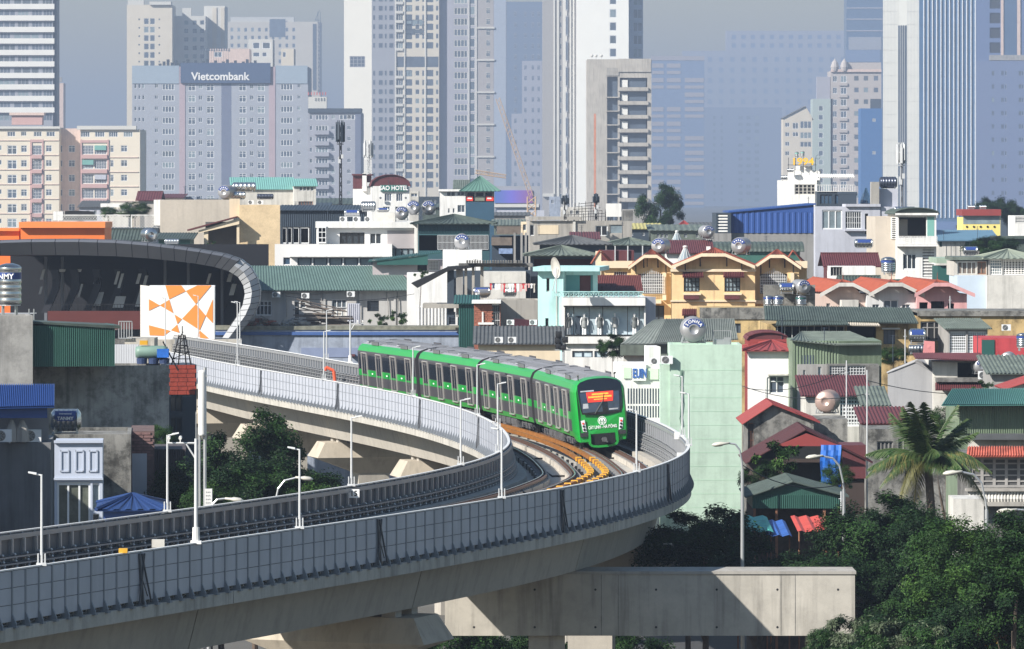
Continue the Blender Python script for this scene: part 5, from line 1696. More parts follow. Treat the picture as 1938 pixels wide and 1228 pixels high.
# yellow house with red roof, blue-teal roof, right side
t = Bld('yellow_roof_house', 'yellow rooftop house with a red fascia and wide windows', 'house', 1822, 1893, 411, 640, 8, [M('bright yellow paint', (.75, .62, .20), .7, .05)])
t.win([(1826, 409, 1889, 423)], 'w41', white, glasspale); t.box('fascia', 1820, 1894, 396, 408, .5, 8, redroof); t.box('window_band', 1823, 1892, 408.2, 424, .02, 2, glasspale)
f = t.fr; b = MB(); [b.lathe([(0, -.06), (.14, -.06), (.14, 0)], 8, 'y', (f.x(1830 + 13 * k), 0, f.z(1830, 429))) for k in range(5)]; f.part('round_vents', b, darkgap); t.walls()
tank_side(1838, 396, 14, 642, 'small white tank left on the red fascia', band=False); tank_side(1860, 396, 14, 642, 'small white tank right on the red fascia', band=False)
t = Bld('white_building', 'white flat block cut by the right frame edge', 'building', 1920, 1960, 408, 620, 8, [white]); t.win([(1922, 410, 1940, 422)], 'l4', white, slate); t.walls()
t = Bld('blue_roof_hall', 'long pale hall with a blue sheet roof right of the tube house', 'hall', 1776, 1885, 455, 560, 9, [whiteold]); f = t.fr
t.win([(1778, 457, 1783, 467), (1827, 457, 1880, 468)], 'dark', gm=tealdark); t.roof_shed(1.0, M('steel blue roof', (.10, .19, .27), .5, .1), over=.5, n=30)
b = MB(); [b.box(f.x(1790 + 9 * k), f.x(1790.6 + 9 * k), -.05, 0, f.z(1800, 485), f.z(1800, 458)) for k in range(11)]; f.part('wall_ribs', b, greyren); t.walls()
t = Bld('green_band_house', 'house with a long dark green band roof at the right edge', 'house', 1886, 1960, 452, 540, 8, [greenroof]); t.box('eave', 1884, 1960, 447, 452, .5, 6, greenroof); t.walls()

# ================================================================ station
st = empty('metro_station', (WX(230, 430), 430, 0), 0, 'metro station with a sweeping grey canopy over a dark platform hall', 'station')
stf = Fr(230, 430, 0, st)
def SPt(px, py, y=0.0):
    return Vector((stf.x(px), y, HC - (py - HY) * 430 / F))
def SBk(p): return SPt(150 + (p[0] - 150) * .78, 640 + (p[1] - 640) * .93, 36)
outer = [(-60, 456), (60, 452.5), (150, 452), (220, 454), (280, 459), (330, 465), (380, 472), (425, 480), (455, 490), (474, 505), (486, 525), (492, 548), (490, 572), (480, 596), (464, 618), (446, 640)]
inner = [(-60, 484), (60, 482), (150, 483), (220, 485), (280, 489), (330, 494), (370, 499), (405, 505), (432, 513), (450, 524), (460, 540), (463, 556), (459, 577), (449, 598), (436, 617), (420, 640)]
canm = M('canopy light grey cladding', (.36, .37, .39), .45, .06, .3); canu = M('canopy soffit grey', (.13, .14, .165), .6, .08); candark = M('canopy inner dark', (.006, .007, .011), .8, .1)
n = len(outer)
for i in range(n - 1):
    # rim, segment by segment: front face, plus shallow depth
    sub = 2
    for k in range(sub):
        a, c = k / sub, (k + 1) / sub
        o0, o1 = SPt(*outer[i]).lerp(SPt(*outer[i + 1]), a), SPt(*outer[i]).lerp(SPt(*outer[i + 1]), c)
        n0, n1 = SPt(*inner[i]).lerp(SPt(*inner[i + 1]), a), SPt(*inner[i]).lerp(SPt(*inner[i + 1]), c)
        g = .025 * (o1 - o0).normalized()
        b = MB()
        m0, m1 = o0.lerp(n0, .45), o1.lerp(n1, .45)
        up0, up1 = (n0 - o0), (n1 - o1)
        # bullnose profile: top recedes, mid proud, lower edge in
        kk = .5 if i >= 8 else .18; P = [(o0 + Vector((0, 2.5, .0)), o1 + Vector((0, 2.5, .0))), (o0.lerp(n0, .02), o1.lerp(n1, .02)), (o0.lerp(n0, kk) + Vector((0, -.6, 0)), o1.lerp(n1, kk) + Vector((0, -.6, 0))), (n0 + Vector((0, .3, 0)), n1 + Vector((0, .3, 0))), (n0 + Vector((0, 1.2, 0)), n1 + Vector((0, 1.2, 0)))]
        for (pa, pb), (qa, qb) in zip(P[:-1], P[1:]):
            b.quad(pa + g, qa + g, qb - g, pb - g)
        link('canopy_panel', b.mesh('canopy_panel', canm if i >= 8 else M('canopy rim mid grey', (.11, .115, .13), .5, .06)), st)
b = MB()
for i in range(n - 1):
    a, c = SPt(*outer[i]), SPt(*outer[i + 1]); dd = Vector((0, 37, 0))
    A_, C_ = SBk(outer[i]), SBk(outer[i + 1]); b.quad(a + Vector((0, .3, 0)), c + Vector((0, .3, 0)), C_, A_)
link('roof', b.mesh('roof', canm), st)
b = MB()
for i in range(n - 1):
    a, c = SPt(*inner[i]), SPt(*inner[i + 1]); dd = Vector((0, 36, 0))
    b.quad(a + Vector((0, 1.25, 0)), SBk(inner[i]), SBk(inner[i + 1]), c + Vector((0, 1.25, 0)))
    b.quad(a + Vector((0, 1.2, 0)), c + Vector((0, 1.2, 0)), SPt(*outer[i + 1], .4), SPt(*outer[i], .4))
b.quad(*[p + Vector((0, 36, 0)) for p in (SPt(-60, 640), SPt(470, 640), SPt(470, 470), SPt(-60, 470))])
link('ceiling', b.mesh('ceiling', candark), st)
b = MB(); b.box(stf.x(-60), stf.x(440), 1, 36, SPt(0, 640).z - 2.4, SPt(0, 640).z - .2); link('platform', b.mesh('platform', concdark), st)
b = MB(); b.box(stf.x(84), stf.x(272), 3.0, 3.3, SPt(0, 625).z, SPt(0, 590).z); link('platform_wall', b.mesh('platform_wall', M('dark red platform wall', (.09, .018, .015), .7, .1)), st)
# curved ribs; pale sheets stand for daylight in the side openings
ribm = M('station rib dark', (.018, .02, .028), .6, .1)
skylit = M('station opening daylight', (.50, .52, .55), .6, .15, 1.0)
for k, px in enumerate((92, 126, 166, 206, 250)):
    b = MB(); y = 4 + k * 1.5; cpts = [(px + 2, 512), (px + 6, 528), (px + 5, 546), (px - 3, 566), (px - 12, 586), (px - 16, 594)]
    for p, q in zip(cpts[:-1], cpts[1:]):
        b.quad(SPt(p[0] - 7, p[1], y), SPt(p[0] + 7, p[1], y), SPt(q[0] + 7, q[1], y), SPt(q[0] - 7, q[1], y))
        b.quad(SPt(p[0] + 7, p[1], y), SPt(p[0] + 7, p[1], y + 1), SPt(q[0] + 7, q[1], y + 1), SPt(q[0] + 7, q[1], y))
    link('rib', b.mesh('rib', ribm), st)
for (x, y0, y1, w) in ((60, 512, 532, 5), (58, 545, 560, 4), (96, 512, 517, 12), (131, 512, 517, 8), (163, 515, 540, 5), (168, 528, 540, 8), (160, 556, 582, 16), (203, 516, 541, 5), (210, 520, 548, 5), (200, 564, 586, 20), (245, 520, 540, 6), (257, 524, 545, 6), (243, 548, 584, 14), (420, 520, 536, 8), (424, 540, 562, 9), (380, 520, 540, 5), (133, 540, 566, 4)):
    b = MB(); yy = 7.0 + (x % 7) * .1
    b.prism([SPt(x, y1, yy), SPt(x + w, y1, yy), SPt(x + w + (y1 - y0) * .28, y0, yy), SPt(x + (y1 - y0) * .28, y0, yy)], (0, .1, 0))
    link('side_panel', b.mesh('side_panel', skylit), st)
b = MB()
for k in range(30): x = stf.x(90 + k * 6); b.box(x, x + .03, 3.4, 3.45, SPt(0, 592).z, SPt(0, 578).z)
b.box(stf.x(88), stf.x(270), 3.38, 3.44, SPt(0, 578).z, SPt(0, 577).z); stuff(link('platform_railing', b.mesh('platform_railing', black), st))
b = MB()
for px in (70, 102, 300, 345, 410): x = stf.x(px); b.box(x - .12, x + .12, 8, 8.3, SPt(0, 640).z, SPt(0, 488).z)
link('column', b.mesh('column', canu), st)
# patterned panel
pw = empty('patterned_wall', (WX(282, 418), 418, 0), 0, 'white block with a bold pattern of orange kites beside the track', 'wall')
pf = Fr(282, 418, radians(2), pw); pw.rotation_euler = (0, 0, radians(2))
W_ = pf.x(406); zt_, zb2 = pf.z(282, 541), pf.z(282, 640)
pwh = M('pattern white', (.78, .78, .77), .6, .03); pwo = M('pattern orange', (.78, .26, .05), .6, .04)
b = MB(); b.box(0, W_, 0, 3, ZD - 1.5, zt_); link('wall', b.mesh('wall', pwh), pw)
b = MB(); b.prism([(0, 0, zb2 - .5), (0, 0, zt_), (-.85, 4, zt_), (-.85, 4, zb2 - .5)], (-.02, 0, 0)); b.quad((0, -.0, zb2 - .5), (0, 0, zt_), (-.75, 3, zt_), (-.75, 3, zb2 - .5)); link('side_wall', b.mesh('side_wall', M('pattern side', (.55, .53, .50), .7, .1)), pw)
def kite(pts):
    b = MB(); P_ = [(min(max(pf.x(282 + (x - 1030) / 3.612 + .0), .0), W_), -.02, pf.z(300, 380 + y / 3.612)) for x, y in pts]
    b.prism(P_, (0, -.015, 0)); link('kite', b.mesh('kite', pwo), pw)
for pts in ([(1142, 578), (1250, 578), (1280, 618), (1168, 672)], [(1360, 578), (1456, 578), (1350, 706), (1282, 616)], [(1030, 672), (1104, 714), (1030, 750)], [(1104, 714), (1168, 676), (1196, 768)],
            [(1350, 706), (1418, 786), (1376, 884), (1256, 806)], [(1466, 672), (1466, 836), (1418, 786)], [(1204, 776), (1254, 808), (1224, 842)], [(1222, 846), (1238, 902), (1180, 884)],
            [(1030, 850), (1176, 888), (1130, 922), (1034, 918)], [(1376, 886), (1440, 940), (1360, 940)]):
    kite(pts)
b = MB(); b.box(-.2, W_ + 2.2, -.6, 3, ZD - 1.5, ZD + .5 + .9); link('plinth', b.mesh('plinth', conclight), pw)
# ================================================================ left middle: behind the station
t = Bld('orange_building', 'long orange building with a projecting cornice behind the station roof', 'building', 39, 198, 430, 470, 8, [orange]); t.box('cornice', 37, 200, 420, 431, .6, 8, M('orange cornice', (.75, .22, .06), .5, .05)); t.walls()
t = Bld('orange_building', 'lower orange wing at the left edge behind the station roof', 'building', -20, 36, 436, 472, 8, [orange]); t.box('cornice', -20, 37, 432, 437, .4, 8, MATS['orange cornice']); t.walls()
t = Bld('roof_terrace', 'terrace with a white lattice fence and dark shed behind the station', 'terrace', 100, 300, 431, 560, 10, [slate]); f = t.fr
for (a, c) in ((110, 198), (200, 246), (248, 298)):
    b = MB(); x0, x1, z0, z1 = f.x(a), f.x(c), f.z(150, 431), f.z(150, 407); n = int((x1 - x0) / .3); dz = z1 - z0
    for k in range(n + 1):
        x = x0 + (x1 - x0) * k / n
        for s in (-1, 1):
            for j in range(4):
                xa = x; xb = x + s * dz / 4
                if not (x0 - .01 <= xb <= x1 + .01): continue
                b.tube((xa, -.1 - .02 * s, z0 + dz * j / 4), (xb, -.1 - .02 * s, z0 + dz * (j + 1) / 4), .022, n=3, cap=False)
    b.box(x0, x1, -.15, -.05, z1 - .05, z1 + .05); b.box(x0, x0 + .1, -.15, -.05, z0, z1); f.part('lattice_fence', b, white)
t.walls()
o = thing_at('black_tarpaulin', 150, 417, 566, 'black tarpaulin heap on a white frame behind the lattice fence', 'tarpaulin')
b = MB(); rr = random.Random(2); b.box(-2.9, -1.8, -.1, 1, 0, 1.0, 1); xs = [(-1.7, .2), (-1.6, 1.05), (-.6, 1.1), (.6, 1.05), (1.5, 1.0), (1.8, .5), (1.9, 0), (-1.7, 0)]; b.prism([(x, 0, z) for x, z in xs], (0, 1.6, 0)); link('tarp', b.mesh('tarp', [black, white]), o)
t = Bld('white_canopy', 'small white canopy pavilion on the far terrace', 'pavilion', 193, 243, 398, 640, 4, [white2]); t.win([(205, 399, 232, 404)], 'w41', white, darkgap); t.box('canopy_roof', 191, 245, 385, 392, .6, 4.4, white); railing(t.fr, 193, 243, 396, 402, white, 18); t.walls()
t = Bld('green_shed', 'low dark green sheds between the terrace and the station roof', 'shed', 198, 264, 452, 500, 6, [greenclad]); t.roof_gx(0, greenroof, rise=.9, n=14); t.walls()
t = Bld('green_shed', 'dark green shed right of the round steel tank', 'shed', 300, 360, 452, 502, 6, [greenclad]); t.roof_shed(.5, greenroof, n=14); t.walls()
tank_end(286, 458, 25, 497, 'round steel tank above the station canopy', band=False, mat=inox, rz=.3)
tank_side(325, 462, 28, 462, 'low steel cylinder lying behind the canopy edge', band=False, hpx=9)
t = Bld('concrete_block', 'pale bare concrete house wall with a white edge left of the tan house', 'building', 303, 442, 378, 560, 12, [M('bare pale wall', (.46, .41, .35), .9, .10, .25, streak=.15, fine=.06)]); t.walls(parapet=.3)
t = Bld('white_wall_strip', 'narrow white wall beside the bare concrete house', 'wall', 291, 303, 378, 561, 10, [white]); t.walls()
D = 510
t = Bld('tan_house', 'tall tan stucco house with a blank front wall', 'house', 453, 530, 388, D, 12, [tan], yaw=3)
t.box('side_pier', 434, 454, 376, 412, -1, 4, cream); t.walls(parapet=.25)
t = Bld('tan_house_porch', 'tan porch with a red sloping roof and white balustrade', 'porch', 384, 453, 478, D - 1, 6, [tan]); f = t.fr; z0 = t.zt
for a, c in ((386, 394), (448, 453)): t.box('column', a, c, 425 if a > 400 else 436, 478, .1, .3, cream)
b = MB(); b.prism([(f.x(355), -.6, f.z(400, 437)), (f.x(448), -.6, f.z(400, 411)), (f.x(448), -.6, f.z(400, 409)), (f.x(355), -.6, f.z(400, 434))], (0, 6, 0)); f.part('roof', b, maroon)
b = MB(); b.prism([(f.x(376), -.3, f.z(400, 436)), (f.x(453), -.3, f.z(400, 413)), (f.x(453), -.3, f.z(400, 424)), (f.x(376), -.3, f.z(400, 441))], (0, .3, 0)); f.part('beam', b, cream)
b = MB(); b.box(f.x(386), f.x(452), 2.5, 2.7, f.z(400, 478), f.z(400, 420)); f.part('inner_wall', b, room)
slab(f, 382, 453, 470, 473, .5, 0, cream, 'balustrade_rail')
bal = MB(); bal.lathe([(.06, 0), (.1, .12), (.06, .3), (.05, .42)], 8, 'z'); bme_ = bal.mesh('baluster', white)
for k in range(16): f.put('baluster', bme_, f.x(396 + 3.5 * k), -.35, f.z(400, 478) + .0)
t.walls()
tank_end(424, 378, 26, 515, 'steel tank with blue arc on the tan house roof', rz=-.3)
tank_side(462, 364, 45, 517, 'long steel tank on a rack above the tan house', band=False, hpx=17)
tank_side(448, 378, 34, 516, 'lower steel tank under the long rack tank on the tan house', band=False, hpx=14)
tank_side(502, 378, 32, 520, 'dark solar heater tank at the right end of the tan house roof', band=False, hpx=10, mat=MATS['dark tank steel'])
ac(475, 387, 11, 512, 'air conditioner under the roof tanks, left one on the tan house'); ac(493, 387, 11, 512, 'air conditioner under the roof tanks, right one on the tan house')
t = Bld('blue_grey_hall', 'dark slate blue metal hall behind the white modern house', 'hall', 530, 690, 398, 545, 10, [slate]); t.cladding(n=40); t.roof_shed(.5, slate, over=.4, n=30); t.walls()
# white modern house
D = 480; t = Bld('modern_house', 'white modern house with flat roof, dark windows and a long glazed strip', 'house', 599, 788, 430, D, 12, [M('smooth white render', (.70, .69, .68), .7, .05, .4)], yaw=2)
t.win([(643, 440, 690, 463)], 'w41', black, glass); t.win([(700, 441, 722, 462)], 'w21', trim, glass); t.win([(737, 470, 784, 486)], 'w41', black, glass)
f = t.fr; t.box('roof_slab', 597, 790, 420, 431, .5, 11, white); t.box('grey_wall_panel', 733, 784, 436, 470, .02, 0, M('mauve grey panel', (.36, .33, .34), .7, .06)); t.box('side_fin', 784, 789, 430, 490, .6, 0, white)
t.walls(parapet=.2)
t = Bld('modern_house', 'white lower storey of the modern house with terrace glazing', 'house', 520, 742, 462, D - 1.6, 1.5, [MATS['smooth white render']], yaw=2)
t.win([(563, 488, 590, 502), (593, 488, 620, 502), (623, 488, 648, 502), (651, 488, 678, 502), (681, 488, 706, 502)], 'w11', slate, glasspale); t.win([(536, 487, 550, 501)], 'w11', trim, glassblue); t.box('ledge', 548, 742, 483, 486, .5, 0, white); t.walls()
t = Bld('terrace_glazing', 'framed dark glass screen on the white house terrace', 'screen', 533, 588, 429, D + 1, .15, [black], pyb=462); t.win([(534, 430, 542, 461), (544, 430, 552, 461), (554, 430, 566, 461), (568, 430, 585, 461)], 'w11', trim, glass); t.walls()
t = Bld('white_glazed_box', 'small white gridded glass box on the white house terrace', 'screen', 601, 618, 428, D - .9, 1, [white], pyb=461); t.win([(602, 429, 617, 460)], 'w23', trim, glasspale, proud=True); t.walls()
t = Bld('white_stair_box', 'grey white stair box on the modern house roof left of the round tanks', 'building', 710, 748, 402, D + 4, 4, [white2]); t.walls()
for px, lab in ((650, 'left'), (675, 'middle'), (697, 'right')): ac(px, 420, 14, D + 1, lab + ' air conditioner of three on the modern house roof')
tank_side(666, 411, 30, D + 4, 'low tank with blue band left on the modern house roof', hpx=13); tank_side(697, 401, 29, D + 4.5, 'fat ribbed steel tank on the modern house roof', band=False, hpx=18, mat=M('dull dark steel', (.28, .30, .32), .3, .1, metal=.8)); tank_side(725, 402, 22, D + 8, 'half hidden blue banded tank behind the stair box', hpx=8)
tank_end(760, 417, 25, 476, 'front left of three round steel tanks with blue arcs'); tank_end(782, 407, 26, 486, 'middle of three round steel tanks with blue arcs'); tank_end(811, 407, 26, 488, 'right of three round steel tanks with blue arcs')
tank_end(874, 473, 29, 452, 'round steel tank with blue arc in front of the barred terrace')
# green hip pavilion
t = Bld('hip_roof_pavilion', 'dark clad rooftop pavilion with a green hipped roof and barred terrace', 'pavilion', 791, 926, 424, 474, 8, [M('dark green blue clad', (.03, .085, .10), .6, .1)], pyb=None)
t.cladding(z0=t.fr.z(850, 440), n=44); t.win([(793, 445, 924, 474)], 'dark', gm=darkgap, rec=2.5); t.roof_hip(407, greenroof, over=.7); f = t.fr
railing(f, 828, 924, 445, 472, pole, 40, .05, 'bars', 3, .02); t.walls()
t = Bld('white_terrace_wall', 'plain white parapet wall holding the single round tank', 'wall', 838, 912, 473, 450, 4, [white]); t.walls()
t = Bld('lean_to_house', 'grey house with a dark green lean-to roof left of the white parapet', 'house', 705, 838, 492, 455, 6, [M('mauve grey wall', (.40, .36, .37), .8, .08)]); f = t.fr
t.win([(790, 496, 808, 512)], 'dark', gm=darkgap); t.win([(812, 488, 830, 512)], 'g6', trim, greyren)
b = MB(); b.sheet((f.x(697), -.9, f.z(700, 495)), (f.x(834), -.9, f.z(834, 478)), (f.x(834), 3, f.z(834, 474)), (f.x(697), 3, f.z(697, 492)), 36, .04); f.part('roof', b, tealdark)
b = MB(); b.prism([(f.x(714), -.8, f.z(714, 501)), (f.x(810), -.8, f.z(810, 501)), (f.x(810), -.8, f.z(810, 482)), (f.x(714), -.8, f.z(714, 494))], (0, .05, 0)); f.part('fascia', b, tealdark); t.walls()
# barrier block between 900 and 1000: brown canopy and steel frame
t = Bld('brown_canopy_house', 'dark terrace house with a ribbed brown canopy and concrete posts', 'house', 931, 1000, 446, 500, 8, [slate])
t.box('canopy', 940, 985, 428, 443, 1.0, 0, wood); t.box('canopy', 930, 969, 449, 464, .8, 0, wood)
for px in (972, 985, 993): t.box('post', px, px + 4, 440, 505, 1.1, -.8, greyren)
t.box('tank_cover', 944, 970, 470, 480, .9, 0, M('blue white covers', (.22, .30, .48), .5, .4, 3.0)); t.walls()
# ================================================================ warehouse row behind the train
D = 452; t = Bld('warehouse', 'long grey warehouse with a faded green sheet roof behind the train', 'warehouse', 455, 830, 548, D, 10, [M('warehouse grey wall', (.42, .41, .40), .85, .10, .3, streak=.2)], yaw=1)
t.win([(485, 569, 514, 597)], 'w42', trim, glass); t.win([(557, 568, 567, 608), (569, 568, 579, 582)], 'w12', trim, glass); t.win([(628, 567, 656, 582)], 'w31', trim, glass)
t.win([(628, 582, 656, 600)], 'w31', trim, white2); t.win([(695, 569, 717, 589)], 'g9', black, tdark)
f = t.fr; b = MB(); z0 = t.zt + .05; zr2 = HC - (503 - HY) * (D + 5) / F
b.sheet((f.x(440), -.8, z0 - .1), (f.x(784), -.8, z0 - .1), (f.x(750), 5, zr2), (f.x(440), 5, zr2), 62, .05)
b.sheet((f.x(784), -.8, z0 - .1), (f.x(784), 10.8, z0 - .1), (f.x(750), 5, zr2), (f.x(750), 5, zr2), 12, .05)
f.part('roof', b, M('faded green blue roof', (.095, .150, .135), .5, .12, .5, streak=.2))
for px in (538, 612, 680, 745): t.box('pilaster', px, px + 4, 551, 620, .12, 0, MATS['warehouse grey wall'])
t.box('red_post', 781, 785, 552, 620, .15, 0, maroon)
b = MB()
for (x0, y0, x1, y1) in ((486, 553, 560, 556), (560, 556, 600, 557), (600, 557, 660, 550)): b.tube((f.x(x0), -.1, f.z(x0, y0)), (f.x(x1), -.1, f.z(x1, y1)), .03, n=4)
for px in (541, 608, 733, 753): b.tube((f.x(px), -.15, f.z(px, 552)), (f.x(px + 2), -.15, f.z(px, 600)), .045, n=5)
f.part('pipe', b, greyren); t.walls()
t = Bld('warehouse_annex', 'grey green annex at the right end of the warehouse', 'building', 786, 832, 548, 449, 8, [M('grey green wall', (.25, .29, .28), .85, .1, .4, streak=.2)]); t.win([(796, 568, 818, 578)], 'w22', trim, glassblue); t.roof_shed(.4, greenroof2, over=.2, n=12); t.walls()
for px, py, lab in ((523, 563, 'left air conditioner on the warehouse wall'), (578, 565, 'second air conditioner on the warehouse wall'), (664, 562, 'right air conditioner on the warehouse wall')): ac(px, py, 15, 451.6, lab)
t = Bld('white_container', 'white ribbed container with a dark vent behind the train', 'container', 788, 866, 579, 440, 2.6, [white], pyb=616); t.win([(850, 590, 862, 614)], 'l8', slate, darkgap); t.cladding(x1=t.X(846), n=9, h=.12); t.walls()
t = Bld('white_cabinet', 'pale ribbed cabinet standing before the warehouse', 'cabinet', 658, 681, 575, 438, 1.6, [lavender], pyb=611); t.cladding(n=6); t.walls()
t = Bld('rim_wall', 'long stained blue-rimmed wall with a mossy top behind the viaduct', 'wall', 400, 893, 622, 432, 3, [bluepaint])
t.box('blue_rim', 400, 893, 628, 634, .18, 0, bluerim); t.box('mossy_top', 400, 895, 617, 624, .1, 3, M('mossy grey coping', (.20, .20, .16), .95, .45, 2.0)); t.box('blue_post', 889, 895, 628, 652, .3, 0, M('blue steel post', (.04, .14, .45), .5, .1)); t.box('panel', 570, 720, 658, 676, .05, 0, M('blue panel', (.20, .24, .36), .8, .15)); t.box('red_box', 663, 672, 670, 674, .5, 0, maroon); t.walls()
# heaps in front of the warehouse
o = thing_at('timber_pile', 614, 616, 436, 'stacked old boards and poles before the warehouse', 'timber pile'); rr = random.Random(5)
for k in range(26): link('plank', pre('plk', lambda: MB().box(-1.1, 1.1, 0, .5, 0, .1).mesh('plank', wood)), o, (rr.uniform(-1.6, 1.5), rr.uniform(-.5, .5), .12 * (k % 9)), rr.uniform(-.12, .12))
for k in range(7): l = link('pole', pre('plp', lambda: (lambda b: (b.tube((-1.8, 0, 0), (1.8, 0, 0), .05), b)[1])(MB()).mesh('pole', wood)), o, (rr.uniform(-1, 1), rr.uniform(-.6, -.2), 1.2 + .1 * k), 0); l.rotation_euler = (0, rr.uniform(0, .35), rr.uniform(-.3, .3))
def heap(px, py, D, w, h, mat, label, name='scrap_heap', seed=1, mats2=None):
    rr = random.Random(seed); b = MB(); ms = [mat] + (mats2 or [])
    for k in range(60):
        x = rr.uniform(-1, 1); z = rr.random() * (1 - abs(x)) * h; s = rr.uniform(.08, .3); b.T = Matrix.Translation((x * w, rr.uniform(-.4, .4), z)) @ Matrix.Rotation(rr.random() * 3, 4, 'Z') @ Matrix.Rotation(rr.uniform(-.5, .5), 4, 'Y'); b.box(-s * 1.6, s * 1.6, -s, s, 0, s * .5, rr.randrange(len(ms)))
    b.T = None; o = thing_at(name, px, py, D, label, 'heap'); stuff(link('debris', b.mesh('debris', ms), o)); return o
heap(495, 616, 433, 1.3, .8, concdark, 'heap of rubble and red scraps behind the canopy edge', seed=2, mats2=[redtile, wood]); heap(560, 614, 434, .9, .4, greyren, 'low rubble heap before the warehouse door', seed=4)
# ---- dark sloping shelter and laundry terrace
t = Bld('white_wall', 'white wall behind the dark sloping shelter', 'wall', 770, 848, 516, 447, 3, [white]); t.walls()
o = empty('sloping_shelter', (WX(840, 425), 425, 0), 0, 'dark sloping roof shelter on concrete posts above the laundry', 'shelter'); f = Fr(840, 425, 0, o)
b = MB(); b.prism([(f.x(778), 0, f.z(0, 536)), (f.x(848), 0, f.z(0, 505)), (f.x(898), 0, f.z(0, 501)), (f.x(898), 0, f.z(0, 506)), (f.x(850), 0, f.z(0, 512)), (f.x(790), 0, f.z(0, 545))], (0, 4, 0)); link('roof', b.mesh('roof', black), o)
for a, c, m in ((846, 859, slate), (863, 876, greyren), (879, 884, conc), (893, 898, conc), (909, 915, conc)): b = MB(); b.box(f.x(a), f.x(c), .5, .9, f.z(0, 600), f.z(0, 504)); link('post', b.mesh('post', m), o)
b = MB(); b.box(f.x(800), f.x(1015), 0, 5, f.z(0, 583), f.z(0, 575)); link('floor', b.mesh('floor', conc), o); b = MB(); b.box(f.x(868), f.x(1008), .3, 4, f.z(0, 505), f.z(0, 499)); link('beam', b.mesh('beam', concdark), o)
for k in range(22): link('rafter', pre('raf', lambda: MB().box(-.06, .06, -.6, 3, 0, .22).mesh('rafter', concdark)), o, (f.x(884 + k * 4.9), 0, f.z(0, 498)))
t = Bld('white_wall', 'white wall block above the laundry line', 'wall', 915, 995, 514, 446, 3, [white2]); t.walls()
t = Bld('dark_house', 'dark shaded house front under the laundry terrace roof', 'house', 846, 1020, 512, 449, 3, [slate]); t.walls()
tank_end(903, 564, 16, 421, 'round tank end beside the laundry', rz=-.9); tank_side(912, 562, 34, 422, 'steel tank with blue label left of the laundry', hpx=17); tank_side(965, 562, 26, 424, 'dark tank behind the hanging clothes', band=False, hpx=16, mat=MATS['dull dark steel'])
o = thing_at('laundry_line', 970, 536, 420, 'line of washed clothes hanging on the terrace', 'laundry'); b = MB(); b.tube((-1.9, 0, 0), (2.0, 0, 0), .02, n=4); link('line', b.mesh('line', black), o)
rr = random.Random(9); cm = [twhite, M('cloth red', (.5, .05, .06), .9, .1), M('cloth navy', (.04, .05, .12), .9, .1), M('cloth pink', (.6, .35, .35), .9, .1), white2]
for k in range(17):
    x = -1.8 + k * .225; h = rr.uniform(.35, .8); w = rr.uniform(.14, .24); b = MB(); b.prism([(x - w / 2, 0, -.02), (x - w * .6, 0, -.12), (x - w * .3, 0, -.2), (x - w * .45, 0, -h), (x + w * .45, 0, -h * .95), (x + w * .3, 0, -.2), (x + w * .6, 0, -.12), (x + w / 2, 0, -.02)], (0, .04, 0)); link('garment', b.mesh('garment', cm[rr.randrange(5)]), o)
t = Bld('concrete_house', 'blank stained concrete house below the laundry terrace', 'house', 946, 1024, 568, 404, 7, [conc], yaw=2); t.walls(parapet=.2)
t = Bld('brick_hut', 'small red brick hut with white barred door and white roof', 'hut', 897, 947, 574, 400, 4, [brick]); t.win([(931, 574, 946, 622)], 'g4', trim, darkgap); t.box('drain_pipe', 912, 915, 590, 610, .15, 0, white); t.box('roof', 893, 948, 569, 574, .6, 4, white); t.box('ledge', 905, 935, 610, 614, .3, 0, white)
f = t.fr; bme2 = MB().box(0, .42, -.05, 0, 0, .13).mesh('brick', M('brick face', (.30, .11, .07), .9, .35, 6.0))
for j in range(11):
    for i in range(3): f.put('brick', bme2, f.x(899) + i * .45 + (j % 2) * .1, 0, f.z(905, 578 + j * 3.6) - .1)
t.walls()
t = Bld('green_shed', 'dark green sheet shed beside the white container', 'shed', 868, 898, 574, 408, 5, [tealdark]); t.cladding(n=9); t.roof_shed(.5, tealdark, n=9); t.walls()
t = Bld('red_roof_house', 'low house with a dark red ribbed roof and two air conditioners behind the train', 'house', 957, 1026, 640, 392, 7, [greyren]); f = t.fr
b = MB(); b.sheet((f.x(955), -.3, f.z(960, 634)), (f.x(1028), -.3, f.z(1028, 641)), (f.x(1018), 4, f.z(1018, 609)), (f.x(972), 4, f.z(972, 606)), 26, .05); f.part('roof', b, maroon); t.walls()
ac(966, 615, 14, 391, 'left air conditioner above the dark red ribbed roof'); ac(1009, 615, 14, 391, 'right air conditioner above the dark red ribbed roof')
t = Bld('grey_roof_house', 'low house with a grey sloping roof and cream wall just behind the train', 'house', 905, 1060, 650, 372, 7, [cream]); t.roof_shed(1.0, slateroof, n=24); t.walls()
ac(944, 649, 16, 369, 'left air conditioner on the cream wall behind the train'); ac(969, 649, 16, 369, 'right air conditioner on the cream wall behind the train')
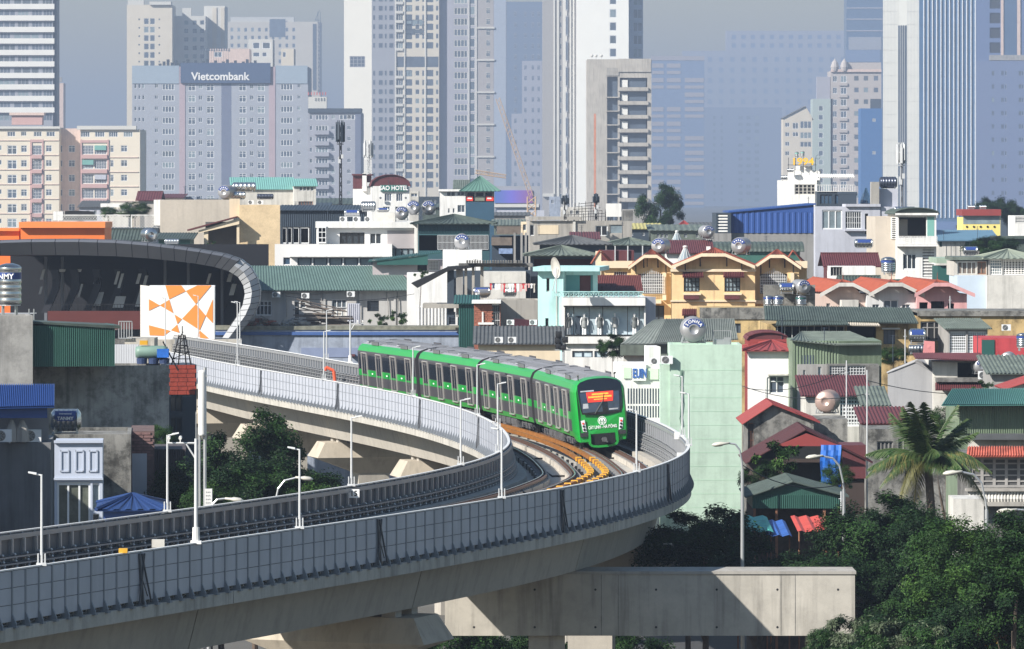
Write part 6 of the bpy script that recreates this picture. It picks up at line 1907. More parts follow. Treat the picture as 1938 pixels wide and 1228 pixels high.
# ================================================================ turquoise house and shop
D = 385; t = Bld('turquoise_house', 'turquoise house with an arched door, slit window and roof terrace', 'house', 1018, 1066, 512, D, 9, [turq], yaw=-6)
t.win([(1034, 526, 1040, 552)], 'w11', greyren, darkgap); t.win([(1032, 602, 1038, 640)], 'dark', gm=darkgap); t.box('cornice', 1010, 1136, 505, 513, .6, 8, turq); t.box('down_pipe', 1053, 1054.5, 560, 650, .1, 0, white2); t.walls()
t = Bld('turquoise_house', 'shaded turquoise rooftop room behind the lattice railing', 'house', 1066.5, 1131, 520, D + 2, 7, [M('turquoise darkened for shade', (.13, .34, .36), .8, .1)], pyb=556); t.win([(1097, 520, 1118, 553)], 'dark', gm=maroon); t.box('cornice', 1066, 1136, 513, 520, .8, 7, turq); t.box('column', 1122, 1131, 520, 553, .3, 0, turq); t.walls()  # darker turquoise carries the shade inside the room
t = Bld('tile_roof_house', 'dark red tiled roof between the turquoise room and the yellow villa', 'house', 1131.5, 1215, 553, D + 6, 8, [greyren]); t.roof_shed(1.15, M('tile darkened for shade', (.14, .035, .03), .8, .25, 3.0), over=.1, n=26); t.walls()  # roof shade is put into the darker tile colour
t = Bld('shop', 'white shop building with a large display window of mannequins', 'shop', 1066, 1222, 562, D - 2, 8, [white])
f = t.fr; t.win([(1069, 580, 1219, 634)], 'dark', gm=shopglass, rec=.45); t.win([(1083, 664, 1122, 676), (1125, 664, 1150, 676)], 'w21', slate, shopglass); t.box('fascia', 1064, 1221, 563, 578, .35, 0, white); t.box('sill', 1064, 1221, 635, 650, .35, 0, white)
for px in (1069.5, 1085, 1114.5, 1140, 1187, 1209): t.box('mullion', px, px + 1.3, 580, 634, .1, -.02, black)
t.box('frame', 1068, 1220, 578.5, 580.5, .4, 0, black); t.box('frame', 1068, 1220, 633, 635, .4, 0, black); t.box('door', 1089, 1100, 598, 632, -.35, .42, slate)
b = MB(); x0, x1, z0, z1 = f.x(1048), f.x(1218), f.z(1100, 562), f.z(1100, 552)
for k in range(18):
    a, c = x0 + (x1 - x0) * k / 18, x0 + (x1 - x0) * (k + 1) / 18
    b.box(a - .03, a + .03, -.33, -.27, z0, z1); b.tube((a, -.3, z0), (c, -.3, z1), .02, n=4); b.tube((a, -.3, z1), (c, -.3, z0), .02, n=4)
b.box(x0, x1, -.36, -.24, z1 - .03, z1 + .04); f.part('lattice_railing', b, turq); t.walls()
t = Bld('annex_wall', 'pale lavender side wall right of the shop window', 'wall', 1222.3, 1241, 562, D - 1.5, 8, [lavender], yaw=16); t.walls()
def person_form(x, z0, h, f, root, dress, tone, k):
    b = MB(); b.lathe([(0, 0), (.10, .0), (.115, .25), (.10, .45), (.125, .5), (.09, .62), (.115, .78), (.13, .86), (.05, .9), (.04, .94), (.07, .99), (.075, 1.05), (.05, 1.1), (0, 1.12)], 12, 'z'); s = h / 1.12
    # mannequin: legs, dress, torso, head as one standing figure
    b = MB()
    for sx in (-.06, .06): b.tube((sx, 0, 0), (sx * .9, 0, .5), .045, .06, 6, 1)
    b.lathe([(.15, .42), (.13, .62), (.10, .76), (.135, .92), (.06, .98)], 10, 'z', m=0); b.tube((0, 0, .98), (0, 0, 1.04), .035, n=6, m=1); b.lathe([(0, 1.02), (.055, 1.05), (.062, 1.10), (.05, 1.16), (0, 1.19)], 8, 'z', m=1)
    for sx in (-1, 1): b.tube((sx * .13, 0, .93), (sx * .19, -.03, .70), .035, .028, 5, 1); b.tube((sx * .19, -.03, .70), (sx * .17, -.08, .52), .028, .02, 5, 1)
    s = h / 1.19; b.v = [(p[0] * s * 1.1, p[1] * s, p[2] * s) for p in b.v]
    o = empty('mannequin', (f.o.x + x, f.o.y + .2, z0), 0, k, 'mannequin', 'mannequins in the shop window'); link('figure', b.mesh('figure', [dress, tone]), o)
zf = f.z(1150, 633.5); mg = M('mannequin grey', (.12, .13, .13), .7, .1)
for px, dr, lab in ((1076, mg, 'white mannequin in a dark dress at the left end of the shop window'), (1106, M('dress grey', (.25, .26, .26), .8, .1), 'white mannequin in a grey dress beside the display door'), (1135, mg, 'white mannequin in a dark dress in the middle of the shop window'), (1164, M('dress light', (.38, .38, .37), .8, .1), 'white mannequin in a pale patterned dress'), (1201, mg, 'white mannequin in a dark dress at the right end of the shop window')):
    person_form(f.x(px), zf, 1.65, f, None, dr, twhite, lab)
o = thing_at('satellite_dish', 1053, 530, 380, 'large pale satellite dish seen edge-on beside the turquoise cornice', 'satellite dish'); b = MB(); b.lathe([(0, .2), (.35, .15), (.65, .05), (.85, -.1)], 20, 'y'); m_ = b.mesh('dish', whiteold, True); d_ = link('dish', m_, o, (0, 0, .95)); d_.scale = (.8, .8, .95); d_.rotation_euler = (.15, 0, -1.05); b = MB(); b.tube((0, 0, -1.0), (0, 0, .9), .05); b.tube((-.3, 0, -.8), (0, 0, .5), .03); link('bracket', b.mesh('bracket', pole), o)
t = Bld('hip_terrace', 'terrace under a long green hipped roof behind the turquoise house', 'pavilion', 1004, 1122, 484, 430, 6, [slate], pyb=None); t.win([(1010, 490, 1120, 505)], 'dark', gm=maroon, rec=1.5); t.roof_hip(466, greenroof2, over=.6); t.walls()
t = Bld('hip_terrace', 'dark grey hipped roof rising behind the green hipped roof', 'pavilion', 1022, 1146, 463, 470, 7, [slate]); t.roof_hip(447, slateroof, over=.6); t.walls()
t = Bld('hip_terrace', 'faded green hipped roof on posts left of the yellow villa', 'pavilion', 1150, 1235, 464, 475, 6, [slate]); t.roof_hip(451, greenroof2, over=.6); t.walls()
t = Bld('maroon_roof_house', 'small maroon roof behind the dark grey hipped roof', 'house', 1086, 1130, 452, 520, 6, [maroon]); t.roof_shed(.6, maroon, n=12); t.walls()
t = Bld('maroon_roof_house', 'maroon ribbed roof just behind the central villa gable', 'house', 1262, 1345, 478, 465, 6, [white]); t.roof_shed(1.0, maroon, n=24); t.walls()
t = Bld('dark_terrace', 'dark terrace with maroon wall and posts left of the villa tiles', 'terrace', 1136, 1200, 474, 450, 5, [maroon]); f = t.fr
for px in (1163, 1187, 1215): t.box('post', px, px + 2, 465, 500, .2, 0, pole)
t.walls()
# ================================================================ yellow villa
D = 410
def gable(t, pxa, pxr, pxb, pye, pyr, over, mat, trimm, out=.9):
    """tiled gable roof with a clipped top over part of the front"""
    f = t.fr; za, zr_ = f.z(pxr, pye), f.z(pxr, pyr); xa, xb = f.x(pxa), f.x(pxb); k = .36; xl, xr_ = xa + (xb - xa) * k, xb - (xb - xa) * k; zt_ = za + (zr_ - za) * .72; d = 6.0
    b = MB(); b.sheet((xa, d, za), (xa, -out, za), (xl, -out, zt_), ((xa + xb) / 2, d, zr_), 16, .05); b.sheet((xb, -out, za), (xb, d, za), ((xa + xb) / 2, d, zr_), (xr_, -out, zt_), 16, .05)
    b.sheet((xl, -out, zt_), (xr_, -out, zt_), ((xa + xb) / 2 + .1, 1.6, zr_), ((xa + xb) / 2 - .1, 1.6, zr_), 8, .05); b.quad((xl, -out, zt_), ((xa + xb) / 2, 1.6, zr_), ((xa + xb) / 2, d, zr_), (xl, -out, zt_))
    f.part('roof', b, mat)
    g = MB(); g.prism([(xa + .3, -.004, t.zt - .02), (xb - .3, -.004, t.zt - .02), (xb - .3, -.004, za - .05), (xr_, -.004, zt_ - .15), (xl, -.004, zt_ - .15), (xa + .3, -.004, za - .05)], (0, 5.5, 0)); f.part('gable', g, t.mats[0])
    q = MB()
    for (x0, z0, x1, z1) in ((xa, za, xl, zt_), (xl, zt_, xr_, zt_), (xr_, zt_, xb, za)): q.prism([(x0, -out - .12, z0 - .26), (x1, -out - .12, z1 - .26), (x1, -out - .12, z1), (x0, -out - .12, z0)], (0, .11, 0))
    f.part('bargeboard', q, trimm)
    s = MB()
    for fx in (.16, .84, .34, .66): x = xa + (xb - xa) * fx; z = za + (zt_ - za) * min(1, min(fx, 1 - fx) / k) - .3; s.tube((x, -.02, z - .7), (x, -out * .8, z), .05, n=4)
    f.part('bracket', s, black)
t = Bld('yellow_villa', 'wide warm yellow villa with two awned windows under a tiled gable', 'villa', 1271, 1429, 512, D, 10, [yellow], yaw=-3)
t.win([(1294, 524, 1324, 552), (1371, 524, 1401, 552)], 'w43', black, glasspale); t.win([(1294, 596, 1324, 610)], 'w41', black, glasspale)
for a in (1291, 1368):
    t.box('flower_box', a + 3, a + 32, 559, 566, .5, 0, maroon); t.box('window_sill', a + 2, a + 36, 555, 558, .3, 0, cream); f = t.fr
    b = MB(); b.sheet((f.x(a + 1), -1.0, f.z(a, 524)), (f.x(a + 41), -1.0, f.z(a + 41, 524)), (f.x(a + 39), 0, f.z(a + 39, 513)), (f.x(a + 1), 0, f.z(a + 1, 513)), 12, .07); f.part('awning', b, maroon)
b = MB(); b.sheet((f.x(1291), -1.0, f.z(1291, 596)), (f.x(1325), -1.0, f.z(1325, 596)), (f.x(1325), 0, f.z(1325, 585)), (f.x(1291), 0, f.z(1291, 585)), 10, .07); f.part('awning', b, maroon)
t.box('cornice', 1269, 1431, 509, 514, .25, 0, cream); t.box('cornice', 1269, 1431, 568, 571, .12, 0, cream); t.box('joint_line', 1350, 1351, 514, 620, .03, 0, tan)
gable(t, 1272, 1349, 1429, 502, 470, 0, redtile, cream, 1.0); t.box('ridge_vent', 1336, 1344, 467, 474, -2, 3, white); t.walls()
for (x0, x1, xr, lab, gx) in ((1194, 1270, 1231, 'left bay of the yellow villa with a white arched window cage', 1207), (1429.5, 1512, 1468, 'right bay of the yellow villa with a white arched window cage', 1438)):
    t = Bld('yellow_villa', lab, 'villa', x0, x1, 505, D + 2.5, 9, [yellow], yaw=-3); f = t.fr
    t.win([(gx, 518, gx + 52, 556)], 'dark', gm=room, rec=.8); t.win([(gx + 28, 578, gx + 50, 610)], 'w21', black, tdark)
    b = MB(); xa, xb, z0, z1 = f.x(gx + 1), f.x(gx + 50), f.z(gx, 554), f.z(gx, 522)
    for k in range(15):
        x = xa + (xb - xa) * k / 14; zt2 = z1 + .45 * (1 - ((k - 7) / 7.0) ** 2); b.box(x - .02, x + .02, -.42, -.38, z0, zt2)
    for j in range(7): z = z0 + (z1 - z0) * j / 6; b.box(xa, xb, -.45, -.42, z - .015, z + .015)
    for j in (1, 2, 4): 
        for k in range(14): x = xa + (xb - xa) * (k + .5) / 14; z = z0 + (z1 - z0) * (j + .5) / 6; b.tube((x - .08, -.43, z), (x, -.43, z + .12), .014, n=3); b.tube((x, -.43, z + .12), (x + .08, -.43, z), .014, n=3)
    f.part('window_cage', b, trim); t.box('balcony', x0 - 1, x1 - 18, 568, 574, .9, 0, cream); t.box('column', x1 - 16, x1 - 9, 516, 568, .3, 0, cream); t.box('arch_keystone', (gx + gx + 52) / 2 - 2, (gx + gx + 52) / 2 + 3, 508, 516, .15, 0, cream)
    gable(t, x0 - 4, xr, x1 + 4, 504, 473, 0, redtile, cream, 1.0); t.walls()
for (x0, x1, xs, xp, lab) in ((1136, 1196, (1126, 1132, 1154), 0, 'left parapet wing of the yellow villa with a broken tiled gable end'), (1506, 1527, (1492, 1494, 1510), 1, 'right parapet wing of the yellow villa with a small tiled gable end')):
    t = Bld('yellow_villa', lab, 'villa', x0, x1, 496, D + 3, 8, [yellow], yaw=-3); f = t.fr; t.box('parapet_band', x0 - 1, x1 + 1, 494, 507, .4, 0, cream)
    if xp == 0: t.win([(1162, 514, 1187, 527)], 'g6', trim, maroon); t.box('post', 1127, 1138, 475, 530, .2, .4, cream)
    b = MB(); xq = f.x(xs[0] + 4); z0, z1 = f.z(x0, 499), f.z(x0, 474); b.sheet((xq + 1.1, -.3, z0), (xq + 1.3, 3, z0), (xq + .2, 3, z1), (xq + .2, -.3, z1), 8, .06); b.sheet((xq - .5, 3, z0), (xq - .5, -.3, z0), (xq + .2, -.3, z1), (xq + .2, 3, z1), 8, .06); f.part('roof', b, redtile); t.walls()
tank_end(1246, 481, 29, 416, 'steel tank with blue arc behind the left villa gable', rz=-.25); tank_end(1398, 482, 31, 416, 'steel tank with blue arc right of the central villa gable', rz=-.25); tank_end(1341, 452, 24, 470, 'darker round tank behind the long barrel roof', rz=.2)
for px, py, D_, lab in ((1297, 493, 416, 'glass light cone behind the villa roof'), (1281, 457, 560, 'small glass light cone among the far green roofs')):
    o = thing_at('light_cone', px, py, D_, lab, 'skylight'); b = MB(); b.lathe([(.62, 0), (.12, 1.05), (.12, 1.1)], 10, 'z'); link('glass_cone', b.mesh('glass_cone', glasspale), o); b = MB(); [b.tube((.62 * cos(a * pi / 5), .62 * sin(a * pi / 5), 0), (.12 * cos(a * pi / 5), .12 * sin(a * pi / 5), 1.05), .02, n=4) for a in range(10)]; b.lathe([(.2, 1.08), (.2, 1.2), (0, 1.25)], 8, 'z'); link('frame', b.mesh('frame', white), o)
# tank group and mouldy terrace before the villa
D = 385; t = Bld('mouldy_terrace', 'dark mouldy terrace wall with four steel tanks before the villa', 'building', 1324, 1545, 583, D, 6, [yellowold]); t.box('mould_band', 1324, 1447, 582, 604, .1, 0, concmould); t.box('dark_back', 1447, 1545, 540, 583, -1.5, 2, concmould)
t.win([(1335, 610, 1352, 632), (1388, 612, 1402, 630)], 'w21', slate, tdark); t.walls()
for px, lab, bd in ((1455, 'leftmost upright steel tank on the mouldy terrace', inoxband), (1473, 'second upright steel tank, blue banded, on the mouldy terrace', inoxband), (1516, 'upright steel tank with a green band on the mouldy terrace', tealdark)): tank_up(px, 583, 20, D - .4 + (px == 1455) * .5, lab, hpx=24, band=bd)
tank_side(1489, 556, 30, D + 1, 'side-lying steel tank above the upright tanks', hpx=19); tank_end(1522, 558, 27, D + .5, 'round-ended steel tank above the green banded tank', rz=.3)
# green long roof row
D = 352; t = Bld('long_green_roof_house', 'yellow house with a long green roof and glazed veranda', 'house', 1452, 1736, 613, D, 9, [yellowold], yaw=1); f = t.fr
t.win([(1468, 618, 1600, 640)], 'dark', gm=darkgap, rec=1.6); t.win([(1603, 617, 1658, 640)], 'dark', gm=darkgap, rec=1.2); t.win([(1672, 624, 1694, 651)], 'w31', slate, tdark)
b = MB(); b.sheet((f.x(1446), -1.0, f.z(1446, 605)), (f.x(1736), -1.0, f.z(1736, 611)), (f.x(1733), 4, f.z(1733, 585)), (f.x(1453), 4, f.z(1453, 581)), 60, .05); f.part('roof', b, greenroof)
b = MB(); b.sheet((f.x(1464), -2.0, f.z(1464, 614)), (f.x(1603), -2.0, f.z(1603, 613)), (f.x(1599), -.3, f.z(1599, 605)), (f.x(1470), -.3, f.z(1470, 603)), 30, .04); f.part('lower_roof', b, greenroof)
b = MB(); b.sheet((f.x(1600), -1.8, f.z(1600, 614)), (f.x(1662), -1.8, f.z(1662, 615)), (f.x(1658), -.3, f.z(1658, 608)), (f.x(1602), -.3, f.z(1602, 606)), 14, .04); f.part('awning', b, M('beige awning', (.45, .40, .33), .7, .1))
for k in range(10): t.box('post', 1470 + k * 14, 1471.5 + k * 14, 616, 640, .2, -.1, pole)
t.box('window_hood', 1668, 1702, 620, 623, .5, 0, white2); t.walls()
t = Bld('yellow_wall_house', 'stained yellow and grey wall house right of the long green roof', 'house', 1736, 1960, 592, D + 6, 8, [yellowold]); t.box('dark_coping', 1736, 1960, 588, 598, .2, 7, concmould); t.win([(1742, 608, 1782, 645)], 'w32', greyren, darkgap); t.walls()
t = Bld('grille_house', 'small house with a white grille front under a faded green roof', 'house', 1795, 1869, 622, D - 2, 6, [greyren], yaw=2); t.win([(1798, 627, 1828, 668), (1832, 627, 1866, 668)], 'w88', trim, darkgap); t.roof_shed(.5, greenroof2, over=.3, n=20); t.walls()
ac(1904, 626, 17, D + 4, 'air conditioner on the stained yellow wall')
# ================================================================ pink gable row
D = 400
for i, (x0, x1, xr, wm, lab) in enumerate(((1543, 1640, 1598, palepink, 'left of the orange-roofed gable houses, pale pink'), (1640.5, 1735, 1690, M('gable white', (.60, .60, .60), .8, .08, .5, streak=.2), 'middle orange-roofed gable house, greyish white'), (1735.5, 1830, 1777, pink, 'right of the orange-roofed gable houses, bright pink'))):
    t = Bld('gable_house', lab, 'house', x0, x1, 556, D - i * .5, 9, [wm], yaw=4); f = t.fr; xa, xb = x0 + 20, x1
    if i == 0: t.win([(1564, 574, 1571, 584), (1620, 574, 1628, 584)], 'w21', trim, tdark); t.box('roof_room', 1588, 1620, 567, 582, 1.5, 0, whiteold)
    elif i == 1: t.win([(1651, 576, 1664, 586), (1672, 568, 1700, 586), (1707, 576, 1722, 586)], 'w21', trim, tdark)
    else: t.win([(1740, 572, 1756, 590), (1762, 570, 1787, 590), (1794, 574, 1806, 590)], 'dark', gm=darkgap, rec=1.0)
    t.win([(xr - 2, 543, xr + 9, 556)], 'w11', wm, tdark, proud=True)
    # roof: left slope seen from the side, gable to the front
    za, zr3 = f.z(xr, 552), f.z(xr, 530); X0, XR, X1 = f.x(xr - 42), f.x(xr), f.x(x1 + 2); k = .7
    XL, XQ = X0 + (XR - X0) * k, X1 + (XR - X1) * k; zt3 = za + (zr3 - za) * .8
    g = MB(); g.prism([(X0 + .4, .02, za - .3), (X1 - .4, .02, za - .3), (XQ, .02, zt3 - .1), (XL, .02, zt3 - .1)], (0, 7, 0)); f.part('gable', g, wm)
    b = MB(); S = -1.6; b.sheet((X0 + S, 7, za), (X0, -.9, za), (XL, -.9, zt3), (XR + S, 7, zr3 + .15), 18, .06); b.sheet((XL, -.9, zt3), (XQ, -.9, zt3), (XR, .8, zr3), (XR - .1, .8, zr3), 8, .05); b.sheet((X1, -.9, za), (X1, 7, za), (XR + S, 7, zr3 + .15), (XQ, -.9, zt3), 16, .05); b.tri((XL, -.9, zt3 + .02), (XR, .8, zr3 + .02), (XR + S, 7, zr3 + .17)); b.tri((XQ, -.9, zt3 + .02), (XR + S, 7, zr3 + .17), (XR, .8, zr3 + .02)); f.part('roof', b, orangetile)
    q = MB()
    for (xa_, z0, xb_, z1) in ((X0 - .3, za - .12, XL, zt3), (XL, zt3, XQ, zt3), (XQ, zt3, X1 + .4, za - .12)): q.prism([(xa_, -1.02, z0 - .3), (xb_, -1.02, z1 - .3), (xb_, -1.02, z1), (xa_, -1.02, z0)], (0, .11, 0))
    f.part('bargeboard', q, pink if i == 2 else white2); b = MB(); b.tube((XR, .8, zr3), (XR, .8, zr3 + .6), .04, .01, 5); f.part('finial', b, redtile); t.walls()
for (x0, x1, py, lab, m) in ((1528, 1568, 535, 'small faded green roof behind the left gable house', greenroof2), (1600, 1660, 528, 'dark grey green roof between the left and middle gables', greenroof), (1700, 1745, 536, 'bright green roof between the middle and right gables', tealdark)):
    t = Bld('back_roof_house', lab, 'house', x0, x1, py + 12, D + 14, 6, [whiteold]); t.roof_gx(0, m, rise=.7, n=14); t.walls()
t = Bld('maroon_roof_house', 'maroon hipped roof building left of the beige side wall', 'house', 1568, 1657, 502, 445, 7, [maroon], pyb=None); t.cladding(z0=t.fr.z(1600, 502) - .8, n=26, mat=maroon); t.roof_gx(0, maroon, rise=1.0, n=26); t.walls()
t = Bld('white_low_house', 'low white house with a dark mesh front under the maroon roof', 'house', 1571, 1657, 504, 441, 4, [white]); t.win([(1572, 504, 1594, 522)], 'w41', greyren, darkgap); t.walls()
tank_side(1635, 470, 36, 470, 'pair of steel tanks on the lavender house ledge', hpx=16)
t = Bld('white_block', 'pale blue and white blank house right of the pink gable', 'house', 1812, 1868, 522, 425, 8, [M('pale blue render', (.47, .55, .64), .8, .08, .4)]); t.walls()
t = Bld('white_block', 'blank whitewashed house wall at the right edge', 'house', 1868.4, 1960, 522, 424, 8, [white2]); t.walls()
t = Bld('mesh_house', 'house top with a rusty mesh window and white frame', 'house', 1805, 1868, 494, 428, 7, [M('mesh house wall', (.45, .42, .38), .8, .1)], pyb=522); t.win([(1812, 494, 1848, 519)], 'w41', white2, wood); t.win([(1850, 494, 1866, 519)], 'w21', rust, wood); t.box('roof', 1802, 1870, 486, 492, .5, 7, greenroof2); t.walls()
t = Bld('grid_house', 'hipped grey green roof over a white grid window at the right edge', 'house', 1872, 1960, 490, 427, 8, [greyren], pyb=522); t.win([(1874, 490, 1896, 520)], 'w55', white, glasspale); t.win([(1898, 490, 1950, 520)], 'w97', white, darkgap); t.roof_hip(473, M('grey green hip', (.22, .25, .20), .7, .1), over=.6); t.walls()
tank_side(1837, 484, 28, 470, 'blue and steel heater tank before the blue roofed hall', hpx=16); t = Bld('green_panel_house', 'low house with a bright green side panel below the heater tank', 'house', 1775, 1806, 504, 440, 6, [tealdark]); t.box('roof', 1772, 1830, 488, 498, .4, 8, M('light green roof', (.30, .38, .30), .6, .15)); t.walls()
# ================================================================ mint wall house by the viaduct
D = 320; t = Bld('mint_house', 'tall mint green windowless house wall rising beside the train', 'house', 1268, 1404, 652, D, 5, [mint], yaw=0)
for k in range(11): t.box('render_joint', 1268.6, 1403.4, 700 + 26 * k, 700.6 + 26 * k, .012, 0, M('mint joint', (.38, .56, .43), .85, .05))
b = MB(); f = t.fr; pts = [(1290, 700), (1289, 730), (1291, 760), (1288, 790), (1291, 806)]
for a, c in zip(pts[:-1], pts[1:]):
    for dx in (-2, 0, 2.2): b.tube((f.x(a[0] + dx), -.06, f.z(a[0], a[1])), (f.x(c[0] + dx * .6), -.06, f.z(c[0], c[1])), .018, n=4)
f.part('hanging_cable', b, M('cable green', (.05, .12, .09), .6, .1)); t.walls(parapet=.15)
t = Bld('mint_house', 'lower mint green edge of the wall house with a balcony unit', 'house', 1250, 1267.7, 690, D + .3, 5, [mint]); t.walls()
ac(1262, 689, 22, D - .1, 'air conditioner boxed beside the mint wall')
tank_end(1313, 650, 47, D + .6, 'big round steel tank lettered SONHA on the mint wall house', text='SONHA')
o = thing_at('tank_frame', 1367, 652, D + 1, 'square steel tank frame right of the SONHA tank', 'frame'); b = MB(); [b.box(x - .02, x + .02, y - .02, y + .02, 0, .9) for x in (-.55, .55) for y in (0, .8)]; b.box(-.55, .55, -.03, .03, .86, .9); b.box(-.55, .55, .1, .7, 0, .32); b.box(.1, .5, .0, .1, 0, .45); link('frame', b.mesh('frame', steel), o)
t = Bld('green_roof_house', 'house with a grey green hipped roof behind the mint wall', 'house', 1190, 1392, 652, 346, 7, [greenroof2]); f = t.fr; z0, z1 = f.z(1200, 650), f.z(1200, 606)
b = MB(); b.sheet((f.x(1174), -.6, z0), (f.x(1236), -.6, z0), (f.x(1262), 3.5, z1), (f.x(1240), 3.5, z1 - .05), 8, .03); b.sheet((f.x(1236), -.6, z0), (f.x(1396), -.6, z0 + .3), (f.x(1394), 3.5, z1), (f.x(1262), 3.5, z1), 42, .06); f.part('roof', b, greywall)
t.box('fascia', 1174, 1222, 652, 672, .65, 0, greenroof2); t.box('white_wall', 1180, 1250, 672, 700, .1, 0, whiteold); t.walls()
ac(1240, 690, 18, 321, 'air conditioner beside the double window of the sign house')
D = 323; t = Bld('sign_house', 'white building with blue block letters and a rail of vertical fins', 'building', 1176, 1250, 690, D, 6, [white], yaw=4); f = t.fr
t.win([(1232, 664, 1246, 688)], 'w21', trim, darkgap); t.box('sign_panel', 1197, 1222, 688, 720, .2, 0, twhite); t.box('green_panel', 1180, 1194, 695, 716, .1, 0, M('pale green panel', (.55, .68, .52), .7, .05)); t.box('green_panel', 1226, 1246, 697, 718, .1, 0, MATS['pale green panel'])
o = f.put('sign_text', text_mesh('sign_text', 'EUIN', .66, M('sign blue', (.04, .13, .42), .5, .05), .02, True), f.x(1210), -.23, f.z(1210, 707)); o.scale = (.62, 1, 1.25)
for k in range(12): t.box('dark_slot', 1188 + k * 5.2, 1190.6 + k * 5.2, 735, 764, .01, 0, slate); t.box('dark_slot', 1188 + k * 5.2, 1190.6 + k * 5.2, 768, 790, .01, 0, slate)
t.box('top_room', 1228, 1250, 656, 690, 0, 3, white); t.walls()
# ================================================================ right side houses
D = 330; t = Bld('white_house', 'white house with one hooded window and a red hipped roof', 'house', 1417, 1508, 664, D, 7, [M('bright white render', (.78, .77, .76), .75, .05, .4, streak=.08)], yaw=-2)
t.win([(1456, 711, 1484, 745)], 'w22', trim, tdark); t.box('window_hood', 1453, 1492, 707, 710, .5, 0, white2); b = MB(); f = t.fr; b.path([(f.x(1506), -.12, f.z(1500, 668)), (f.x(1503), -.12, f.z(1500, 690)), (f.x(1503), -.12, f.z(1500, 770))], .06, 6); b.path([(f.x(1458), -.1, f.z(1458, 708)), (f.x(1449), -.1, f.z(1449, 712)), (f.x(1448), -.1, f.z(1448, 762))], .03, 5); f.part('drain_pipe', b, trim); t.roof_hip(646, redroof, over=.45); t.walls()
t = Bld('red_barrel_house', 'small red rooftop shed with a barrel roof behind the white house', 'shed', 1416, 1490, 642, D + 5, 5, [redroof]); t.barrel(628, maroon, n=7, over=.1); t.walls()
t = Bld('green_sheet_house', 'green clad shed with a shallow green gable roof', 'shed', 1500, 1668, 645, D - 5, 7, [olivegreen], yaw=0); t.cladding(n=16, x1=t.X(1588)); t.cladding(x0=t.X(1588), n=34); t.box('dark_wall', 1518, 1540, 672, 700, .1, 0, slate)
f = t.fr; b = MB(); z0, z1 = f.z(1500, 652), f.z(1600, 632); b.sheet((f.x(1582), -.7, f.z(1582, 652)), (f.x(1668), -.7, f.z(1668, 651)), (f.x(1620), 6, z1), (f.x(1530), 6, z1), 22, .04); b.sheet((f.x(1494), -.4, f.z(1494, 643)), (f.x(1582), -.7, f.z(1582, 652)), (f.x(1530), 6, z1), (f.x(1526), 6, z1), 12, .04); f.part('roof', b, greenroof2); t.walls()
t = Bld('grey_house', 'grey shaded house behind the pole, left of the mesh terrace', 'house', 1510, 1570, 690, D - 6, 7, [greyren]); t.win([(1520, 700, 1524, 712), (1548, 694, 1554, 715)], 'w11', trim, tdark); t.walls()
t = Bld('mesh_terrace', 'cluttered terrace with diamond mesh screens below the green clad shed', 'terrace', 1566, 1664, 690, D - 7, 5, [concdark]); t.win([(1570, 692, 1600, 716), (1604, 692, 1638, 720)], 'w65', pole, room); t.walls()
for k in range(4): tank_side(1592 + k * 22, 727 + (k == 3) * 12, 15, D - 12, ['dark', 'second', 'third', 'fourth, lowest'][k] + ' small heater tank on the cluttered terrace, counted from the left', band=False, hpx=8, mat=MATS['dark tank steel'] if k < 2 else inox)
t = Bld('maroon_roof_shed', 'white shed with a maroon roof and tall white window grille', 'house', 1526, 1642, 748, 305, 6, [whiteold], yaw=0); t.win([(1590, 750, 1638, 807)], 'w98', trim, room); t.roof_shed(.9, maroon, over=.35, n=26); t.walls()
tank_end(1562, 783, 41, 300, 'copper tinted round tank beside the tall window grille', band=False, mat=coppersteel, rz=-.2)
t = Bld('grey_gable_house', 'grey rendered house with a slanted roof line and barred side window', 'house', 1680, 1770, 705, 320, 8, [M('mid grey render', (.30, .30, .31), .85, .12, .4, streak=.2)], yaw=-8); t.roof_gy(1732, 684, MATS['mid grey render'], over=.05, gm=MATS['mid grey render']); t.walls()
t = Bld('maroon_canopy_house', 'off white house with maroon canopy roofs on two storeys', 'house', 1766, 1888, 684, 319, 8, [white2], yaw=0); f = t.fr; t.win([(1812, 684, 1876, 716)], 'dark', gm=darkgap, rec=1.0); t.win([(1734, 680, 1750, 702)], 'g4', trim, tdark); t.box('back_wall', 1768, 1812, 686, 714, .05, 0, whiteold)
b = MB(); b.sheet((f.x(1730), -1.0, f.z(1730, 677)), (f.x(1884), -1.0, f.z(1884, 682)), (f.x(1862), 3, f.z(1862, 671)), (f.x(1734), 3, f.z(1734, 671)), 36, .04); b.sheet((f.x(1766), -1.6, f.z(1766, 736)), (f.x(1888), -1.6, f.z(1888, 736)), (f.x(1888), 0, f.z(1888, 724)), (f.x(1770), 0, f.z(1770, 724)), 30, .04); f.part('roof', b, maroon); t.box('ledge', 1770, 1884, 714, 722, .7, 0, concdark); t.walls()
tank_end(1858, 708, 27, 318, 'dark round tank with blue arc behind an air conditioner', rz=.1); ac(1862, 718, 22, 316.5, 'air conditioner in front of the dark round tank')
tank_side(1736, 651, 33, 335, 'blue topped steel tank on a stand above the pink cloth', hpx=26); tank_side(1736, 670, 34, 334, 'lower dark steel tank under the blue topped tank', band=False, hpx=16, mat=MATS['dull dark steel'])
o = thing_at('hanging_cloth', 1758, 668, 330, 'pink cloth hung out beside the stacked tanks', 'cloth'); b = MB(); b.prism([(-.4, 0, 0), (.4, .1, -.05), (.38, 0, .75), (-.3, 0, .8)], (0, .03, 0)); link('cloth', b.mesh('cloth', M('pink cloth', (.7, .28, .28), .9, .1)), o)
